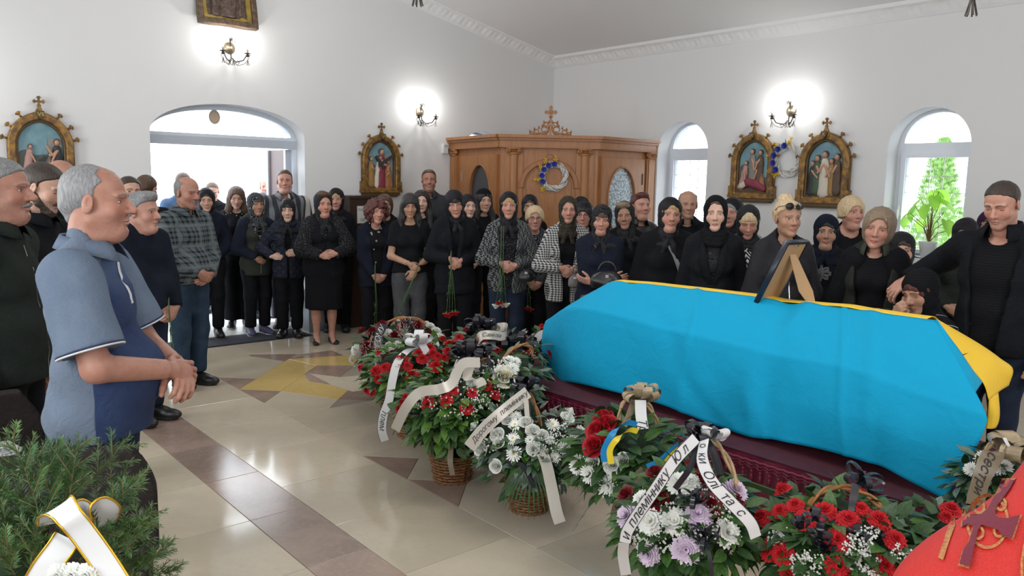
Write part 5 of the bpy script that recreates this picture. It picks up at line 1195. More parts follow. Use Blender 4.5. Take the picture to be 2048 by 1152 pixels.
# ------------------------------------------------------------------ twig wreaths with cornflowers and mimosa
white_twig = mat('white_twig', (.62, .61, .58), .8); blue_f = mat('cornflower_blue', (.012, .03, .30), .7); dark_c = mat('flower_centre', (.02, .015, .05), .8); mimosa = mat('mimosa_yellow', (.72, .47, .02), .8); sage = mat('sage_leaf', (.14, .19, .16), .8); stemg = mat('stem_green', (.05, .11, .03), .7)
def wreath(M, r, a0, a1, label, seed):
    rg = random.Random(seed); root = empty('twig_wreath', (0, 0, 0), label=label, cat='wreath', group=None); root.matrix_world = M
    for k in range(16):
        ph = rg.uniform(0, 6.28); kk = rg.choice((4, 5, 6)); rr = r*rg.uniform(.84, 1.10); b = MB()
        b.tube([((rr+.022*math.sin(kk*a+ph))*math.cos(a), (rr+.022*math.sin(kk*a+ph))*math.sin(a), .02+.018*math.cos(kk*a+ph)) for a in np.linspace(0, 2*PI, 41)], .0045, 5, cap=False); b.ob('twig', white_twig, root, True)
    n_ = 5
    for i in range(n_):
        a = a0+(a1-a0)*(i+.3)/n_; c = Vector((r*math.cos(a), r*math.sin(a), .055)); f_ = MB(); q = r*.27
        for l in range(3):
            for j in range(14):
                t_ = 2*PI*j/14+l*.2; d = Vector((math.cos(t_), math.sin(t_), .25+.35*l)).normalized(); s_ = Vector((-d.y, d.x, 0)).normalized()*q*.16; f_.add([c, c+d*q*(.7-.12*l)+s_, c+d*q*(1-.15*l), c+d*q*(.7-.12*l)-s_], [(0, 1, 2, 3)])
        fo = f_.ob('cornflower', blue_f, root); b = MB(); b.lathe([(.0001, 0), (q*.2, .0), (q*.15, q*.18), (.0001, q*.25)], 8, c=c); b.ob('flower_centre', dark_c, fo)
    for i in range(5):
        a = a0+(a1-a0)*(i)/4+rg.uniform(-.1, .1); d = Vector((math.cos(a), math.sin(a), .2)); d = (d+Vector((rg.uniform(-.5, .5), rg.uniform(-.5, .5), 0))).normalized(); p = Vector((r*math.cos(a), r*math.sin(a), .035)); b = MB(); b.tube([p, p+d*r*.5], .0015, 4)
        for j in range(44): q = p+d*r*rg.uniform(.05, .62)+Vector((rg.gauss(0, .012), rg.gauss(0, .012), rg.gauss(0, .008))); b.lathe([(.0001, -.006), (.006, -.002), (.005, .004), (.0001, .007)], 5, c=q)
        b.ob('mimosa_sprig', mimosa, root)
    for i in range(26):
        a = rg.uniform(a0-.15, a1+.15); d = Vector((math.cos(a+rg.uniform(-.9, .9)), math.sin(a+rg.uniform(-.9, .9)), rg.uniform(.1, .5))).normalized(); p = Vector((r*rg.uniform(.85, 1.1)*math.cos(a), r*rg.uniform(.85, 1.1)*math.sin(a), .03)); s_ = Vector((-d.y, d.x, 0))*.008; l_ = rg.uniform(.04, .08)
        if i == 0: lf = MB()
        lf.add([p, p+d*l_*.5+s_, p+d*l_, p+d*l_*.5-s_], [(0, 1, 2, 3)])
    o = lf.ob('foliage', sage, root); o['kind'] = 'stuff'
    return root
wreath(Mf@Matrix.Translation((.63, 1.80, .02)), .145, .45*PI, 1.25*PI, 'white twig wreath with blue cornflowers hanging on confessional front', 3)
wreath(M_SIDE@Matrix.Translation((-4.70, 2.02, .02)), .155, .50*PI, 1.36*PI, 'white twig wreath with blue cornflowers between two wall reliefs', 5)
# ------------------------------------------------------------------ painted relief stations in gothic frames
gilt = NT('aged_gilding'); P = gilt.coord()[0]; n = gilt.noise(14, 5, P, .65); gilt.put('Base Color', gilt.mix(n.step(.35, .65), (.30, .155, .03), (.09, .05, .022))); gilt.put('Metallic', .35); gilt.put('Roughness', .42); gilt.bump(gilt.noise(60, 3, P), .3, .003); gilt = gilt.m
gilt_d = mat('dark_gilding', (.12, .075, .03), .5, .3, noise=.5)
def sky_m(name, c1, c2):
    t = NT(name); P, x, y, z = t.coord(); n = t.noise(8, 4, P); t.put('Base Color', t.mix(n.step(.3, .75), c1, c2)); t.put('Roughness', .6); return t.m
sky1 = sky_m('painted_sky', (.12, .24, .30), (.20, .34, .38)); skins = mat('relief_skin', (.42, .24, .16), .6); robe = {k: mat('relief_'+k, c, .65, bump=.4, bscale=40) for k, c in dict(red=(.20, .03, .055), white=(.55, .50, .42), ochre=(.30, .17, .05), brown=(.09, .055, .035), dark=(.03, .028, .03), grey=(.20, .19, .17), rust=(.32, .12, .05), pink=(.42, .24, .22), green=(.05, .09, .05)).items()}
hill = mat('painted_hill', (.09, .10, .09), .7); stone_p = mat('painted_tower', (.24, .23, .21), .7)
def gothic(w, zb, zs, rise, n_=14):   # pointed arch outline
    R_ = (w*w+rise*rise)/(2*w); r_ = []
    a_end = math.asin(min(1, rise/R_))
    right = [(w-R_+R_*math.cos(a), zs+R_*math.sin(a)) for a in np.linspace(0, a_end, n_)]
    return [(-w, zb), (w, zb)]+right+[(-x, z) for x, z in right[::-1][1:]]
def fig(v, x, z, h, lean=0, sit=0):
    v.cap((x, 0, z), (x+lean, .0, z+h*.55), h*.16, h*.13, k=.008, sy=.6); v.cap((x+lean, .0, z+h*.55), (x+lean*1.4, .004, z+h*.78), h*.14, h*.10, k=.01, sy=.6)
def station(M, label, scene, num, sc=1.0, cross=True):
    r = empty('wall_relief', (0, 0, 0), label=label, cat='relief'); r.matrix_world = M@Matrix.Scale(sc, 4)
    def pl(nm, loops, dep, off, m_, bev=0.0, par=None):
        me = extrude2d(nm, loops, dep, bev); me.transform(Matrix.Translation((0, 0, off))); return ob(nm, me, m_, par or r)
    w = .235; po = gothic(w+.035, 0, .40, .31); pi = gothic(w-.035, .055, .40, .235)
    pl('frame', [po, pi], .07, .045, gilt, .012); pl('inner_moulding', [gothic(w-.03, .05, .40, .24), gothic(w-.052, .07, .40, .215)], .05, .03, gilt_d, .006)
    pl('painted_panel', [gothic(w-.04, .05, .40, .23)], .02, .012, sky1)
    b = MB(); b.box((-.285, -.005, 0), (.285, .03, .095)); b.ob('ledge', gilt, r); b = MB(); b.box((-.26, -.04, 0), (.26, -.005, .075)); b.box((-.235, -.055, 0), (.235, -.04, .06)); b.ob('plinth', gilt_d, r)
    for sx in (-1, 1):
        b = MB(); b.box((sx*.25-.03, .03, .0), (sx*.25+.03, .13, .09)); b.ob('pier', gilt, r)
        for q, (x_, z_, an) in enumerate(((.275, .46, .3), (.232, .565, .6), (.15, .66, .9))):
            b = MB(); p = Vector((sx*x_, z_, .05)); d = Vector((sx*math.cos(an), math.sin(an), 0)); pp = Vector((-d.y, d.x, 0)); b.tube([p-d*.015, p+d*.022], [.012, .010], 6)
            for e in (-1, 0, 1): b.tube([p+d*.018, p+d*(.038 if e else .046)+pp*e*.020], [.009, .011], 6)
            b.ob('crocket', gilt, r, True)
    b = MB(); b.box((-.05, .66, .02), (.05, .70, .09)); b.ob('shoulder_block', gilt, r)
    pl('shield', [[(-.032, .715), (.032, .715), (.034, .68), (.0, .635), (-.034, .68)]], .02, .10, gilt_d, .004)
    me = text_mesh(num, .05, False, .002); me.transform(Matrix.Translation((0, .682, .112))); ob('numeral', me, mat('pale_gilding', (.5, .38, .12), .5), r)
    if cross:
        pl('finial', [[(-.035, .70), (.035, .70), (.014, .75), (.010, .775), (-.010, .775), (-.014, .75)]], .025, .06, gilt, .004)
        pl('finial_cross', [crossy(0, .80, .052, .052, .0085, .024)], .018, .06, gilt, .003)
    hl = [(-.19, .08)]+[(x, .30+.05*math.sin(x*14+sc*9)+.03*math.sin(x*31)) for x in np.linspace(-.19, .19, 14)]+[(.19, .08)]
    if scene['bg'] == 'hill': pl('painted_hill', [hl], .008, .026, hill, .002)
    if scene['bg'] == 'tower':
        pl('painted_hill', [hl], .008, .026, hill, .002); pl('painted_tower', [[(.06, .28), (.17, .26), (.17, .45), (.12, .475), (.06, .47)]], .012, .03, stone_p, .002)
    pl('painted_ground', [rect(-.19, .05, .19, .12)], .02, .03, robe['brown'], .004)
    for (x, z, h, lean, rb, sk) in scene['figs']:
        h *= 1.14
        v = Vol((x-.14, -.05, z-.06), (x+.14, .06, z+h+.06), .0055); fig(v, x, z, h, lean); v.ripple(sines(.0025, (180, 0, 20, 0), (-90, 40, 50, 1))); a, f_ = v.mesh()
        fo = ob('relief_figure', mesh_np('figure', np.stack([a[:, 0], a[:, 2], a[:, 1]+.035], 1), f_[:, ::-1]), robe[rb], r)
        v = Vol((x-.16, -.05, z), (x+.16, .07, z+h+.06), .005); hx = x+lean*1.7; hz = z+h*.95
        v.ell((hx, .012, hz), (h*.068, h*.07, h*.085), 0); v.cap((hx, .005, hz-h*.06), (x+lean*1.4, .0, z+h*.8), h*.035, k=.004)
        for (ax_, az_) in sk: v.poly([(x+lean*1.4, .015, z+h*.72), (x+lean+(ax_-x-lean)*.5, .03, z+h*.6), (ax_, .03, az_)], [h*.04, h*.034, h*.03], k=.004)
        a, f_ = v.mesh(); ob('relief_skin', mesh_np('skin', np.stack([a[:, 0], a[:, 2], a[:, 1]+.035], 1), f_[:, ::-1]), skins, fo)
        v = Vol((hx-.06, -.05, hz-.05), (hx+.06, .05, hz+.06), .005); v.ell((hx, .002, hz+h*.02), (h*.082, h*.075, h*.092), 0); v.ell((hx, .05, hz-.01), (h*.06, h*.06, h*.075), .002, '-'); a, f_ = v.mesh(); ob('relief_hair', mesh_np('hair', np.stack([a[:, 0], a[:, 2], a[:, 1]+.035], 1), f_[:, ::-1]), robe['brown'], fo)
    if 'lie' in scene:
        v = Vol((-.19, -.04, .05), (.19, .06, .26), .0055); v.poly([(-.12, .02, .12), (-.04, .03, .17), (.05, .03, .15), (.15, .02, .10)], [.03, .045, .05, .035], k=.01, sy=.7); a, f_ = v.mesh(); fo = ob('relief_figure', mesh_np('f', np.stack([a[:, 0], a[:, 2], a[:, 1]+.035], 1), f_[:, ::-1]), robe['red'], r)
        v = Vol((-.19, -.04, .05), (.02, .07, .22), .005); v.cap((-.12, .03, .13), (-.03, .035, .175), .034, .036, sy=.7); a, f_ = v.mesh(); ob('relief_tunic', mesh_np('f', np.stack([a[:, 0], a[:, 2], a[:, 1]+.035], 1), f_[:, ::-1]), robe['white'], fo)
        v = Vol((-.19, -.04, .05), (-.08, .07, .18), .005); v.ell((-.150, .03, .115), (.022, .022, .026), 0); a, f_ = v.mesh(); ob('relief_skin', mesh_np('f', np.stack([a[:, 0], a[:, 2], a[:, 1]+.035], 1), f_[:, ::-1]), skins, fo)
        pl('halo', [arc(-.158, .118, .034, .036, 0, 2*PI, 16)[:-1]], .006, .042, gilt, .001, fo)
    if 'cross' in scene:
        b = MB(); (x0, z0, x1, z1), (x2, z2, x3, z3) = scene['cross']
        for (a0_, b0_, a1_, b1_, o_) in ((x0, z0, x1, z1, .075), (x2, z2, x3, z3, .07)):
            d = Vector((a1_-a0_, b1_-b0_, 0)); L_ = d.length; d.normalize(); p = Vector((-d.y, d.x, 0)); Mx = Matrix(((d.x, p.x, 0, a0_), (d.y, p.y, 0, b0_), (0, 0, 1, o_), (0, 0, 0, 1))); b.box((0, -.017, -.012), (L_, .017, .012), Mx)
        b.ob('relief_cross', robe['dark'], r)
    return r
def T2(M, x, z): return M@Matrix.Translation((x, z, 0))
station(T2(M_SIDE, -5.12, 1.60), 'gilded gothic relief of a fallen figure, beside the left window', dict(bg='hill', lie=1, figs=[(-.14, .12, .24, .03, 'pink', [(-.08, .20)]), (.0, .18, .30, -.01, 'grey', [(.03, .30)]), (.07, .18, .29, .01, 'brown', [(.04, .3)]), (.12, .10, .26, -.04, 'rust', [(.03, .19)])]), 'IX', 1.02)
station(T2(M_SIDE, -4.26, 1.57), 'gilded gothic relief of a figure in white cloth, right of the twig wreath', dict(bg='none', figs=[(-.13, .10, .27, .0, 'dark', [(-.06, .25)]), (-.08, .12, .30, .0, 'green', [(-.03, .31)]), (.0, .10, .35, .0, 'white', [(-.06, .30), (.07, .26)]), (.09, .11, .28, -.01, 'ochre', [(.03, .26)]), (.13, .12, .31, 0, 'brown', [(.1, .3)])]), 'X', 1.04)
station(T2(M_DOOR, 5.12, 1.575), 'gilded gothic relief of a cross bearer in crimson, right of the doorway', dict(bg='tower', figs=[(-.14, .10, .28, .0, 'ochre', [(-.11, .28)]), (-.01, .08, .38, .01, 'red', [(.06, .33), (-.05, .33)]), (-.05, .09, .30, .02, 'white', []), (.10, .08, .27, .0, 'rust', [(.08, .31)]), (.13, .08, .22, -.01, 'ochre', [(.07, .2)])], cross=((-.09, .44, .02, .30), (-.05, .33, .16, .45))), 'VI', .98)
station(T2(M_DOOR, 1.50, 1.575), 'gilded gothic relief numbered VII above the men at the picture edge', dict(bg='tower', figs=[(-.12, .15, .22, .02, 'pink', [(-.05, .24)]), (.13, .12, .29, .0, 'dark', [(.04, .40), (.08, .26)]), (.02, .10, .20, .03, 'grey', [(.05, .2)])], cross=((-.06, .18, .03, .30), (-.02, .25, .03, .22))), 'VII', 1.0)
# ------------------------------------------------------------------ large dark icon above the doorway
icon = empty('carved_icon', (0, 0, 0), label='large dark carved icon with gold inner border over the doorway', cat='icon'); Mi = M_DOOR@Matrix.Translation((3.26, 3.27, .05))@Matrix.Rotation(-.13, 4, 'X')
bronze = NT('carved_dark_bronze'); P = bronze.coord()[0]; n = bronze.noise(9, 6, P, .7, 1.5); bronze.put('Base Color', bronze.mix(n.step(.35, .7), (.055, .032, .024), (.16, .11, .08))); bronze.put('Roughness', .5); bronze.bump(n, .8, .02); bronze = bronze.m
goldl = mat('gold_leaf', (.42, .30, .06), .45, .3, noise=.6, nscale=12, col2=(.20, .13, .02), bump=.6, bscale=30)
darkfr = mat('icon_frame', (.040, .022, .014), .5, noise=.5, nscale=25, col2=(.16, .10, .05), bump=.6, bscale=40)
def wavy(x0, y0, x1, y1, amp, s=1): 
    o = []
    for (a, b_) in (((x0, y0), (x1, y0)), ((x1, y0), (x1, y1)), ((x1, y1), (x0, y1)), ((x0, y1), (x0, y0))):
        for i in range(10): t_ = i/10; o.append((a[0]+(b_[0]-a[0])*t_+amp*math.sin(t_*9+s), a[1]+(b_[1]-a[1])*t_+amp*math.cos(t_*11+s)))
    return o
for nm, lp, dp, of, m_ in (('icon_frame', [wavy(-.31, 0, .31, 1.0, .004), wavy(-.255, .06, .255, .94, .004, 2)], .08, .05, darkfr), ('gold_border', [wavy(-.258, .055, .258, .945, .004, 2), wavy(-.205, .10, .205, .9, .008, 3)], .03, .045, goldl), ('icon_panel', [wavy(-.215, .09, .215, .91, .002, 1)], .03, .03, bronze)):
    me = extrude2d(nm, lp, dp, .006); me.transform(Matrix.Translation((0, 0, of))); me.transform(Mi); ob(nm, me, m_, icon)
v = Vol((-.2, -.06, .08), (.2, .05, .9), .010)
for x_, w_ in ((-.12, .05), (.02, .085), (.11, .03)): v.cap((x_, 0, .1), (x_*.8, 0, .7), w_, w_*.7, k=.02, sy=.5)
v.ell((.0, .01, .78), (.06, .04, .07), .02); v.poly([(.11, .02, .75), (.12, .03, .4), (.14, .02, .12)], .014, k=.01); v.ripple(sines(.007, (70, 0, 20, 0), (-50, 0, 60, 1), (120, 0, -30, 2)))
a, f_ = v.mesh(); me = mesh_np('carved', np.stack([a[:, 0], a[:, 2], a[:, 1]+.05], 1), f_[:, ::-1]); me.transform(Mi); ob('carved_figures', me, bronze, icon)
# ------------------------------------------------------------------ wrought-iron sconces with lit bulbs
iron = mat('wrought_iron', (.07, .06, .05), .45, .6); brass = mat('antique_brass', (.36, .30, .20), .3, .8); candle = mat('candle_sleeve', (.40, .37, .30), .7)
bulb = NT('lit_bulb'); bulb.put('Base Color', (1, 1, 1)); bulb.put('Emission Color', (1, .97, .92, 1)); bulb.put('Emission Strength', 12.0); bulb = bulb.m
def sconce(M, label, power=9, flip=1):
    r = empty('wall_sconce', (0, 0, 0), label=label, cat='lamp'); r.matrix_world = M
    b = MB(); b.lathe([(.0001, 0), (.060, 0), (.062, .008), (.052, .014), (.048, .022), (.036, .026), (.030, .036), (.016, .040), (.0001, .046)], 24); b.ob('wall_plate', brass, r, True)
    b = MB(); b.tube([(0, -.02, .03), (0, .06, .045), (0, .10, .07), (0, .09, .10), (0, .065, .095)], .0045, 6); b.tube([(0, -.11, .05), (0, .0, .035), (0, .10, .03)], .006, 6)
    for sx in (-1, 1): b.tube([(0, -.10, .05), (sx*.03, -.15, .10), (sx*.09, -.13, .15), (sx*.13, -.06, .17)], .006, 6); b.tube([(0, -.12, .05), (sx*.05, -.185, .10), (sx*.11, -.16, .14), (sx*.15, -.10, .16), (sx*.135, -.07, .17)], .0028, 5); b.tube([(sx*(.05+.025*math.cos(a)*(1-a/16)), -.155+.025*math.sin(a)*(1-a/16), .09) for a in np.linspace(0, 9, 18)], .0025, 5)
    b.tube([(flip*(.03+.028*math.cos(a)*(1-a/12)), .075+.028*math.sin(a)*(1-a/12), .05) for a in np.linspace(-1, 7.5, 18)], .003, 5)
    b.ob('scroll_arm', iron, r, True)
    for sx in (-1, 1):
        c = (sx*.13, -.06, .17); Mc = Matrix.Translation(c)@Matrix.Rotation(-PI/2, 4, 'X'); b = MB(); b.lathe([(.004, -.035), (.020, -.03), (.010, -.012), (.012, -.004), (.034, .0), (.036, .004), (.012, .005)], 12, M=Mc)
        for k in range(5): a = 2*PI*k/5; b.add([Mc@Vector((.010*math.cos(a), .010*math.sin(a), -.03)), Mc@Vector((.028*math.cos(a-.3), .028*math.sin(a-.3), -.012)), Mc@Vector((.035*math.cos(a), .035*math.sin(a), -.02)), Mc@Vector((.028*math.cos(a+.3), .028*math.sin(a+.3), -.012))], [(0, 1, 2, 3)])
        b.ob('drip_cup', iron, r, True)
        b = MB(); b.lathe([(.0001, .005), (.012, .005), (.012, .050), (.0001, .052)], 10, M=Mc); b.ob('candle_sleeve', candle, r, True)
        b = MB(); b.lathe([(.0001, .050), (.007, .052), (.013, .066), (.011, .080), (.004, .098), (.0001, .102)], 10, M=Mc); o = b.ob('bulb', bulb, r, True)
        l = bpy.data.lights.new('sconce_light', 'POINT'); l.energy = power; l.color = (1, .975, .94); l.shadow_soft_size = .02; lo = bpy.data.objects.new('sconce_light', l); COL.objects.link(lo); lo.matrix_world = M@Matrix.Translation((c[0], c[1]+.125, c[2]))
        for x_, z_ in ((sx*.13, .17), (sx*.02, .06)):
            b = MB(); b.tube([(x_, -.10, z_), (x_, -.125, z_)], .002, 4)
            for k in range(5): b.tube([(x_, -.12, z_), (x_+.016*math.cos(k*1.26), -.18, z_+.016*math.sin(k*1.26))], .0018, 4)
            b.ob('tassel', iron, r)
    return r
SP = 3.2
sconce(T2(M_SIDE, -4.71, 2.55), 'two-armed iron candle sconce above the twig wreath on side wall', SP, -1)
sconce(T2(M_DOOR, 5.71, 2.58), 'two-armed iron candle sconce between relief and confessional', SP)
sconce(T2(M_DOOR, 3.30, 3.07), 'iron candle sconce under the dark icon over the doorway', SP)
lo = lamp('sconce_light', 'POINT', (XW+.20, .62, 2.6), 10, (1, .975, .94), .03)
# chandelier pendants reaching into the picture
for i, (px, py, dpt, L_) in enumerate(((835, 12, 4.6, 'dark metal chandelier tassel at the top edge beside cornice'), (1942, 32, 3.6, 'dark metal chandelier tassel at the top edge above window'))):
    p = at(px, py, dpt); r = empty('chandelier', tuple(p), label=L_, cat='chandelier'); sc_ = dpt/4.6
    for k in range(7): b = MB(); a = k*.9; b.tube([(0, 0, .16*sc_), (.010*math.cos(a), .010*math.sin(a), .08*sc_), (.032*sc_*math.cos(a), .032*sc_*math.sin(a), 0)], .0045*sc_, 5); b.ob('tassel_wire', iron, r)
    b = MB(); b.tube([(0, 0, .15*sc_), (0, 0, .9)], .006, 6)
    for k in range(6): a = k*PI/3; b.tube([(0, 0, .35), (.25*math.cos(a), .25*math.sin(a), .24), (.5*math.cos(a), .5*math.sin(a), .38)], .008, 6)
    b.ob('chandelier_frame', iron, r, True)
# detector box and notice stand
b = MB(); b.box((6.055, 2.08, 0), (6.125, 2.20, .045), M_DOOR); det = empty('alarm_sensor', (0, 0, 0), label='small white alarm sensor box on wall beside the confessional', cat='sensor'); b.ob('housing', mat('white_plastic', (.62, .63, .63), .4), det)
b = MB(); b.box((6.065, 2.165, .045), (6.115, 2.185, .05), M_DOOR); b.ob('lens', mat('grey_plastic', (.35, .36, .37), .3), det)
box = empty('candle_stand', (0, 0, 0), label='dark wooden candle box with printed notice behind the curly-haired woman', cat='stand'); bx = -8.1
p0, p1 = onx(700, 397, bx), onx(760, 397, bx); b = MB(); b.box((bx-.36, p0[1], .0), (bx, p1[1], p0[2])); b.box((bx-.38, p0[1]-.02, p0[2]), (bx+.02, p1[1]+.02, p0[2]+.03)); b.ob('cabinet', dark_wood, box)
pn = onx(714, 412, bx); b = MB(); b.box((bx, pn[1], pn[2]-.20), (bx+.004, pn[1]+.21, pn[2])); pap = b.ob('notice', mat('paper', (.60, .60, .58), .8), box)
for k, tx in enumerate(('ПОЖЕРТВА', 'НА', 'СВІЧКИ')):
    me = text_mesh(tx, .036, False, .0006); me.transform(Matrix.Translation((pn[1]+.105, pn[2]-.045-.058*k, bx+.0052-XW))); me.transform(M_DOOR); ob('notice_lettering', me, mat('ink', (.04, .04, .05), .7), pap)
b = MB(); q = onx(590, 655, -8.25); b.box((-8.36, 3.98, 0), (-8.12, 4.26, .43)); b.box((-8.37, 3.97, .43), (-8.11, 4.27, .46)); bn = b.ob('metal_bin', mat('brushed_steel', (.42, .44, .46), .35, .7), None); tag(bn, 'grey metal box on the floor beside the doorway jamb', 'bin')
# ------------------------------------------------------------------ potted plant on the sill
pot = empty('potted_plant', tuple(M_SIDE@Vector((-3.22, 1.06, -.13))), label='leafy green plant in white ribbed pot on the window sill', cat='plant')
b = MB(); b.lathe([(.0001, 0), (.062, 0), (.085, .13), (.092, .155), (.092, .165), (.082, .165), (.078, .15), (.0001, .15)], 24); b.ob('pot', mat('white_pot', (.66, .68, .70), .4), pot, True); b = MB(); b.lathe([(.0001, -.001), (.10, -.001), (.11, .012), (.0001, .006)], 20); b.ob('saucer', mat('white_pot', (.66, .68, .70), .4), pot, True)
lt = NT('translucent_leaf'); lt.put('Base Color', (.22, .50, .05)); lt.put('Roughness', .5); ms = lt.n('ShaderNodeMixShader'); tr = lt.n('ShaderNodeBsdfTranslucent'); tr.inputs[0].default_value = (.45, .80, .12, 1); out = lt.t.nodes['Material Output']; ms.inputs[0].default_value = .55; lt.t.links.new(lt.b.outputs[0], ms.inputs[1]); lt.t.links.new(tr.outputs[0], ms.inputs[2]); lt.t.links.new(ms.outputs[0], out.inputs[0]); leaf_t = lt.m
def heart_leaf(L_, W_, fold=.25, droop=.5, n_=8):
    v = []; f = []
    for i in range(n_+1):
        t_ = i/n_; y = L_*(t_*1.12-.12); w = W_*(math.sin(PI*min(1, t_*.95+.06))**.62)*(1-.35*t_)*(1-max(0, t_-.75)*3.2); w = max(w, .0005); z = -droop*L_*t_*t_
        if i == 0: y = -.02*L_
        for k, s_ in enumerate((-1, -.5, 0, .5, 1)): v.append((w*s_, y-(.14*L_*(1-t_)**4 if abs(s_) > .4 else 0), z+abs(s_)*w*fold))
    for i in range(n_):
        for k in range(4): f.append((i*5+k, i*5+k+1, i*5+k+6, i*5+k+5))
    return mesh_np('leaf', v, f)
hl_me = heart_leaf(.17, .085); hl_me.materials.append(leaf_t); rg = random.Random(4)
for i, (a, z, e, s_) in enumerate(((2.9, .34, .16, 1.0), (3.3, .42, .10, 1.1), (.4, .30, .12, 1.0), (.1, .40, .08, 1.05), (2.6, .24, .26, .95), (5.6, .22, .22, .9), (1.6, .48, .06, 1.0), (4.4, .36, .10, .9), (3.6, .28, .20, .8), (.9, .5, .07, .9), (5.2, .45, .05, .8), (2.2, .20, .15, .75), (6.0, .16, .28, .85))):
    p = Vector((e*math.cos(a), e*math.sin(a)*.45, .15+z)); b = MB(); b.tube([(0, 0, .15), (p.x*.3, p.y*.3, .15+z*.6), p], [.006, .004, .003], 5); b.ob('stem', mat('brown_stem', (.16, .10, .03), .6), pot, True)
    o = ob('leaf', hl_me, None, pot, loc=p, rot=(rg.uniform(-.9, -.3), rg.uniform(-.3, .3), a-PI/2)); o.scale = (s_,)*3
# ------------------------------------------------------------------ catafalque, coffin and flag
velvet = NT('maroon_velvet'); P = velvet.coord()[0]; n = velvet.noise(14, 3, P); velvet.put('Base Color', velvet.mix(n.step(.3, .7), (.030, .002, .008), (.050, .004, .014))); velvet.put('Roughness', .8); velvet.put('Sheen Weight', .08); velvet.put('Sheen Tint', (.6, .05, .12, 1)); velvet = velvet.m
satin_r = mat('crimson_satin', (.13, .005, .028), .45)
cat_ = empty('catafalque', (-2.5, 3.7, 0), label='low catafalque draped in maroon velvet with tasselled fringe', cat='bier')
TZ = .475; plan = [(-3.58, 3.20), (-1.02, 3.20), (-1.00, 4.28), (-4.12, 4.30), (-4.12, 3.74)]
LO = Vector((-2.5, 3.7, 0))
v = [Vector((x, y, TZ))-LO for x, y in plan]+[Vector((x, y, TZ-.03))-LO for x, y in plan]; b = MB(); b.add(v, [(0, 1, 2, 3, 4)]+[(i, 5+i, 5+(i+1) % 5, (i+1) % 5) for i in range(5)]); b.ob('velvet_top', velvet, cat_)
b = MB(); b.box((-1.35, -.38, 0), (1.35, .5, TZ-.03)); b.ob('bier_frame', dark_wood, cat_)
def edge_pts(step):
    out = []
    for i in range(5):
        p, q = Vector((*plan[i], 0)), Vector((*plan[(i+1) % 5], 0)); L_ = (q-p).length; n_ = max(1, int(L_/step)); d = (q-p).normalized(); nr = Vector((d.y, -d.x, 0))
        for k in range(n_): out.append((p+(q-p)*k/n_-LO, nr, L_*k/n_, i))
    return out
ep = edge_pts(.018); v = []; f = []; rows = 7
for j, (p, nr, s_, e) in enumerate(ep):
    for k in range(rows):
        t_ = k/(rows-1); z = TZ-.005-t_*(TZ-.015); a = (.006+.026*t_)*(math.sin(j*.62)+.5*math.sin(j*.27+1)); v.append(p+nr*(.012+a+.012*t_)+Vector((0, 0, z)))
nE = len(ep); f = [(j*rows+k, ((j+1) % nE)*rows+k, ((j+1) % nE)*rows+k+1, j*rows+k+1) for j in range(nE) for k in range(rows-1)]
ob('pleated_skirt', mesh_np('skirt', v, f), satin_r, cat_)
b = MB()
ep2 = edge_pts(.012); n2_ = len(ep2)
for zz, am, r_ in ((TZ-.012, .002, .006), (TZ-.028, .005, .005), (TZ-.042, .007, .004)): b.tube([p+nr*(.050)+Vector((0, 0, zz+am*math.sin(j*1.6))) for j, (p, nr, s_, e) in enumerate(ep2)]+[ep2[0][0]+ep2[0][1]*.05+Vector((0, 0, zz))], r_, 4, cap=False)
b.ob('fringe_braid', satin_r, cat_)
v = []; f = []
for (p, nr, s_, e) in edge_pts(.045):
    if e in (2,): continue
    c = p+nr*.052+Vector((0, 0, TZ-.05))
    b = MB(); b.lathe([(.002, 0), (.007, -.006), (.0065, -.016), (.004, -.020), (.007, -.024), (.0125, -.052)], 6)
    if 'ts' not in _mats:
        me = b.mesh('tassel', True); me.materials.append(satin_r); _mats['ts'] = me
    o = ob('tassel', _mats['ts'], None, cat_, loc=c)
# coffin body under the flag (local to its own empty)
coff = empty('coffin', (-2.45, 3.72, TZ), label='wooden coffin mostly hidden by the blue and yellow flag', cat='coffin')
b = MB()
sec = [(-1.10, .15), (-.55, .21), (1.16, .21)]; st = [(0, .8), (.38, 1.0), (.53, .5)]; v = []
for x, w_ in sec:
    for z, k in st: v += [(x, -w_*k, z), (x, w_*k, z)]
f = []
for i in range(2):
    a = i*6; c = a+6; f += [(a, c, c+2, a+2), (a+2, c+2, c+4, a+4), (a+4, c+4, c+5, a+5), (a+5, c+5, c+3, a+3), (a+3, c+3, c+1, a+1), (a+1, c+1, c, a)]
f += [(0, 2, 4, 5, 3, 1), (12, 13, 15, 17, 16, 14)]; b.add(v, f); b.ob('coffin_box', oak_mat('brown_wood', (.075, .035, .014), (.04, .018, .008)), coff)
b = MB()
for k in range(18): b.lathe([(.0001, 0), (.012, .001), (.016, .007), (.008, .010), (.0001, .006)], 7, c=(1.165, -.20+k*.0235, .39+.004*math.sin(k)))
b.ob('lace_trim', mat('white_lace', (.6, .58, .55), .9), coff)
flagw = NT('flag_blue'); P = flagw.coord()[0]; n = flagw.noise(300, 2, P); flagw.put('Base Color', flagw.mix(n, (.003, .30, .52), (.004, .33, .56))); flagw.put('Roughness', .8); flagw.put('Specular IOR Level', .2); flagw.bump(n*.3+flagw.noise(9, 4, P, .5, 1.0)*1.6, .35, .012); flag_b = flagw.m
flagw = NT('flag_yellow'); P = flagw.coord()[0]; n = flagw.noise(300, 2, P); flagw.put('Base Color', flagw.mix(n, (.80, .50, .022), (.86, .56, .04))); flagw.put('Roughness', .75); flagw.bump(n*.3+flagw.noise(9, 4, P, .5, 1.0)*1.6, .35, .012); flag_y = flagw.m
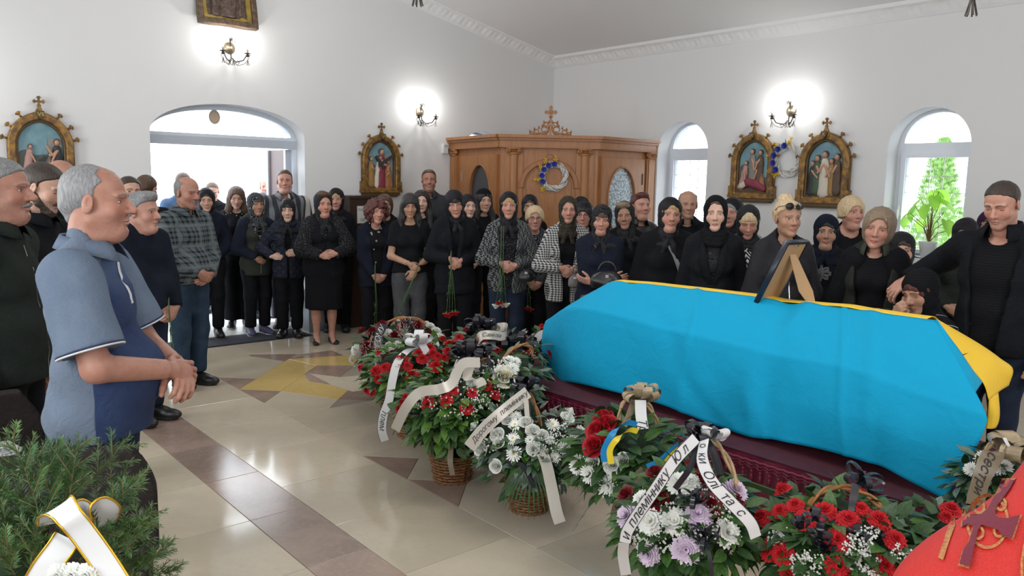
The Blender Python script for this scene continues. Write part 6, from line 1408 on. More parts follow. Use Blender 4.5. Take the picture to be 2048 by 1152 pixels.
def catmull(P, u):   # P (n,...) at u in [0,n-1]
    n = len(P); i = int(min(max(math.floor(u), 0), n-2)); t = u-i; p1, p2 = P[i], P[i+1]; p0 = P[i-1] if i > 0 else 2*p1-p2; p3 = P[i+2] if i+2 < n else 2*p2-p1
    return .5*((2*p1)+(-p0+p2)*t+(2*p0-5*p1+4*p2-p3)*t*t+(-p0+3*p1-3*p2+p3)*t**3)
def patch(C, nu, nv, noise=0, seed=0):
    C = np.array(C, float); U = np.linspace(0, C.shape[0]-1, nu); Vv = np.linspace(0, C.shape[1]-1, nv); R1 = np.array([catmull(C, u) for u in U]); lin = lambda r, v_: r[int(min(v_, len(r)-1.001))]*(1-(v_-int(min(v_, len(r)-1.001))))+r[int(min(v_, len(r)-1.001))+1]*(v_-int(min(v_, len(r)-1.001)))
    out = np.array([[catmull(r, v_)*.45+lin(r, v_)*.55 for v_ in Vv] for r in R1])
    if noise:
        du = np.gradient(out, axis=0); dv = np.gradient(out, axis=1); nn = np.cross(du, dv); nn /= np.linalg.norm(nn, axis=2, keepdims=True)+1e-9
        uu, vv = np.meshgrid(np.linspace(0, 1, nu), np.linspace(0, 1, nv), indexing='ij')
        w = np.zeros_like(uu); rg_ = random.Random(seed)
        for k in range(5):   # shallow drag folds
            a = rg_.uniform(-1.2, 1.2); c = rg_.uniform(.1, .9); q = (uu-c)+(vv-.5)*a*.25; w += rg_.choice((-1, 1))*np.exp(-(q/.022)**2)*rg_.uniform(.5, 1)
        w += .9*np.exp(-((uu-.335)/.007)**2)+.8*np.exp(-((vv-.52)/.012)**2)+.8*np.exp(-((uu-.70)/.006)**2); w += .8*np.sin(uu*37+vv*5)*np.clip(.55-vv, 0, 1)*1.6
        out += nn*(w*noise)[..., None]
    v = out.reshape(-1, 3); f = [(i*nv+j, (i+1)*nv+j, (i+1)*nv+j+1, i*nv+j+1) for i in range(nu-1) for j in range(nv-1)]
    return v, f, out
flag = empty('flag', (0, 0, 0), label='blue and yellow flag draped over the coffin', cat='flag')
hemx = [(1095, 772, 3.62), (1145, 765, 3.40), (1300, 803, 3.385), (1480, 868, 3.37), (1560, 882, 3.37), (1705, 915, 3.36), (1789, 946, 3.35), (1888, 1000, 3.33)]
lowx = [(1083, 705, 3.63), (1149, 700, 3.42), (1310, 735, 3.39), (1445, 775, 3.38), (1550, 800, 3.38), (1695, 830, 3.37), (1800, 870, 3.36), (1938, 925, 3.36)]
rimx = [(1090, 645, 3.65), (1154, 618, 3.46), (1340, 664, 3.42), (1430, 685, 3.42), (1560, 716, 3.42), (1697, 742, 3.42), (1810, 785, 3.42), (1975, 838, 3.42)]
upx = [(1150, 603, 3.66), (1190, 590, 3.57), (1352, 610, 3.55), (1460, 632, 3.55), (1570, 652, 3.55), (1700, 674, 3.55), (1806, 695, 3.55), (1932, 748, 3.55)]
rdx = [(1212, 568, 3.68), (1240, 562, 3.68), (1352, 574, 3.69), (1480, 589, 3.70), (1585, 603, 3.71), (1700, 617, 3.72), (1795, 630, 3.73), (1870, 640, 3.74)]
rows_ = [[ony(*p) for p in r] for r in (hemx, lowx, rimx, upx, rdx)]
C = np.array(rows_).transpose(1, 0, 2)
v, f, out = patch(C, 150, 50, .011, 3)
me = mesh_np('flag_blue', v, f); fb = ob('blue_band', me, flag_b, flag); md = fb.modifiers.new('s', 'SOLIDIFY'); md.thickness = .002
# yellow half: over the top and down the far side
ridge = out[:, -1, :]; far = []
for i, p in enumerate(ridge):
    t_ = i/149; far.append([p, p+A3(0, .09, .004), p+A3(0, .20, -.05), p+A3(0, .33, -.17), p+A3(0, .37, -.36), p+A3(0, .38, -.55)])
v2, f2, _ = patch(np.array(far)[::8], 60, 20, 0)
o = ob('yellow_band', mesh_np('flag_yellow', v2, f2), flag_y, flag); md = o.modifiers.new('s', 'SOLIDIFY'); md.thickness = .002
# altar-end flaps, their hems hanging short of the coffin's end
crest = out[-1, 25:, :][::-1]      # ridge end down to the rim corner
cr = [crest[0], crest[7], crest[14], crest[21]]
e1 = [ony(1871, 641, 3.745), ony(1912, 690, 3.745), ony(1945, 738, 3.745), ony(1965, 764, 3.745)]
mid = [(np.array(a)*.5+b_*.5)+A3(.012, -.008, .006) for a, b_ in zip(cr, e1)]; cr2 = [np.array(c) for c in cr]; cr2[3] = ony(1950, 786, 3.50); mid[3] = (cr2[3]+e1[3])/2
v, f, _ = patch(np.array([cr2, mid, e1]).transpose(1, 0, 2), 24, 14, 0); o = ob('blue_band', mesh_np('flag_blue_end', v, f), flag_b, flag); md = o.modifiers.new('s', 'SOLIDIFY'); md.thickness = .002
q0 = [ony(1871, 640, 3.746), ony(1912, 690, 3.746), ony(1945, 738, 3.746), ony(1968, 768, 3.746), ony(1978, 800, 3.76)]
q1 = [ony(1873, 639, 3.80), ony(1950, 692, 3.92), ony(1985, 718, 3.95), ony(1998, 748, 3.96), ony(2000, 782, 3.96)]
q2 = [ony(1876, 639, 3.92), ony(1960, 688, 4.06), ony(2000, 716, 4.10), ony(2026, 738, 4.12), ony(2018, 771, 4.12)]
v, f, _ = patch(np.array([q0, q1, q2]).transpose(1, 0, 2), 26, 14, 0); o = ob('yellow_band', mesh_np('flag_yellow_end', v, f), flag_y, flag); md = o.modifiers.new('s', 'SOLIDIFY'); md.thickness = .002
r0 = [ony(1979, 792, 3.80), ony(1976, 822, 3.80), ony(1972, 852, 3.80), ony(1972, 857, 3.80)]; r1 = [ony(1990, 790, 3.86), ony(1992, 822, 3.82), ony(1988, 850, 3.82), ony(1984, 858, 3.82)]; r2 = [ony(1997, 784, 3.96), ony(2000, 822, 3.94), ony(1998, 843, 3.92), ony(1992, 856, 3.90)]
v, f, _ = patch(np.array([r0, r1, r2]).transpose(1, 0, 2), 12, 8, 0); o = ob('yellow_band', mesh_np('flag_yellow_drop', v, f), flag_y, flag); md = o.modifiers.new('s', 'SOLIDIFY'); md.thickness = .002
# framed portrait seen from behind with its strut
fr = empty('picture_frame', (0, 0, 0), label='framed portrait seen from the back, propped on the flag by its strut', cat='frame')
ridz = float(np.interp(1, [0, 1], [0, 1])); BL = ony(1512, 607, 3.66); BR = ony(1556, 601, 3.86); BR[2] = BL[2]
ux = BR-BL; ux[2] = 0; wF = np.linalg.norm(ux); ux /= wF; nb_ = np.cross(ux, [0, 0, 1]); nb_ = nb_/np.linalg.norm(nb_)
if nb_@RT < 0: nb_ = -nb_
# lean solved so that the upper corner meets its ray
best = None
for hF in np.linspace(.26, .44, 37):
    for a in np.linspace(.05, .8, 60):
        p = BL+hF*(math.cos(a)*A3(0, 0, 1)+math.sin(a)*nb_)
        q = p-O; zz = q@FW; e = abs(1024+F*(q@RT)/zz-1574)+abs(576-F*(q@UP)/zz-484)
        if best is None or e < best[0]: best = (e, hF, a)
_, hF, aF = best; uz = math.cos(aF)*A3(0, 0, 1)+math.sin(aF)*nb_; un = np.cross(ux, uz); un = un if un@nb_ > 0 else -un
wF = max(wF, .2); Mfr = Matrix(((ux[0], uz[0], un[0], BL[0]), (ux[1], uz[1], un[1], BL[1]), (ux[2], uz[2], un[2], BL[2]+.002), (0, 0, 0, 1)))
mdf = mat('fibre_board', (.42, .27, .14), .8, noise=.5, nscale=200, col2=(.36, .23, .12)); navyf = mat('navy_frame', (.012, .018, .035), .35)
on_panel('frame_moulding', [rect(0, 0, wF, hF), rect(.014, .014, wF-.014, hF-.014)], .028, -.004, Mfr, navyf, fr, .002)
on_panel('back_board', [rect(.012, .012, wF-.012, hF-.012)], .004, .0, Mfr, mdf, fr)
on_panel('picture', [rect(.012, .012, wF-.012, hF-.012)], .002, -.010, Mfr, mat('photo_paper', (.35, .33, .32), .3), fr)
tp = Mfr@Vector((wF*.5, hF*.80, .006)); sd_ = (Vector(ux)*.35+Vector(RT)*.9).normalized()*.030
ft = [ony(1612, 611, 3.76), ony(1633, 612, 3.80)]; zf = min(ft[0][2], ft[1][2]); foot = Vector(at(1622, 611, ((Vector(ony(1622, 611, 3.78))-Vector(O)).dot(Vector(FW)))))
dn = (foot-tp).normalized(); nn_ = sd_.normalized().cross(dn).normalized()*.002; vv = []
pr = [(tp-sd_*.55, tp+sd_*.55), (tp+(foot-tp)*.12-sd_*.75, tp+(foot-tp)*.12+sd_*.75), (tp+(foot-tp)*.72-sd_*1.3, tp+(foot-tp)*.72+sd_*1.3), (foot-sd_*.35, foot+sd_*.9)]
for a, c in pr: vv += [a-nn_, c-nn_, c+nn_, a+nn_]
b = MB(); b.add(vv, [(i*4+k, i*4+(k+1) % 4, i*4+4+(k+1) % 4, i*4+4+k) for i in range(3) for k in range(4)]+[(3, 2, 1, 0), (12, 13, 14, 15)]); b.ob('strut', mdf, fr)
b = MB(); b.tube([Mfr@Vector((wF*.5-.02, hF-.02, .006)), Mfr@Vector((wF*.5, hF-.028, .012)), Mfr@Vector((wF*.5+.02, hF-.02, .006))], .0018, 5); b.ob('hanger', metal_m, fr)
# ------------------------------------------------------------------ flowers
red_c = NT('carnation_red'); P = red_c.coord()[0]; red_c.put('Base Color', red_c.mix(red_c.noise(60, 3, P), (.60, .012, .018), (.42, .004, .012))); red_c.put('Roughness', .75); red_c = red_c.m
def petal_m(nm, a, c): t = NT(nm); P = t.coord()[0]; t.put('Base Color', t.mix(t.noise(50, 3, P), a, c)); t.put('Roughness', .6); return t.m
dred = petal_m('dark_red_rose', (.22, .004, .012), (.12, .002, .008)); rose_r = petal_m('rose_red', (.50, .008, .02), (.33, .003, .012)); white_p = petal_m('white_petal', (.86, .87, .83), (.76, .78, .72)); cream_p = petal_m('cream_petal', (.82, .78, .62), (.74, .70, .52)); lilac_p = petal_m('lilac_petal', (.82, .74, .82), (.62, .46, .66)); pink_p = petal_m('pale_pink', (.62, .45, .42), (.55, .35, .34)); yel_c = mat('yellow_eye', (.60, .42, .03), .7)
def carnation_me(nm, m_, seed=1):
    rg_ = random.Random(seed); v = []; f = []
    for l in range(5):
        n_ = 16; r1 = 1-.17*l; z1 = .12+.17*l; r0 = .12; z0 = -.25+.12*l; k = len(v); cols = n_*3
        for i in range(cols):
            a = 2*PI*i/cols+l*.3; wob = .16*math.sin(i*2.1+l)+rg_.uniform(-.10, .10); fr_ = 1+wob*.5; v += [(r0*math.cos(a), r0*math.sin(a), z0), (r1*.62*math.cos(a), r1*.62*math.sin(a), z1*.7+wob*.12), (r1*fr_*math.cos(a), r1*fr_*math.sin(a), z1-.22*(1-l/5)+wob*.55+rg_.uniform(-.06, .06))]
        for i in range(cols):
            j = (i+1) % cols; f += [(k+i*3, k+j*3, k+j*3+1, k+i*3+1), (k+i*3+1, k+j*3+1, k+j*3+2, k+i*3+2)]
    me = mesh_np(nm, v, f, False); me.materials.append(m_); return me
def mum_me(nm, m_, layers, wdt, cen=None, curve=.5, seed=2, n0=18):
    rg_ = random.Random(seed); b = MB()
    for l in range(layers):
        t_ = l/max(1, layers-1) if layers > 1 else 0; n_ = int(n0*(1-.35*t_)); el = .12+1.15*t_*(1 if layers > 2 else .4); L_ = 1-.35*t_
        for i in range(n_):
            a = 2*PI*(i+.5*(l % 2))/n_+rg_.uniform(-.06, .06); d = Vector((math.cos(a)*math.cos(el), math.sin(a)*math.cos(el), math.sin(el))); s_ = Vector((-math.sin(a), math.cos(a), 0))*wdt; L2_ = L_*rg_.uniform(.88, 1.06); u = Vector((0, 0, 1)); z0 = Vector((0, 0, .08*l))
            p = [z0+d*.12, z0+d*L2_*.45+s_*.8+u*.06, z0+d*L2_*.45-s_*.8+u*.06, z0+d*L2_*.85+s_*.9+u*(.02+curve*.12), z0+d*L2_*.85-s_*.9+u*(.02+curve*.12), z0+d*L2_+u*(curve*.16)]
            b.add(p, [(0, 1, 2), (1, 3, 4, 2), (3, 5, 4)], 0)
    ms_ = [m_]
    if cen: b.lathe([(.0001, .05), (.26, .06), (.24, .16), (.12, .20), (.0001, .21)], 10, mi=1); ms_.append(cen)
    me = b.mesh(nm, False)
    for q in ms_: me.materials.append(q)
    return me
def rose_me(nm, m_, seed=3, openn=.5):
    rg_ = random.Random(seed); b = MB()
    for l, (n_, r_, hgt, tilt) in enumerate(((2, .13, 1.12, -.02), (3, .24, 1.10, .03), (4, .38, 1.02, .10), (5, .55, .86, .30*openn+.08), (5, .70, .62, .85*openn+.1))):
        for i in range(n_):
            a0 = 2*PI*i/n_+l*.7; wd = 2*PI/n_*.72; vv = []
            for j in range(4):
                t_ = j/3
                for k in range(5):
                    s_ = -1+k/2; a = a0+s_*wd*(.55+.45*math.sin(PI*min(1, t_*.8+.15))); rr = r_*(.45+.75*math.sin(t_*1.45))+tilt*t_*t_*.6; z = hgt*t_-.1*l+(-.10*abs(s_)**2 if j == 3 else 0); vv.append((rr*math.cos(a), rr*math.sin(a), z))
            b.add(vv, [(j*5+k, j*5+k+1, j*5+k+6, j*5+k+5) for j in range(3) for k in range(4)])
    me = b.mesh(nm, False); me.materials.append(m_); return me
BL_ = dict(red=[carnation_me('red_carnation', red_c, s_) for s_ in (1, 2, 3)], dred=[rose_me('dark_rose', dred, 4, .8)], rose=[rose_me('red_rose', rose_r, 5, .7)], wrose=[rose_me('white_rose', white_p, 6, .45)], crose=[rose_me('cream_rose', cream_p, 7, .8)],
           daisy=[mum_me('daisy', white_p, 2, .10, yel_c, .1, 2, 18)], mum=[mum_me('chrysanthemum', white_p, 4, .085, None, .7, 3, 22), mum_me('chrysanthemum', white_p, 5, .075, None, .9, 4, 22)], lil=[mum_me('chrysanthemum', lilac_p, 7, .12, None, .5, 5, 24), mum_me('chrysanthemum', white_p, 5, .13, yel_c, .35, 6, 22)], pinkc=[carnation_me('pink_carnation', pink_p, 9)], wc=[carnation_me('white_carnation', white_p, 10)], small=[mum_me('chrysanthemum', white_p, 3, .12, None, .6, 8, 14)])
BN = dict(red='carnation', dred='dark_rose', rose='red_rose', wrose='white_rose', crose='cream_rose', daisy='daisy', mum='chrysanthemum', lil='chrysanthemum', pinkc='carnation', wc='carnation', small='chrysanthemum')
BS = dict(red=.035, dred=.034, rose=.036, wrose=.028, crose=.046, daisy=.040, mum=.050, lil=.050, pinkc=.034, wc=.032, small=.030)
def leaf_mat(nm, c1, c2): t = NT(nm); P = t.coord()[0]; n = t.noise(12, 3, P); t.put('Base Color', t.mix(n.step(.3, .7), c1, c2)); t.put('Roughness', .4); t.put('Specular IOR Level', .45); t.bump(t.noise(90, 2, P), .2, .002); return t.m
leaf_g = [leaf_mat('leaf_green', (.030, .085, .018), (.07, .16, .030)), leaf_mat('leaf_dark', (.018, .052, .016), (.040, .095, .025)), leaf_mat('leaf_grey', (.08, .13, .095), (.16, .22, .17)), leaf_mat('leaf_light', (.08, .18, .028), (.13, .26, .05))]
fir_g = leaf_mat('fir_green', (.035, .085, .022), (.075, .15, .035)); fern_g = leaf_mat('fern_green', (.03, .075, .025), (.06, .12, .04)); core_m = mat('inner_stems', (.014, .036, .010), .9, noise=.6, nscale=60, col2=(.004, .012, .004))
LEAF = []
for k, m_ in enumerate(leaf_g):
    me = heart_leaf(1.0, .36 if k != 2 else .30, .18, .25, 5); me.materials.append(m_); LEAF.append(me)
wick = NT('wicker'); P = wick.coord()[0]; wick.put('Base Color', wick.mix(wick.noise(40, 3, P).step(.3, .7), (.30, .14, .055), (.17, .07, .028))); wick.put('Roughness', .5); wick = wick.m; wick_l = mat('pale_cane', (.48, .33, .17), .5, noise=.4, nscale=30); wick_o = mat('orange_cane', (.40, .17, .05), .45, noise=.5, nscale=30)
satin = mat('silver_satin', (.50, .46, .40), .28, .15); satin_w = mat('white_satin', (.66, .66, .66), .35); satin_b = mat('black_satin_ribbon', (.015, .016, .022), .25); satin_d = mat('brown_satin_ribbon', (.16, .12, .07), .4); gold_e = mat('gold_thread', (.70, .40, .03), .3, .8); ink_b = mat('black_ink', (.008, .008, .010), .6); ink_w = mat('white_ink', (.6, .6, .6), .6); rib_blue = mat('ribbon_blue', (.01, .22, .50), .35); rib_yel = mat('ribbon_yellow', (.80, .62, .04), .35); beige = mat('beige_ribbon', (.40, .31, .19), .35, noise=.3)
beads_m = mat('gypsophila_white', (.66, .67, .62), .7)
def orient(n, spin=0.0):
    n = Vector(n).normalized(); q = Vector((0, 0, 1)).rotation_difference(n); return (q@Matrix.Rotation(spin, 3, 'Z').to_quaternion()).to_euler()
def hit(px, py, C, R_):
    d = ray(px, py); o_ = (O-C)/R_; dd = d/R_; a = dd@dd; b_ = 2*o_@dd; c = o_@o_-1; D = b_*b_-4*a*c
    if D < 0: t_ = -b_/(2*a); p = O+d*t_; q = (p-C)/R_; return C+q/np.linalg.norm(q)*R_*1.02
    return O+d*(-b_-math.sqrt(D))/(2*a)
def basket(root, r, h, m_=wick, z0=0.0, n_rows=9):
    bk = empty('basket', (0, 0, 0)); bk.parent = root; ns = 20
    b = MB()
    for k in range(ns): a = 2*PI*k/ns; b.tube([(r*.74*math.cos(a), r*.74*math.sin(a), z0), (r*math.cos(a), r*math.sin(a), z0+h)], .0045, 4)
    b.ob('stake', m_, bk)
    b = MB()
    for j in range(n_rows):
        t_ = (j+.5)/n_rows; rr = r*(.74+.26*t_); b.tube([((rr+.0045*(1 if (k+j) % 2 else -1))*math.cos(2*PI*k/(ns*1.0)), (rr+.0045*(1 if (k+j) % 2 else -1))*math.sin(2*PI*k/(ns*1.0)), z0+h*t_) for k in range(ns+1)], h/n_rows*.42, 5, cap=False)
    b.ob('weave', m_, bk, True)
    b = MB()
    for ph in (0, PI): b.tube([((r+.006*math.cos(a*9+ph))*math.cos(a), (r+.006*math.cos(a*9+ph))*math.sin(a), z0+h+.006*math.sin(a*9+ph)) for a in np.linspace(0, 2*PI, 61)], .006, 5, cap=False)
    for ph in (0, PI): b.tube([((r*.76+.005*math.cos(a*9+ph))*math.cos(a), (r*.76+.005*math.cos(a*9+ph))*math.sin(a), z0+.006+.005*math.sin(a*9+ph)) for a in np.linspace(0, 2*PI, 49)], .005, 5, cap=False)
    b.ob('rim', m_, bk, True); b = MB(); b.lathe([(.0001, z0+.004), (r*.73, z0+.004), (r*.95, z0+h*.9), (.0001, z0+h*.9)], 20); b.ob('lining', core_m, bk)
def handle(root, pa, pt, pb, r=.006, m_=wick_o, strands=2):
    """arching cane handle through three world points"""
    b = MB(); pa, pt, pb = [Vector(p)-root.location for p in (pa, pt, pb)]; N_ = 28; cen = (pa+pb)/2; up = pt-cen
    for s_ in range(strands):
        pts = []
        for i in range(N_+1):
            a = PI*i/N_; p = cen+(pa-cen)*math.cos(a)+up*math.sin(a)**.85; tw = a*5+s_*2*PI/strands; pts.append(p+Vector((math.cos(tw), math.sin(tw), math.sin(tw)))*r*.75)
        b.tube(pts, r, 6)
    return b.ob('handle', m_, root, True)
def arrangement(label, px, py, dep, R3, blooms=(), rnd=(), leaf=(0, 1), nleaf=190, lsize=.075, bask=None, group=None, seed=1, fern=0, gyp=(), cat_n='flower_basket', core=.68, fir=0, leaf_low=-.9):
    C = at(px, py, dep); R3 = np.array(R3, float); rg_ = random.Random(seed); root = empty(cat_n, (C[0], C[1], 0), label=label, cat='flowers', group=group); RL = A3(C[0], C[1], 0)
    root['_'] = 0; del root['_']
    if bask: basket(root, bask[0], bask[1], bask[2] if len(bask) > 2 else wick)
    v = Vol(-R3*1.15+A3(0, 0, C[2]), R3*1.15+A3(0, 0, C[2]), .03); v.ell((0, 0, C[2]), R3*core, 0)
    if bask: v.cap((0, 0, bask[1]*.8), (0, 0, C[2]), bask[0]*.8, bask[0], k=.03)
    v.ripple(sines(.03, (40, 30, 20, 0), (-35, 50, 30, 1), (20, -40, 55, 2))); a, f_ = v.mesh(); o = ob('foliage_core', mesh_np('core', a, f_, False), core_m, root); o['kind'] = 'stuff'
    used_ = []
    def bloom(kd, p, n, s_=1.0):
        o = ob(BN[kd], rg_.choice(BL_[kd]), None, root, loc=p-RL, rot=orient(n, rg_.uniform(0, 6.28))); sz = BS[kd]*s_; o.scale = (sz, sz, sz*(.95 if kd in ('red', 'rose', 'wrose', 'crose', 'dred', 'pinkc', 'wc') else .7)); used_.append(p)
    for bl in blooms:
        kd, x, y = bl[:3]; s_ = bl[3] if len(bl) > 3 else 1; p = hit(x, y, C, R3); n = (p-C)/(R3*R3); n = n/np.linalg.norm(n); n = n+A3(0, 0, .35)-FW*.25; bloom(kd, p, n, s_)
    for kd, cnt in rnd:
        for i in range(cnt):
            for _ in range(30):
                n = A3(rg_.gauss(0, 1), rg_.gauss(0, 1), abs(rg_.gauss(0, 1))*.8+.15); n /= np.linalg.norm(n); p = C+n*R3
                if all(np.linalg.norm(p-u) > BS[kd]*1.5 for u in used_): bloom(kd, p, n+A3(0, 0, .3), rg_.uniform(.8, 1.05)); break
    nl = 0
    for i in range(int(nleaf*1.7)):
        n = A3(rg_.gauss(0, 1), rg_.gauss(0, 1), rg_.uniform(leaf_low, 1.0)); n = n-FW*1.3*(i % 2)+A3(0, 0, .5)*(i % 4 == 1); n /= np.linalg.norm(n); p = C+n*R3*rg_.uniform(.78, .99)
        if p[2] < .05: continue
        d = n*A3(1, 1, .6)+A3(rg_.gauss(0, .35), rg_.gauss(0, .35), rg_.uniform(-.5, .3)); d /= np.linalg.norm(d); yv = Vector(d); zv_ = Vector(n)+Vector((0, 0, .8)); xv = yv.cross(zv_).normalized(); zv_ = xv.cross(yv); Mr = Matrix((xv, yv, zv_)).transposed().to_euler(); s_ = lsize*rg_.uniform(.6, 1.15)
        o = ob('leaf', LEAF[rg_.choice(leaf)], None, root, loc=p-RL, rot=Mr); o.scale = (s_, s_, s_); nl += 1
    v = []; f = []
    def spray(p, d, L_, m__='fern'):
        d = Vector(d).normalized(); p = Vector(p-RL); sd = d.cross(Vector((0, 0, 1)))
        sd = sd.normalized() if sd.length > .01 else Vector((1, 0, 0)); n_ = int(L_/.0085)
        for i in range(n_):
            t_ = i/n_; q = p+d*L_*t_+Vector((0, 0, -.25*L_*t_*t_)); l2 = .030*(1-.75*t_)*(1 if m__ == 'fern' else .8)+.006
            for e in (-1, 1):
                dd = (sd*e+d*.75+Vector((0, 0, rg_.uniform(-.2, .35)))).normalized(); w_ = dd.cross(Vector((0, 0, 1))).normalized()*.0016; k = len(v); v.extend([q, q+dd*l2*.5+w_, q+dd*l2, q+dd*l2*.5-w_]); f.append((k, k+1, k+2, k+3))
    for i in range(fern+fir):
        n = A3(rg_.gauss(0, 1), rg_.gauss(0, 1), rg_.uniform(-.6, .5)); n /= np.linalg.norm(n); p = C+n*R3*.8
        if p[2] > .06: spray(p, n+A3(0, 0, .1), rg_.uniform(.12, .22), 'fern')
    if v: o = ob('fern_sprays', mesh_np('fern', v, f, False), fir_g if fir else fern_g, root); o['kind'] = 'stuff'
    gv = MB(); has = False
    for (x, y, rad_, cnt) in gyp:
        for i in range(cnt):
            a = rg_.uniform(0, 6.28); q_ = math.sqrt(rg_.random())*rad_; p = hit(x+q_*math.cos(a), y+q_*math.sin(a)*.8, C, R3*1.03)-RL; s_ = rg_.uniform(.0035, .0065)*(dep/2.9)**.5; p = Vector(p)+Vector((0, 0, rg_.uniform(-.01, .015))); gv.add([p+Vector(q)*s_ for q in ((1, 0, 0), (-1, 0, 0), (0, 1, 0), (0, -1, 0), (0, 0, 1), (0, 0, -1))], [(0, 2, 4), (2, 1, 4), (1, 3, 4), (3, 0, 4), (2, 0, 5), (1, 2, 5), (3, 1, 5), (0, 3, 5)]); has = True
    if has: o = gv.ob('gypsophila', beads_m, root); o['kind'] = 'stuff'
    return root, C, R3
def bow(root, C, size, m_, n_=7, tails=2, seed=1, wd=.22, flatn=None):
    rg_ = random.Random(seed); C = Vector(C)-root.location; bw_ = empty('bow', tuple(C)); bw_.parent = root
    for i in range(n_):
        a = 2*PI*i/n_+rg_.uniform(-.2, .2); el = rg_.uniform(-.1, .9); d = Vector((math.cos(a)*math.cos(el), math.sin(a)*math.cos(el), math.sin(el))); up = Vector((0, 0, 1)); s_ = d.cross(up).normalized(); u2 = s_.cross(d); pts = []
        for k in range(13): t_ = 2*PI*k/12; pts.append(d*size*(.5-.5*math.cos(t_))+u2*size*.28*math.sin(t_))
        MB().ribbon(pts, size*wd, tuple(s_), thick=.0008).ob('loop', m_, bw_, True)
    for i in range(tails):
        a = rg_.uniform(0, 6.28); pts = [Vector((0, 0, 0))]
        for k in range(6): pts.append(pts[-1]+Vector((math.cos(a)*size*.25, math.sin(a)*size*.25, -size*.2*k*.5)))
        MB().ribbon(pts, size*wd, (-math.sin(a), math.cos(a), 0), thick=.0008).ob('tail', m_, bw_, True)
    return bw_
def smooth_path(pts, n_=24): P = np.array(pts, float); return [Vector(catmull(P, u)) for u in np.linspace(0, len(P)-1, n_)]
def ribbon_path(root, pts, wid, side, m_, text=None, tm=None, size=.04, start=.05, edges=None, name='ribbon', flip=1, spread_=1.0, n_=30):
    """cloth ribbon along world points with lettering laid on its face"""
    path = smooth_path([np.array(p)-np.array(root.location) for p in pts], n_); sv = Vector(side)
    o = MB().ribbon(path, wid, tuple(sv), thick=.0010).ob(name, m_, root, True)
    cum = [0]
    for a, c in zip(path, path[1:]): cum.append(cum[-1]+(c-a).length)
    def frame(s_):
        i = 0
        while i < len(cum)-2 and cum[i+1] < s_: i += 1
        t_ = (s_-cum[i])/max(1e-6, cum[i+1]-cum[i]); p = path[i].lerp(path[i+1], t_); tg = (path[i+1]-path[i]).normalized(); sd = (sv-tg*sv.dot(tg)).normalized(); nn = tg.cross(sd)
        return p, tg, sd, nn
    camd = Vector(O)-Vector(root.location)
    if edges:
        for e in (-1, 1):
            q = []
            for p_, c_ in zip(path, cum): p, tg, sd, nn = frame(c_); q.append(p+sd*wid*e*.97)
            MB().tube(q, .0022 if edges is gold_e else .0012, 5).ob('edge_trim', edges, o, True)
    if text:
        me = text_mesh(text, size, False, .0, shear=.35); xs = [v_.co.x for v_ in me.vertices]; x0 = min(xs)
        for v_ in me.vertices:
            s_ = start+(v_.co.x-x0)*spread_; p, tg, sd, nn = frame(min(max(s_, 0), cum[-1])); k = 1 if nn.dot(camd-p) > 0 else -1
            v_.co = p+sd*(v_.co.y*flip)+nn*k*.0022
        me.update(); ob('lettering', me, tm or ink_b, o)
    return o
GB = 'flower baskets laid before the catafalque'
# A: white chrysanthemums and dark roses, at the far left
A, CA, RA = arrangement('basket of white chrysanthemums and dark red roses under tall cane handle, farthest left', 800, 700, 6.05, (.40, .36, .22), blooms=[('mum', 712, 700), ('mum', 706, 718, .8), ('mum', 775, 668), ('mum', 782, 692), ('mum', 770, 702, .9), ('mum', 795, 690, .8), ('mum', 860, 655), ('mum', 872, 664), ('mum', 880, 676), ('mum', 868, 690, .9), ('mum', 852, 650, .8), ('dred', 735, 694, 1.3), ('dred', 745, 664, 1.2), ('dred', 790, 672, 1.2), ('dred', 808, 655, 1.3), ('dred', 835, 652, 1.3), ('dred', 782, 715, 1.5), ('dred', 855, 672, 1.2), ('dred', 765, 650, 1.2)], rnd=[('dred', 5), ('small', 6)], leaf=(1,), nleaf=110, fern=26, seed=2, bask=(.20, .20))
handle(A, at(737, 722, 5.95), at(795, 637, 6.05), at(873, 690, 6.1), .008)
silv = mat('silver_dried_sprig', (.42, .38, .34), .8); b = MB(); rg = random.Random(3)
for i in range(26):
    px_, py_ = rg.choice(((800, 680), (812, 668), (745, 705), (720, 725))); p = Vector(hit(px_+rg.uniform(-16, 16), py_+rg.uniform(-14, 14), CA, RA*1.05)); q = p+Vector((rg.uniform(-.05, .05), rg.uniform(-.05, .05), .09)); b.tube([p-A.location, q-A.location], .0015, 3)
    for k in range(14): c = p.lerp(q, rg.random())+Vector((rg.gauss(0, .014), rg.gauss(0, .014), rg.gauss(0, .01)))-A.location; b.lathe([(.0001, -.004), (.004, 0), (.0001, .004)], 4, c=c)
o = b.ob('dried_sprigs', silv, A); o['kind'] = 'stuff'
ribbon_path(A, [at(760, 768, 5.66), at(758, 742, 5.68), at(757, 710, 5.70), at(757, 675, 5.72), at(768, 648, 5.75)], .032, -RT, satin_b, 'ДОРОГОМУ', ink_w, .058, .10, name='black_ribbon')
ribbon_path(A, [at(812, 645, 5.8), at(828, 668, 5.75), at(845, 682, 5.72), at(872, 700, 5.7)], .030, UP, satin_b, 'Якій', ink_w, .06, .18, name='black_ribbon')
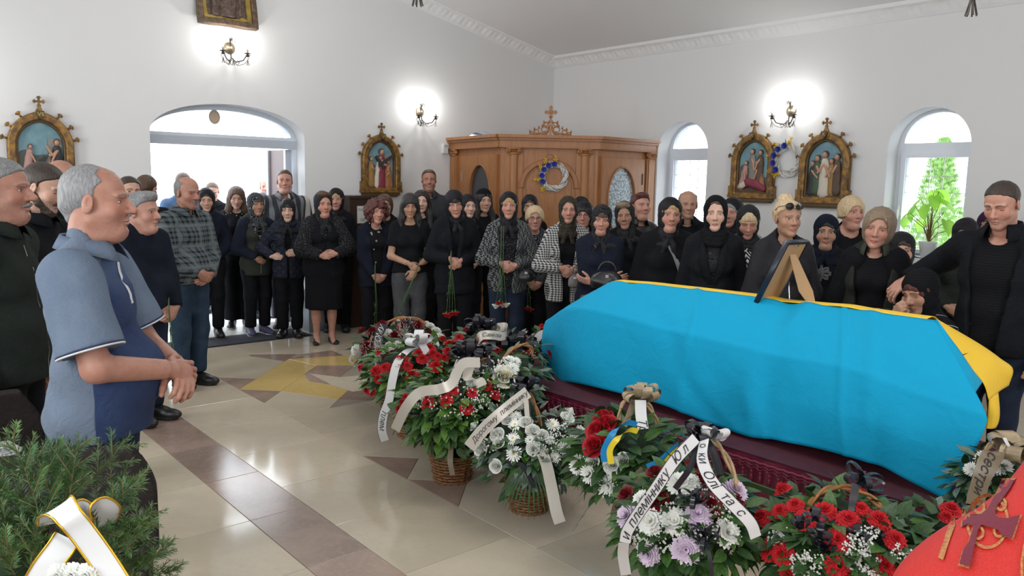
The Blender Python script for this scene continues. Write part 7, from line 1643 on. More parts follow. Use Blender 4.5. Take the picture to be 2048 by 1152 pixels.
# B: red carnations in green
B_, CB, RB = arrangement('large basket of red carnations in green foliage with white memorial ribbon', 838, 745, 5.35, (.42, .38, .24), blooms=[('red', 752, 742, 1.3), ('red', 770, 736, 1.2), ('red', 757, 757), ('red', 735, 780), ('red', 744, 784), ('red', 782, 782, 1.2), ('red', 815, 732), ('red', 825, 750, 1.3), ('red', 800, 720, 1.2), ('red', 796, 735), ('red', 806, 716), ('red', 838, 707, 1.1), ('red', 845, 718, 1.2), ('red', 866, 708, 1.2), ('red', 876, 714, 1.1), ('red', 872, 733, 1.35), ('red', 860, 696, 1.1), ('red', 888, 716), ('red', 895, 702), ('red', 905, 690, 1.2), ('red', 898, 688), ('red', 915, 700), ('red', 925, 690), ('red', 742, 812, .6)], rnd=[('red', 4)], leaf=(0, 1, 3), nleaf=230, lsize=.085, fern=30, seed=3, bask=(.19, .18))
handle(B_, at(808, 765, 5.1), at(838, 690, 5.25), at(858, 706, 5.4), .008, wick_l)
ribbon_path(B_, [at(842, 695, 5.2), at(815, 702, 5.1), at(795, 725, 5.0), at(785, 760, 4.95), at(778, 800, 4.9), at(767, 830, 4.88), at(764, 860, 4.86), at(770, 882, 4.86)], .028, RT, satin_w, 'плем', ink_b, .05, .58, edges=ink_b, name='white_ribbon')
bow(B_, at(836, 684, 5.15), .10, satin_w, 5, 1, 21, .30)
# E: red carnations with black bows behind
E_1, CE, RE = arrangement('basket of red carnations under black and bronze bows at the catafalque foot', 990, 712, 5.3, (.40, .34, .20), blooms=[('red', 918, 676), ('red', 930, 690, .9), ('red', 1000, 686), ('red', 952, 710, .9), ('red', 945, 694, .8), ('red', 995, 700, .8), ('red', 978, 710, 1.3), ('red', 1035, 706, 1.1), ('red', 1052, 700), ('red', 1008, 728), ('small', 925, 700), ('small', 978, 696), ('small', 940, 695), ('red', 965, 684), ('red', 990, 672, .9), ('red', 1045, 712)], rnd=[('red', 3)], leaf=(1, 2), nleaf=150, gyp=[(1055, 700, 14, 40), (950, 725, 40, 120), (975, 740, 30, 90)], seed=4, bask=(.2, .2))
handle(E_1, at(958, 708, 5.0), at(962, 664, 5.1), at(990, 690, 5.2), .007)
for q, (x, y, s_) in enumerate(((940, 700, .10), (955, 650, .09), (975, 655, .08), (1010, 685, .09), (1045, 688, .10), (925, 710, .08))): bow(E_1, at(x, y, 5.0), s_, satin_b, 8, 1, q)
ribbon_path(E_1, [at(958, 692, 4.9), at(962, 672, 4.88), at(985, 670, 4.9), at(1010, 672, 4.95), at(1012, 655, 5.0), at(995, 655, 5.0)], .028, UP, satin, 'Савелія', ink_b, .035, .08, name='bronze_ribbon')
ribbon_path(E_1, [at(958, 742, 4.8), at(935, 700, 4.85), at(905, 760, 4.7), at(895, 795, 4.6)], .026, RT, satin, None, name='silver_ribbon')
# E2: white flowers with the big cream rose
E_2, CE2, RE2 = arrangement('basket of white chrysanthemums and one big cream rose beside the velvet', 1015, 758, 4.75, (.26, .28, .20), blooms=[('crose', 1010, 755, 1.2), ('mum', 1025, 738, .9), ('mum', 1018, 722, .8), ('mum', 1030, 725, .8), ('small', 995, 742), ('small', 940, 765), ('small', 930, 770), ('mum', 938, 770, .8), ('red', 972, 770, 1.1), ('red', 985, 775), ('mum', 1000, 738, .6)], leaf=(2, 1), nleaf=110, gyp=[(985, 745, 40, 150)], seed=5, bask=(.15, .18))
handle(E_2, at(990, 762, 4.6), at(1030, 695, 4.7), at(1065, 715, 4.8), .007)
# C: basket with red carnations and dark leaves, wicker visible
C_, CC, RC = arrangement('wicker basket with red carnations above dark glossy leaves', 905, 815, 4.55, (.36, .32, .235), blooms=[('red', 808, 805), ('red', 800, 818, .95), ('red', 812, 794, .8), ('red', 857, 795, .9), ('red', 868, 784, .9), ('red', 856, 808, 1.2), ('red', 893, 801, 1.1), ('red', 905, 781, 1.1), ('red', 945, 785), ('red', 934, 815, 1.2), ('red', 972, 772, 1.1), ('red', 1005, 770), ('red', 1018, 776), ('red', 990, 790), ('mum', 836, 793, .6), ('small', 850, 790), ('mum', 942, 768, .7)], leaf=(0, 1, 3), nleaf=260, lsize=.080, gyp=[(915, 795, 60, 130), (850, 800, 25, 40), (975, 790, 40, 80)], seed=6, bask=(.135, .165), leaf_low=-1.3)
handle(C_, at(875, 812, 4.37), at(945, 722, 4.47), at(978, 765, 4.62), .0075)
bow(C_, at(938, 707, 4.57), .11, satin_b, 9, 2, 4); bow(C_, at(962, 710, 4.57), .09, satin_b, 8, 2, 5)
ribbon_path(C_, [at(790, 860, 4.25), at(812, 815, 4.22), at(840, 785, 4.22), at(880, 778, 4.22), at(905, 765, 4.25), at(925, 728, 4.3), at(960, 725, 4.35)], .028, UP-RT*.4, satin, None, name='silver_ribbon')
ribbon_path(C_, [at(942, 728, 4.37), at(935, 755, 4.32), at(958, 760, 4.29), at(965, 772, 4.27)], .026, RT, satin, None, name='silver_ribbon')
ribbon_path(C_, [at(903, 890, 4.27), at(900, 920, 4.24), at(905, 950, 4.23)], .014, RT, satin_d, None, name='dark_tail')
# D: white roses and daisies
D_, CD, RD = arrangement('wicker basket of white roses and daisies with silver ribbon tail', 1060, 893, 4.16, (.32, .30, .25), blooms=[('daisy', 1030, 850), ('daisy', 1026, 877), ('daisy', 1028, 908, 1.15), ('daisy', 1032, 832, .9), ('daisy', 1105, 850, 1.1), ('daisy', 1128, 898, 1.05), ('daisy', 1163, 862), ('daisy', 1110, 915, .8), ('wrose', 1052, 845, 1.2), ('wrose', 1065, 862, 1.2), ('wrose', 1068, 898, 1.3), ('wrose', 995, 870, 1.3), ('wrose', 998, 885, 1.1), ('wrose', 962, 872, 1.1), ('wrose', 963, 902, 1.4), ('wrose', 992, 932, 1.2), ('wrose', 1134, 836, 1.3), ('wrose', 1150, 878, 1.2), ('wrose', 1015, 842), ('wrose', 1043, 815), ('wrose', 1085, 870), ('wrose', 940, 850), ('small', 1060, 880), ('small', 1100, 880), ('daisy', 948, 888, .8)], rnd=[('wrose', 3)], leaf=(2, 1, 2, 0), nleaf=230, lsize=.07, gyp=[(975, 880, 30, 60), (1130, 870, 30, 60), (1100, 890, 40, 70)], seed=7, bask=(.125, .15), fern=0)
handle(D_, at(1088, 905, 4.03), at(1060, 790, 4.18), at(1040, 830, 4.33), .0065)
bow(D_, at(1050, 775, 4.13), .09, satin_b, 9, 2, 8)
ribbon_path(D_, [at(938, 895, 3.90), at(968, 858, 3.90), at(1010, 820, 3.94), at(1056, 784, 4.02)], .030, UP*.8-RT*.6, satin, 'Дорогому  племіннику', ink_b, .036, .03, edges=satin_w, name='silver_ribbon')
ribbon_path(D_, [at(1052, 800, 3.98), at(1056, 840, 3.94), at(1070, 880, 3.88), at(1090, 920, 3.83), at(1102, 970, 3.78), at(1112, 1020, 3.75), at(1120, 1046, 3.73)], [.012]*6+[.020]*6+[.028]*18, RT, satin, None, name='silver_tail')
ribbon_path(D_, [at(1005, 905, 3.90), at(1020, 925, 3.86), at(1045, 932, 3.86), at(1068, 975, 3.83)], .012, UP, satin_b, None, name='black_tail')
# palm frond over the basket
fr_g = LEAF[1].materials[0]; b = MB(); st_ = Vector(at(1062, 940, 3.88))-D_.location
for k in range(22):
    a = -1.5+k*.145; d = Vector(RT)*math.sin(a)*.9-Vector((0, 0, 1))*math.cos(a)*.6-Vector(FW)*.25; L_ = .24-.05*abs(a); pts = [st_+d*L_*t_+Vector((0, 0, .04*math.sin(PI*t_)-.10*t_*t_)) for t_ in (0, .35, .7, 1)]; b.ribbon(pts, [.002, .006, .005, .0005], RT, thick=.0005)
b.ob('palm_frond', fr_g, D_)
# F: bouquet of roses and white chrysanthemums with blue and yellow ribbon
F_, CF, RF = arrangement('spray of red roses, white chrysanthemums and fir with beige bow on its handle', 1255, 915, 3.55, (.28, .24, .22), blooms=[('rose', 1207, 835, 1.1), ('rose', 1196, 862, 1.3), ('rose', 1190, 892, 1.3), ('rose', 1212, 848, 1.2), ('mum', 1158, 930, 1.05), ('mum', 1182, 946, 1.1), ('mum', 1218, 970, 1.2), ('mum', 1290, 960), ('wrose', 1226, 930, 1.4), ('wrose', 1247, 920, 1.1), ('wrose', 1186, 924, 1.1), ('dred', 1256, 992, 1.1), ('dred', 1310, 948, 1.1)], leaf=(0, 1, 1), nleaf=190, lsize=.085, fir=46, seed=8)
handle(F_, at(1238, 850, 3.45), at(1278, 796, 3.5), at(1318, 880, 3.6), .0065, wick_l)
bow(F_, at(1284, 794, 3.42), .085, beige, 11, 1, 9, .26)
ribbon_path(F_, [at(1281, 800, 3.38), at(1282, 830, 3.36), at(1286, 858, 3.34)], .024, RT, satin_w, 'Тру', ink_b, .05, .09, name='white_ribbon')
ribbon_path(F_, [at(1268, 800, 3.4), at(1258, 830, 3.38), at(1248, 852, 3.36)], .013, RT, satin_d, None, name='silver_tail')
for w_, m_, e in ((.0125, rib_blue, -1), (.0125, rib_yel, 1)):
    ribbon_path(F_, [at(1216+e*7, 926+e*2, 3.22), at(1214+e*6, 900, 3.22), at(1232+e*5, 870+e*5, 3.22), at(1256+e*3, 853+e*7, 3.24), at(1275+e*1, 856+e*7, 3.26)], w_, RT*.8+UP*.6, m_, None, name='striped_ribbon')
    ribbon_path(F_, [at(1296+e*2, 938+e*4, 3.2), at(1318+e*2, 928+e*5, 3.2), at(1338, 908+e*5, 3.22), at(1356, 892+e*5, 3.26)], w_*.9, RT*.4+UP, m_, None, name='striped_ribbon')
b = MB()
for k in range(12): b.tube([Vector(at(1335+k*2, 905+k, 3.3))-F_.location, Vector(at(1560+k*3, 985+k*2.2, 3.05))-F_.location], .0035, 5)
b.ob('rose_stems', stemg, F_)
ribbon_path(F_, [at(1228, 1048, 3.1), at(1234, 1015, 3.12), at(1248, 985, 3.15), at(1268, 962, 3.2), at(1288, 940, 3.25)], .020, UP*.6-RT*.8, satin_d, 'час', ink_b, .045, .06, name='brown_ribbon')
b = MB()
for k in range(6):
    for q in (0, 1): a_, c_ = ((1232+k*4, 1035), (1232+k*4, 1062)) if q else ((1232, 1036+k*5), (1254, 1038+k*5)); b.tube([Vector(at(*a_, 3.0))-F_.location, Vector(at(*c_, 3.0))-F_.location], .0025, 4)
b.ob('teal_netting', mat('teal_net', (.02, .28, .22), .6), F_)
# G: lilac-white chrysanthemums, centre front
G_, CG, RG = arrangement('basket of lilac-white chrysanthemums with lettered white ribbons, front and centre', 1372, 1042, 2.9, (.27, .25, .22), blooms=[('lil', 1303, 1044, 1.1), ('lil', 1350, 1044, 1.05), ('lil', 1395, 1032, 1.05), ('lil', 1452, 1066, 1.1), ('lil', 1372, 1098, 1.15), ('lil', 1300, 1106, 1.0), ('lil', 1258, 1034, 1.0), ('lil', 1360, 970, 1.1), ('lil', 1285, 1000, .8), ('lil', 1468, 984, 1.0), ('dred', 1415, 1012, 1.15), ('dred', 1315, 1002, 1.0), ('dred', 1404, 962, .9), ('dred', 1393, 930, 1.0), ('dred', 1310, 945, .8), ('dred', 1470, 1000, .8), ('dred', 1252, 990, .8), ('lil', 1380, 965, .8)], leaf=(0, 1, 0), nleaf=270, lsize=.075, gyp=[(1272, 1075, 25, 70), (1320, 1082, 30, 60), (1385, 1074, 30, 90), (1345, 1022, 25, 50), (1430, 1030, 40, 110), (1410, 1000, 30, 60)], seed=9, bask=(.13, .17))
handle(G_, at(1482, 1012, 2.75), at(1425, 880, 2.85), at(1395, 940, 3.0), .0065, wick_l)
bow(G_, at(1400, 872, 2.78), .07, satin_b, 8, 3, 11); bow(G_, at(1428, 874, 2.78), .06, satin_w, 4, 0, 12, .35); bow(G_, at(1388, 1000, 2.62), .07, satin_b, 6, 2, 13, .10); bow(G_, at(1408, 1080, 2.60), .07, satin_b, 7, 2, 14, .10)
ribbon_path(G_, [at(1250, 1085, 2.58), at(1255, 1062, 2.58), at(1280, 1022, 2.58), at(1315, 972, 2.60), at(1350, 920, 2.64), at(1392, 876, 2.70)], .020, UP*.6-RT*.8, satin_w, 'и  племіннику   Ю л', ink_b, .042, .01, edges=ink_b, name='white_ribbon')
ribbon_path(G_, [at(1408, 880, 2.70), at(1405, 920, 2.62), at(1425, 965, 2.58), at(1462, 1005, 2.56), at(1500, 1045, 2.55), at(1512, 1075, 2.56)], .021, RT*.8+UP*.6, satin_w, 'о  ки  Олі  та  с', ink_b, .042, .02, edges=ink_b, name='white_ribbon')
ribbon_path(G_, [at(1392, 882, 2.72), at(1383, 930, 2.66), at(1350, 978, 2.64)], .010, RT, satin_b, None, name='black_tail')
ribbon_path(G_, [at(1248, 1085, 2.62), at(1246, 1110, 2.66), at(1252, 1150, 2.7)], .018, RT, satin_w, None, name='white_tail')
# H: red carnations and gypsophila
H_, CH, RH = arrangement('basket of red carnations and gypsophila with black bow at the front edge', 1682, 1088, 2.72, (.30, .26, .20), blooms=[('red', 1525, 1035, 1.1), ('red', 1535, 1100, 1.15), ('red', 1565, 1108, 1.2), ('red', 1578, 1148, 1.1), ('red', 1590, 1010, .9), ('red', 1610, 1040, 1.15), ('red', 1650, 1022, 1.1), ('red', 1697, 1040, 1.15), ('red', 1675, 1080, 1.2), ('red', 1680, 1132, 1.3), ('red', 1722, 1018, .9), ('red', 1758, 1040, 1.1), ('red', 1790, 1080, 1.1), ('red', 1770, 1132, 1.25), ('red', 1560, 1022, .9)], rnd=[('red', 3)], leaf=(0, 1, 1), nleaf=260, lsize=.08, gyp=[(1612, 1132, 35, 130), (1715, 1095, 32, 140), (1735, 1140, 35, 110), (1550, 1078, 16, 40), (1740, 1068, 20, 40), (1800, 1110, 22, 40), (1560, 1070, 20, 30)], seed=10, bask=(.14, .17))
handle(H_, at(1605, 1072, 2.62), at(1698, 975, 2.72), at(1792, 1108, 2.62), .0065)
bow(H_, at(1724, 960, 2.66), .075, satin_b, 7, 1, 15, .14)
ribbon_path(H_, [at(1712, 968, 2.62), at(1706, 1000, 2.58), at(1703, 1030, 2.56)], .012, RT, satin_b, None, name='black_tail')
for k, (x, y) in enumerate(((1630, 1035), (1640, 1065), (1715, 1070), (1650, 1100), (1745, 1075), (1640, 1090), (1600, 1055))): bow(H_, at(x, y, 2.5), .040, satin_b, 3, 0, 30+k, .30)
H2, CH2, RH2 = arrangement('low greenery with scattered red carnations at the altar end', 1868, 1088, 2.85, (.23, .23, .155), blooms=[('red', 1902, 1020, 1.1), ('red', 1830, 1065, .9), ('red', 1815, 1090, .8), ('red', 1893, 1035, .8)], leaf=(2, 1, 0), nleaf=230, lsize=.062, seed=11, cat_n='flower_spray')
# I: brown ribbon basket behind the red vestment
I_, CI, RI = arrangement('basket with brown lettered ribbon half hidden behind the red vestment', 2000, 975, 3.05, (.19, .17, .17), blooms=[('mum', 1970, 918, .8), ('small', 1990, 940), ('mum', 2005, 935, .8), ('small', 2000, 915), ('mum', 1945, 940, .7)], leaf=(1, 2), nleaf=190, lsize=.065, seed=12)
handle(I_, at(1950, 985, 2.95), at(1998, 880, 3.0), at(2040, 960, 3.05), .0065, wick_l)
ribbon_path(I_, [at(2020, 892, 2.9), at(1990, 905, 2.86), at(1968, 945, 2.84), at(1955, 985, 2.84), at(1950, 1010, 2.84)], .034, RT*.9+UP*.4, satin_d, 'сестри', ink_b, .05, .10, name='brown_ribbon')
bow(I_, at(2030, 905, 2.9), .10, beige, 5, 1, 16, .34); b = MB(); b.add([Vector(at(x, y, 2.85))-I_.location for x, y in ((2005, 876), (2012, 875), (2024, 898), (2018, 900))], [(0, 1, 2, 3)]); b.ob('silver_tag', satin_w, I_)
# J: white ribbon of a basket behind the catafalque's foot
J_, CJ, RJ = arrangement('small flower basket with white ribbon between the mourners and coffin foot', 1085, 690, 6.1, (.16, .16, .14), blooms=[('red', 1062, 702, .9), ('red', 1070, 708, .9)], rnd=[('red', 5), ('small', 4)], leaf=(1,), nleaf=60, seed=13)
ribbon_path(J_, [at(1092, 665, 5.9), at(1078, 672, 5.9), at(1068, 690, 5.9), at(1062, 715, 5.9)], .03, RT, satin_w, None, name='white_ribbon', edges=ink_b)
# ------------------------------------------------------------------ carnations held by the mourners
def held(key, n_, hand, length, spread, kinds, who, drift=(0, 0), up_=.08):
    I = PEOPLE[key]; M = I['M']; s_ = I['s']; rg_ = random.Random(n_*7+len(who))
    for i in range(n_):
        Wp = I['W'][hand]+A3(0, .045, -.02); e = A3(rg_.uniform(-1, 1)*.012, rg_.uniform(-.5, 1)*.008, 0); top = M@Vector(Wp+e+A3(-drift[0]*.12, 0, up_+rg_.uniform(0, .03))); cen = M@Vector(Wp+e)
        bot = M@Vector(Wp+A3(spread*(i-(n_-1)/2)+drift[0]*length, .03+drift[1], -length+rg_.uniform(-.02, .02)))
        kd = kinds[i % len(kinds)]; nm = {'red': 'red', 'pinkc': 'pale pink', 'wc': 'white', 'dred': 'dark red'}[kd]
        r = empty('carnation', tuple(cen), label='%s %s carnation hanging head-down, held by %s' % ((['left', 'right'] if n_ == 2 else ['leftmost', 'second', 'third', 'rightmost'])[n_-1-i], nm, who), cat='flower', group='carnations held by '+who)
        b = MB(); c1 = cen.lerp(bot, .5)+Vector((rg_.uniform(-.01, .01), rg_.uniform(-.01, .01), 0)); b.tube([top-cen, Vector((0, 0, 0)), c1-cen, bot-cen], .0030, 5)
        b.ob('stem', stemg, r, True)
        b = MB()
        for k in range(8):
            p = cen.lerp(bot, rg_.uniform(.1, .95))-cen; a = rg_.uniform(0, 6.28); d = Vector((math.cos(a)*.6, math.sin(a)*.6, rg_.uniform(-.8, .2)))*.055; b.ribbon([p, p+d*.5+Vector((0, 0, .006)), p+d], [.003, .0025, .0004], (-math.sin(a), math.cos(a), 0), thick=.0004)
        b.ob('leaf_blades', stemg, r)
        dn = (bot-c1).normalized(); b = MB(); b.lathe([(.003, 0), (.011, .012), (.012, .03), (.0001, .031)], 7, M=Matrix.Translation(bot-cen-dn*.026)@orient(dn).to_matrix().to_4x4()); b.ob('calyx', stemg, r, True)
        o = ob('bloom', rg_.choice(BL_[kd]), None, r, loc=bot-cen, rot=orient(dn, rg_.uniform(0, 6))); o.scale = (.037*s_,)*3
held('p24', 4, 1, .47, .028, ['red'], 'the woman in black blazer')
held('p27', 4, 1, .33, .030, ['wc', 'pinkc', 'red', 'wc'], 'the woman in patterned jacket', up_=.34)
held('p21', 2, -1, .44, .03, ['red'], 'the woman in T-shirt', drift=(.42, 0), up_=.12)
held('p19', 2, 1, .50, .02, ['red'], 'the curly-haired woman', up_=.12)
held('p28', 2, 1, .22, .03, ['red'], 'the woman in red glasses')
held('p5', 2, 1, .42, .02, ['red'], 'the man in black sweater')
# ------------------------------------------------------------------ things worn or carried
def strap(key, pts, wid, m_, name, label=None):
    I = PEOPLE[key]; p = on_surf(I['cloth'], [(x*I['s'], I['Z'](z)) for x, z in smooth2(pts)], .006)
    return MB().ribbon(p, wid, (.8, 0, .6), thick=.002).ob(name, m_, I['garment'], True)
def smooth2(pts, n_=16): P = np.array(pts, float); return [tuple(catmull(P, u)) for u in np.linspace(0, len(P)-1, n_)]
strap('p36', [(.02, .80), (-.06, .70), (-.12, .60), (-.15, .52)], .016, mat('grey_webbing', (.22, .22, .23), .7), 'bag_strap')
# sunglasses pushed up on the hair
I = PEOPLE['p41']; sg = mat('dark_lens', (.015, .015, .017), .12); hh = I['H2B']; r = empty('sunglasses', (0, 0, 0), label='dark sunglasses resting on the blond hair of woman in bomber jacket', cat='glasses'); r.matrix_world = I['M']
for sx in (-1, 1):
    b = MB(); c = A3(sx*.033, .087, .082); rg2 = [Vector(hh(c+A3(.026*math.cos(a), -.012*abs(math.cos(a))*(1 if sx*math.cos(a) > 0 else .2), .022*math.sin(a)))) for a in np.linspace(0, 2*PI, 17)[:-1]]; cc = Vector(hh(c+A3(0, .006, 0))); b.add([cc]+rg2, [(0, i+1, (i+1) % 16+1) for i in range(16)]); b.ob('lens', sg, r); b = MB(); b.tube(rg2+[rg2[0]], .002, 5, cap=False); b.tube([Vector(hh(A3(sx*.058, .075, .086))), Vector(hh(A3(sx*.090, .03, .075))), Vector(hh(A3(sx*.088, -.04, .035)))], .0022, 5); b.ob('rim', sg, r)
b = MB(); b.tube([Vector(hh(A3(-.009, .096, .086))), Vector(hh(A3(.009, .096, .086)))], .002, 5); b.ob('bridge', sg, r)
def bag(px, py, d, w_, h_, label, m_, handle_=True, rz=0.0):
    p = at(px, py, d); tc = math.atan2(-p[0], p[1]); r = empty('handbag', tuple(p), tc+PI+rz, label, 'bag')
    v = Vol((-w_, -.09, -h_), (w_, .09, h_), .012); v.ell((0, 0, -.01), (w_*.82, .055, h_*.85), 0); v.cap((-w_*.6, 0, -h_*.55), (w_*.6, 0, -h_*.55), .045, k=.04); v.cutf(lambda X, Y, Z: (Z-f32(h_*.62)+0*X+0*Y).astype(f32), .01); v.ripple(sines(.005, (40, 10, 30, 0), (-30, 20, 60, 1))); a, f_ = v.mesh(); ob('bag_body', mesh_np('bag', a, f_), m_, r)
    if handle_:
        for e in (-1, 1): b = MB(); b.tube([(w_*.5*math.cos(a), e*.03, h_*.55+h_*.9*math.sin(a)) for a in np.linspace(0, PI, 14)], .006, 6); b.ob('bag_handle', m_, r, True)
    b = MB(); b.box((-w_*.55, -.062, h_*.45), (w_*.55, -.052, h_*.50)); b.box((-.012, .052, h_*.1), (.012, .062, h_*.35)); b.ob('buckle', metal_m, r)
bag(1214, 556, 6.0, .135, .085, 'black leather handbag hanging from the folded-arms woman', leather)
bag(1052, 548, 7.0, .062, .07, 'small black shoulder bag beside the patterned jacket woman', leather)
bag(1150, 558, 6.55, .05, .07, 'small grey ribbed bag held by the houndstooth coat woman', mat('grey_ribbed', (.16, .15, .14), .8))
# silver bow brooch
I = PEOPLE['p42']; p = I['M']@Vector((.02, I['fy']+.075, I['Z'](.735))); rt_ = empty('chest_bow', tuple(p), I['rz'], 'silver gauze bow pinned on the tied-headscarf woman', 'bow'); gz = mat('silver_gauze', (.20, .205, .21), .5)
rg = random.Random(8)
for k in range(8):
    a = k*PI/4; pts = [Vector((math.cos(a)*.06*math.sin(t_)+.01*math.sin(3*t_), .012*math.sin(t_), math.sin(a)*.05*math.sin(t_)+.012*math.sin(2*t_))) for t_ in np.linspace(0, PI, 8)]; MB().ribbon(pts, .008, (0, .3, 1), thick=.0006).ob('loop', gz, rt_, True)
# ------------------------------------------------------------------ chairs and fir wreath at the lower left
chairm = cloth('chair_fabric', (.020, .016, .015), (.034, .028, .026), bump=.5); chairp = mat('chair_tube', (.02, .02, .02), .35)
def chair(cx_, cy_, rz, label, ztop=.86):
    r = empty('chair', (cx_, cy_, 0), rz, label, 'chair')
    for nm, pts, rr, sy_ in (('backrest', [(0, -.22, .55), (0, -.25, .80)], None, 1),):
        v = Vol((-.28, -.36, .45), (.28, -.12, ztop+.03), .012)
        n_ = v.grid(); X, Y, Z = n_; yc = -.22-.10*(Z-.5)+.35*X*X; hw = .235-.06*np.clip((Z-(ztop-.14))/.14, 0, 1)**2-.02*(Z < .6); d = np.maximum(np.maximum(np.abs(X)-hw, np.abs(Y-yc)-.028), np.abs(Z-(ztop+.48)/2)-(ztop-.48)/2); v.F = (d-.012).astype(f32); a, f_ = v.mesh(); ob('backrest', mesh_np('backrest', a, f_), chairm, r)
    v = Vol((-.28, -.25, .38), (.28, .27, .52), .014); X, Y, Z = v.grid(); d = np.maximum(np.maximum(np.abs(X)-.215, np.abs(Y-.01)-.20), np.abs(Z-.45)-.022); v.F = (d-.015).astype(f32); a, f_ = v.mesh(); ob('seat', mesh_np('seat', a, f_), chairm, r)
    for sx in (-1, 1):
        for sy_ in (-1, 1): b = MB(); b.tube([(sx*.20, sy_*.17, .43), (sx*.24, sy_*.24, .0)], .012, 8); b.ob('leg', chairp, r, True)
        b = MB(); b.tube([(sx*.16, -.19, .43), (sx*.16, -.245, .5), (sx*.16, -.27, .70)], .012, 8); b.ob('back_support', chairp, r, True)
    return r
tcam = lambda p: math.atan2(-(p[0]), p[1])
p = at(112, 1080, 2.10); ch1 = chair(p[0], p[1], tcam(p)+PI-.12, 'dark fabric chair standing behind the fir wreath', .90)
p = at(-45, 1000, 2.76); ch2 = chair(p[0], p[1], tcam(p)+PI+.1, 'dark fabric chair behind the polo shirt man, cut by picture edge', .885)
# seat of the seated mourner
I = PEOPLE['p46']; r = empty('stool', (I['root'].location.x, I['root'].location.y, 0), I['rz'], 'low stool under the seated old woman behind the coffin', 'stool'); b = MB(); b.box((-.2, -.2, .34), (.2, .2, .38)); b.ob('seat', dark_wood, r)
for sx in (-1, 1):
    for sy_ in (-1, 1): b = MB(); b.box((sx*.18-.018, sy_*.18-.018, 0), (sx*.18+.018, sy_*.18+.018, .34)); b.ob('leg', dark_wood, r)
# fir wreath
WC = at(105, 1110, 1.52); fw_ = empty('fir_wreath', tuple(WC), label='fir branch funeral wreath with white gold-edged ribbon bow', cat='wreath'); rg = random.Random(12); needles = NT('fir_needle'); P = needles.coord()[0]; needles.put('Base Color', needles.mix(needles.noise(7, 3, P).step(.3, .7), (.040, .115, .032), (.11, .21, .055))); needles.put('Roughness', .45); needles = needles.m; twigm = mat('fir_twig', (.16, .12, .05), .8)
def branch(p, d, L_, par, gen=0, v=None, f=None, tw=None):
    d = d.normalized(); s1 = d.orthogonal().normalized(); s2 = d.cross(s1); n_ = int(L_/.0030); tw.tube([p, p+d*L_*.5+Vector((0, 0, -.01*L_)), p+d*L_], [.0014, .0011, .0005], 4)
    for i in range(n_):
        t_ = i/n_; q = p+d*L_*t_
        for e in range(3):
            a = rg.uniform(-.5, PI+.5) if gen else rg.uniform(0, 2*PI); nd = (d*.75+(s1*math.cos(a)+s2*math.sin(a))).normalized(); l2 = .023*(1-.40*t_)*rg.uniform(.8, 1.1); w_ = nd.cross(d).normalized()*.0011; k = len(v); v.extend([q, q+nd*l2*.5+w_, q+nd*l2, q+nd*l2*.5-w_]); f.append((k, k+1, k+2, k+3))
    if gen == 0:
        for i in range(5): t_ = .12+.16*i; sg_ = (-1) ** i; branch(p+d*L_*t_, d+s1*sg_*.9+s2*rg.uniform(-.3, .3), L_*.55*(1-t_*.5), par, 1, v, f, tw)
for i, (x, y, dx, dy, L_) in enumerate([(105, 1000, -.15, 1, .12), (140, 985, .25, 1, .12), (170, 975, .7, .8, .14), (190, 1010, 1, .5, .13), (60, 1010, -.8, .7, .13), (40, 1040, -1, .2, .12), (20, 1060, -.7, .6, .14), (80, 980, -.4, 1, .14), (130, 1020, .1, .9, .14), (200, 1060, 1, .15, .10), (225, 1085, .9, .5, .10), (235, 1110, .6, .9, .12), (50, 1090, -.5, .5, .14), (25, 1110, -.5, .9, .12), (90, 1060, -.2, .8, .16), (170, 1050, .5, .7, .14), (300, 1150, 1, .3, .08), (260, 1150, .8, .6, .10), (30, 1150, -.3, 1, .14), (110, 950, .0, 1, .07), (215, 1140, 1, .35, .14), (250, 1130, .5, 1, .10), (75, 1030, -.9, .6, .12), (150, 1000, -.3, 1, .12), (210, 1020, .9, .8, .08), (10, 1130, .2, 1, .16), (60, 1140, .3, .9, .13), (5, 1020, -.2, 1, .07), (180, 1090, .8, .2, .14), (120, 1080, 0, 1, .14), (95, 1120, -.6, .6, .14), (160, 1120, .6, .6, .14)]):
    v = []; f = []; tw = MB(); p = Vector(at(x, y, 1.50+rg.uniform(-.03, .06)))-fw_.location; d = Vector(RT)*dx+Vector(UP)*dy-Vector(FW)*rg.uniform(-.1, .5); branch(p, d, L_, fw_, 0, v, f, tw); o = ob('fir_branch', mesh_np('needles', v, f, False), needles, fw_); tw.ob('twig', twigm, o)
b = MB(); b.tube([Vector(at(x, y, 1.60))-fw_.location for x, y in ((20, 1230), (15, 1130), (50, 1040), (125, 1000), (200, 1040), (240, 1130), (235, 1230))], .040, 10); b.ob('straw_ring', core_m, fw_, True)
b = MB(); b.tube([Vector(at(x, y, 1.66))-fw_.location for x, y in ((90, 1000), (70, 1400), (60, 1900))], .012, 6); b.tube([Vector(at(x, y, 1.66))-fw_.location for x, y in ((160, 1000), (190, 1400), (200, 1900))], .012, 6); b.ob('easel_leg', dark_wood, fw_)
for nm, pts, wd_, sd_ in (('ribbon', [(175, 1160), (150, 1110), (118, 1065), (108, 1030), (115, 1012), (128, 1004), (140, 1012), (150, 1025)], .0235, RT*.75+UP*.55), ):
    pass
def rb(pts, wd_, side, deps): return ribbon_path(fw_, [at(x, y, dd) for (x, y), dd in zip(pts, deps)], wd_, side, satin_w, None, edges=gold_e, name='ribbon', n_=40)
rb([(250, 1190), (205, 1120), (165, 1065), (140, 1035), (122, 1012), (106, 1022), (104, 1048)], .0235, RT*.8+UP*.5, [1.40, 1.40, 1.39, 1.38, 1.40, 1.44, 1.47])
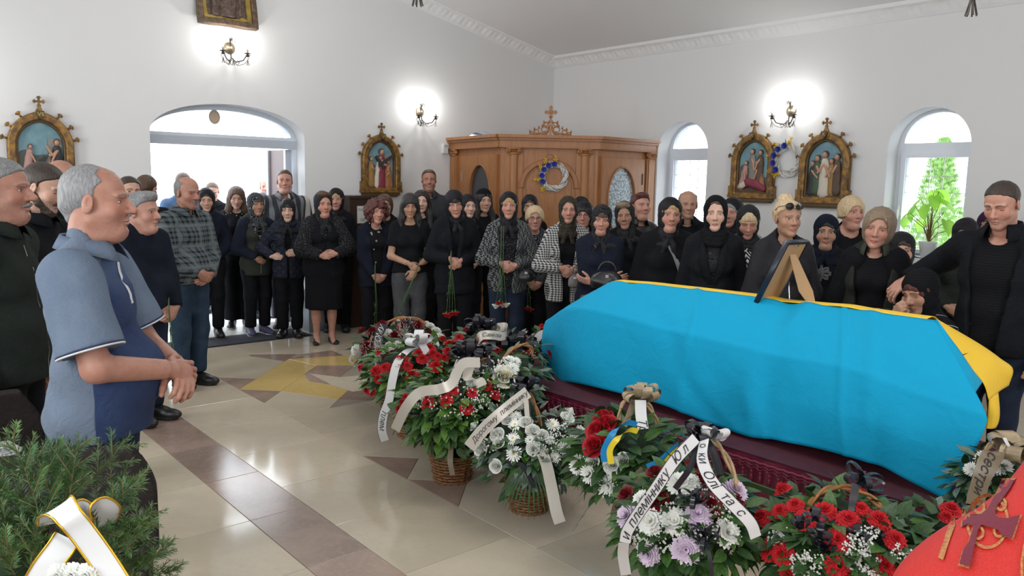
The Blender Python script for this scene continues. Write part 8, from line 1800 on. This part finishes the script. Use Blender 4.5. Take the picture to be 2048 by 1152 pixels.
rb([(55, 1200), (85, 1145), (118, 1100), (135, 1075)], .0235, RT*.75-UP*.6, [1.44, 1.43, 1.43, 1.44])
rb([(150, 1050), (168, 1022), (192, 1008), (214, 1024), (204, 1052), (185, 1060)], .0235, RT*.85+UP*.5, [1.42, 1.41, 1.42, 1.45, 1.49, 1.50])
for kk in range(5): o = ob('ribbon_rosette', BL_['wc'][0], None, fw_, loc=Vector(at(118+kk*14, 1150+(kk % 2)*6, 1.40))-fw_.location, rot=orient(-FW, kk)); o.scale = (.022,)*3
# lace cloth on the rear chair
b = MB(); b.ribbon([Vector(at(x, y, 2.40)) for x, y in ((-10, 905), (14, 900), (34, 912))], .03, tuple(UP), thick=.003); tag(b.ob('lace_cloth', mat('black_white_lace', (.5, .5, .5), .8, noise=.8, nscale=90, col2=(.02, .02, .02))), 'scrap of black and white lace lying on the rear chair', 'cloth')
# ------------------------------------------------------------------ priest's red vestment at the lower right corner
red_v = NT('red_brocade'); P = red_v.coord()[0]; n = red_v.noise(380, 2, P); red_v.put('Base Color', red_v.mix(n.step(.3, .7), (.50, .014, .010), (.58, .022, .014))); red_v.put('Roughness', .6); red_v.bump(n+red_v.noise(12, 3, P)*2, .4, .004); red_v = red_v.m
wine = mat('wine_embroidery', (.16, .010, .030), .6, bump=.5, bscale=300); goldth = mat('gold_embroidery', (.55, .30, .09), .5, .3, noise=.5, nscale=160, col2=(.42, .10, .04), bump=.6, bscale=260)
pr = person('priest', 2440, 352, 1.38, -80, 'priest in red embroidered vestment, only one draped shoulder in the corner', fem=False, hair='gent', hcol='grey', pose='low', bw=1.05, top_=('coat', dict(inf=.02, hem=.2)), tmat=red_v)
Mp = pr['M']; Mi_ = np.array(Mp.inverted()); L2W = lambda p: (np.array(Mp)@np.append(p, 1))[:3]; W2L = lambda p: (Mi_@np.append(p, 1))[:3]
v = Vol(W2L(at(2100, 1000, 1.3))-A3(.6, .6, 1.2), W2L(at(2100, 1000, 1.3))+A3(.6, .6, .5), .016)
sh_ = W2L(at(2330, 850, 1.36)); el = W2L(at(1965, 1240, 1.24)); lo_ = W2L(at(1985, 1560, 1.26)); bk_ = W2L(at(2330, 1400, 1.38))
v.cap(sh_, el, .105, .110, k=.05); v.cap(el, lo_, .110, .17, k=.06); v.cap(sh_, bk_, .14, .26, k=.1); v.cap(el, bk_, .10, .24, k=.1); v.ripple(sines(.006, (14, 8, 20, 0), (-22, 30, 8, 2), (30, -12, 6, 1)))
a, f_ = v.mesh(); vest = ob('vestment', mesh_np('vestment', a, f_), red_v, pr['root'])
def march(px, py, off=.003):
    d = ray(px, py)
    def fv(t_):
        q = (W2L(O+d*t_)-v.lo)/v.h; i = np.floor(q).astype(int)
        if (i < 0).any() or (i+1 >= np.array(v.F.shape)).any(): return .3
        w = q-i; c = v.F[i[0]:i[0]+2, i[1]:i[1]+2, i[2]:i[2]+2]; c = c[0]*(1-w[0])+c[1]*w[0]; c = c[0]*(1-w[1])+c[1]*w[1]; return float(c[0]*(1-w[2])+c[1]*w[2])
    t_ = .7
    for k in range(120):
        if fv(t_) < 0: break
        t_ += .008
    a_, b__ = t_-.008, t_
    for k in range(10):
        m__ = (a_+b__)/2
        if fv(m__) < 0: b__ = m__
        else: a_ = m__
    return W2L(O+d*(b__-off))
def decal(name, outline, m_, off=.003, par=None, hole=None):
    me = extrude2d(name, [outline]+([hole] if hole else []), .0001); bm = bmesh.new(); bm.from_mesh(me); bmesh.ops.remove_doubles(bm, verts=bm.verts, dist=.01)
    dead = [f for f in bm.faces if f.calc_area() < 1e-6]; bmesh.ops.delete(bm, geom=dead, context='FACES'); bmesh.ops.triangulate(bm, faces=bm.faces); bmesh.ops.subdivide_edges(bm, edges=bm.edges, cuts=2, use_grid_fill=True)
    for q in bm.verts: q.co = Vector(march(q.co.x, q.co.y, off))
    bm.to_mesh(me); bm.free(); return ob(name, me, m_, par or vest)
def z8(x, y): return (1840+x/2.442, 680+y/2.441)
ringo = [z8(330+105*math.cos(a), 885+135*math.sin(a)) for a in np.linspace(0, 2*PI, 41)[:-1]]; ringi = [z8(330+92*math.cos(a), 885+120*math.sin(a)) for a in np.linspace(0, 2*PI, 41)[:-1]]
decal('gold_ring', ringo, goldth, .002, hole=ringi)
for (x, y) in ((395, 800), (290, 815), (285, 940), (385, 930)): decal('gold_scroll', [z8(x+30*math.cos(a), y+36*math.sin(a)) for a in np.linspace(0, 2*PI, 21)[:-1]], goldth, .003, hole=[z8(x+17*math.cos(a), y+22*math.sin(a)) for a in np.linspace(0, 2*PI, 21)[:-1]])
crs = [(372, 745), (398, 685), (462, 683), (435, 730), (372, 815), (365, 850), (392, 866), (430, 868), (490, 852), (448, 972), (400, 950), (380, 925), (300, 900), (282, 930), (262, 1020), (245, 1105), (192, 1090), (212, 1020), (238, 985), (262, 905), (232, 898), (205, 912), (212, 822), (245, 852), (300, 848), (330, 820), (352, 780)]
cen = (330, 880); big = [z8(cen[0]+(x-cen[0])*1.05, cen[1]+(y-cen[1])*1.05) for x, y in crs]
decal('gold_outline', big, goldth, .004); decal('embroidered_cross', [z8(*p) for p in crs], wine, .006)
decal('gold_stripe', [z8(88, 1060), z8(140, 900), z8(168, 850), z8(172, 905), z8(150, 960), z8(112, 1075)], goldth, .003)
decal('gold_stripe', [(2041, 1165), (2041, 1120), (2052, 1060), (2056, 1062), (2046, 1120), (2046, 1165)], goldth, .003)
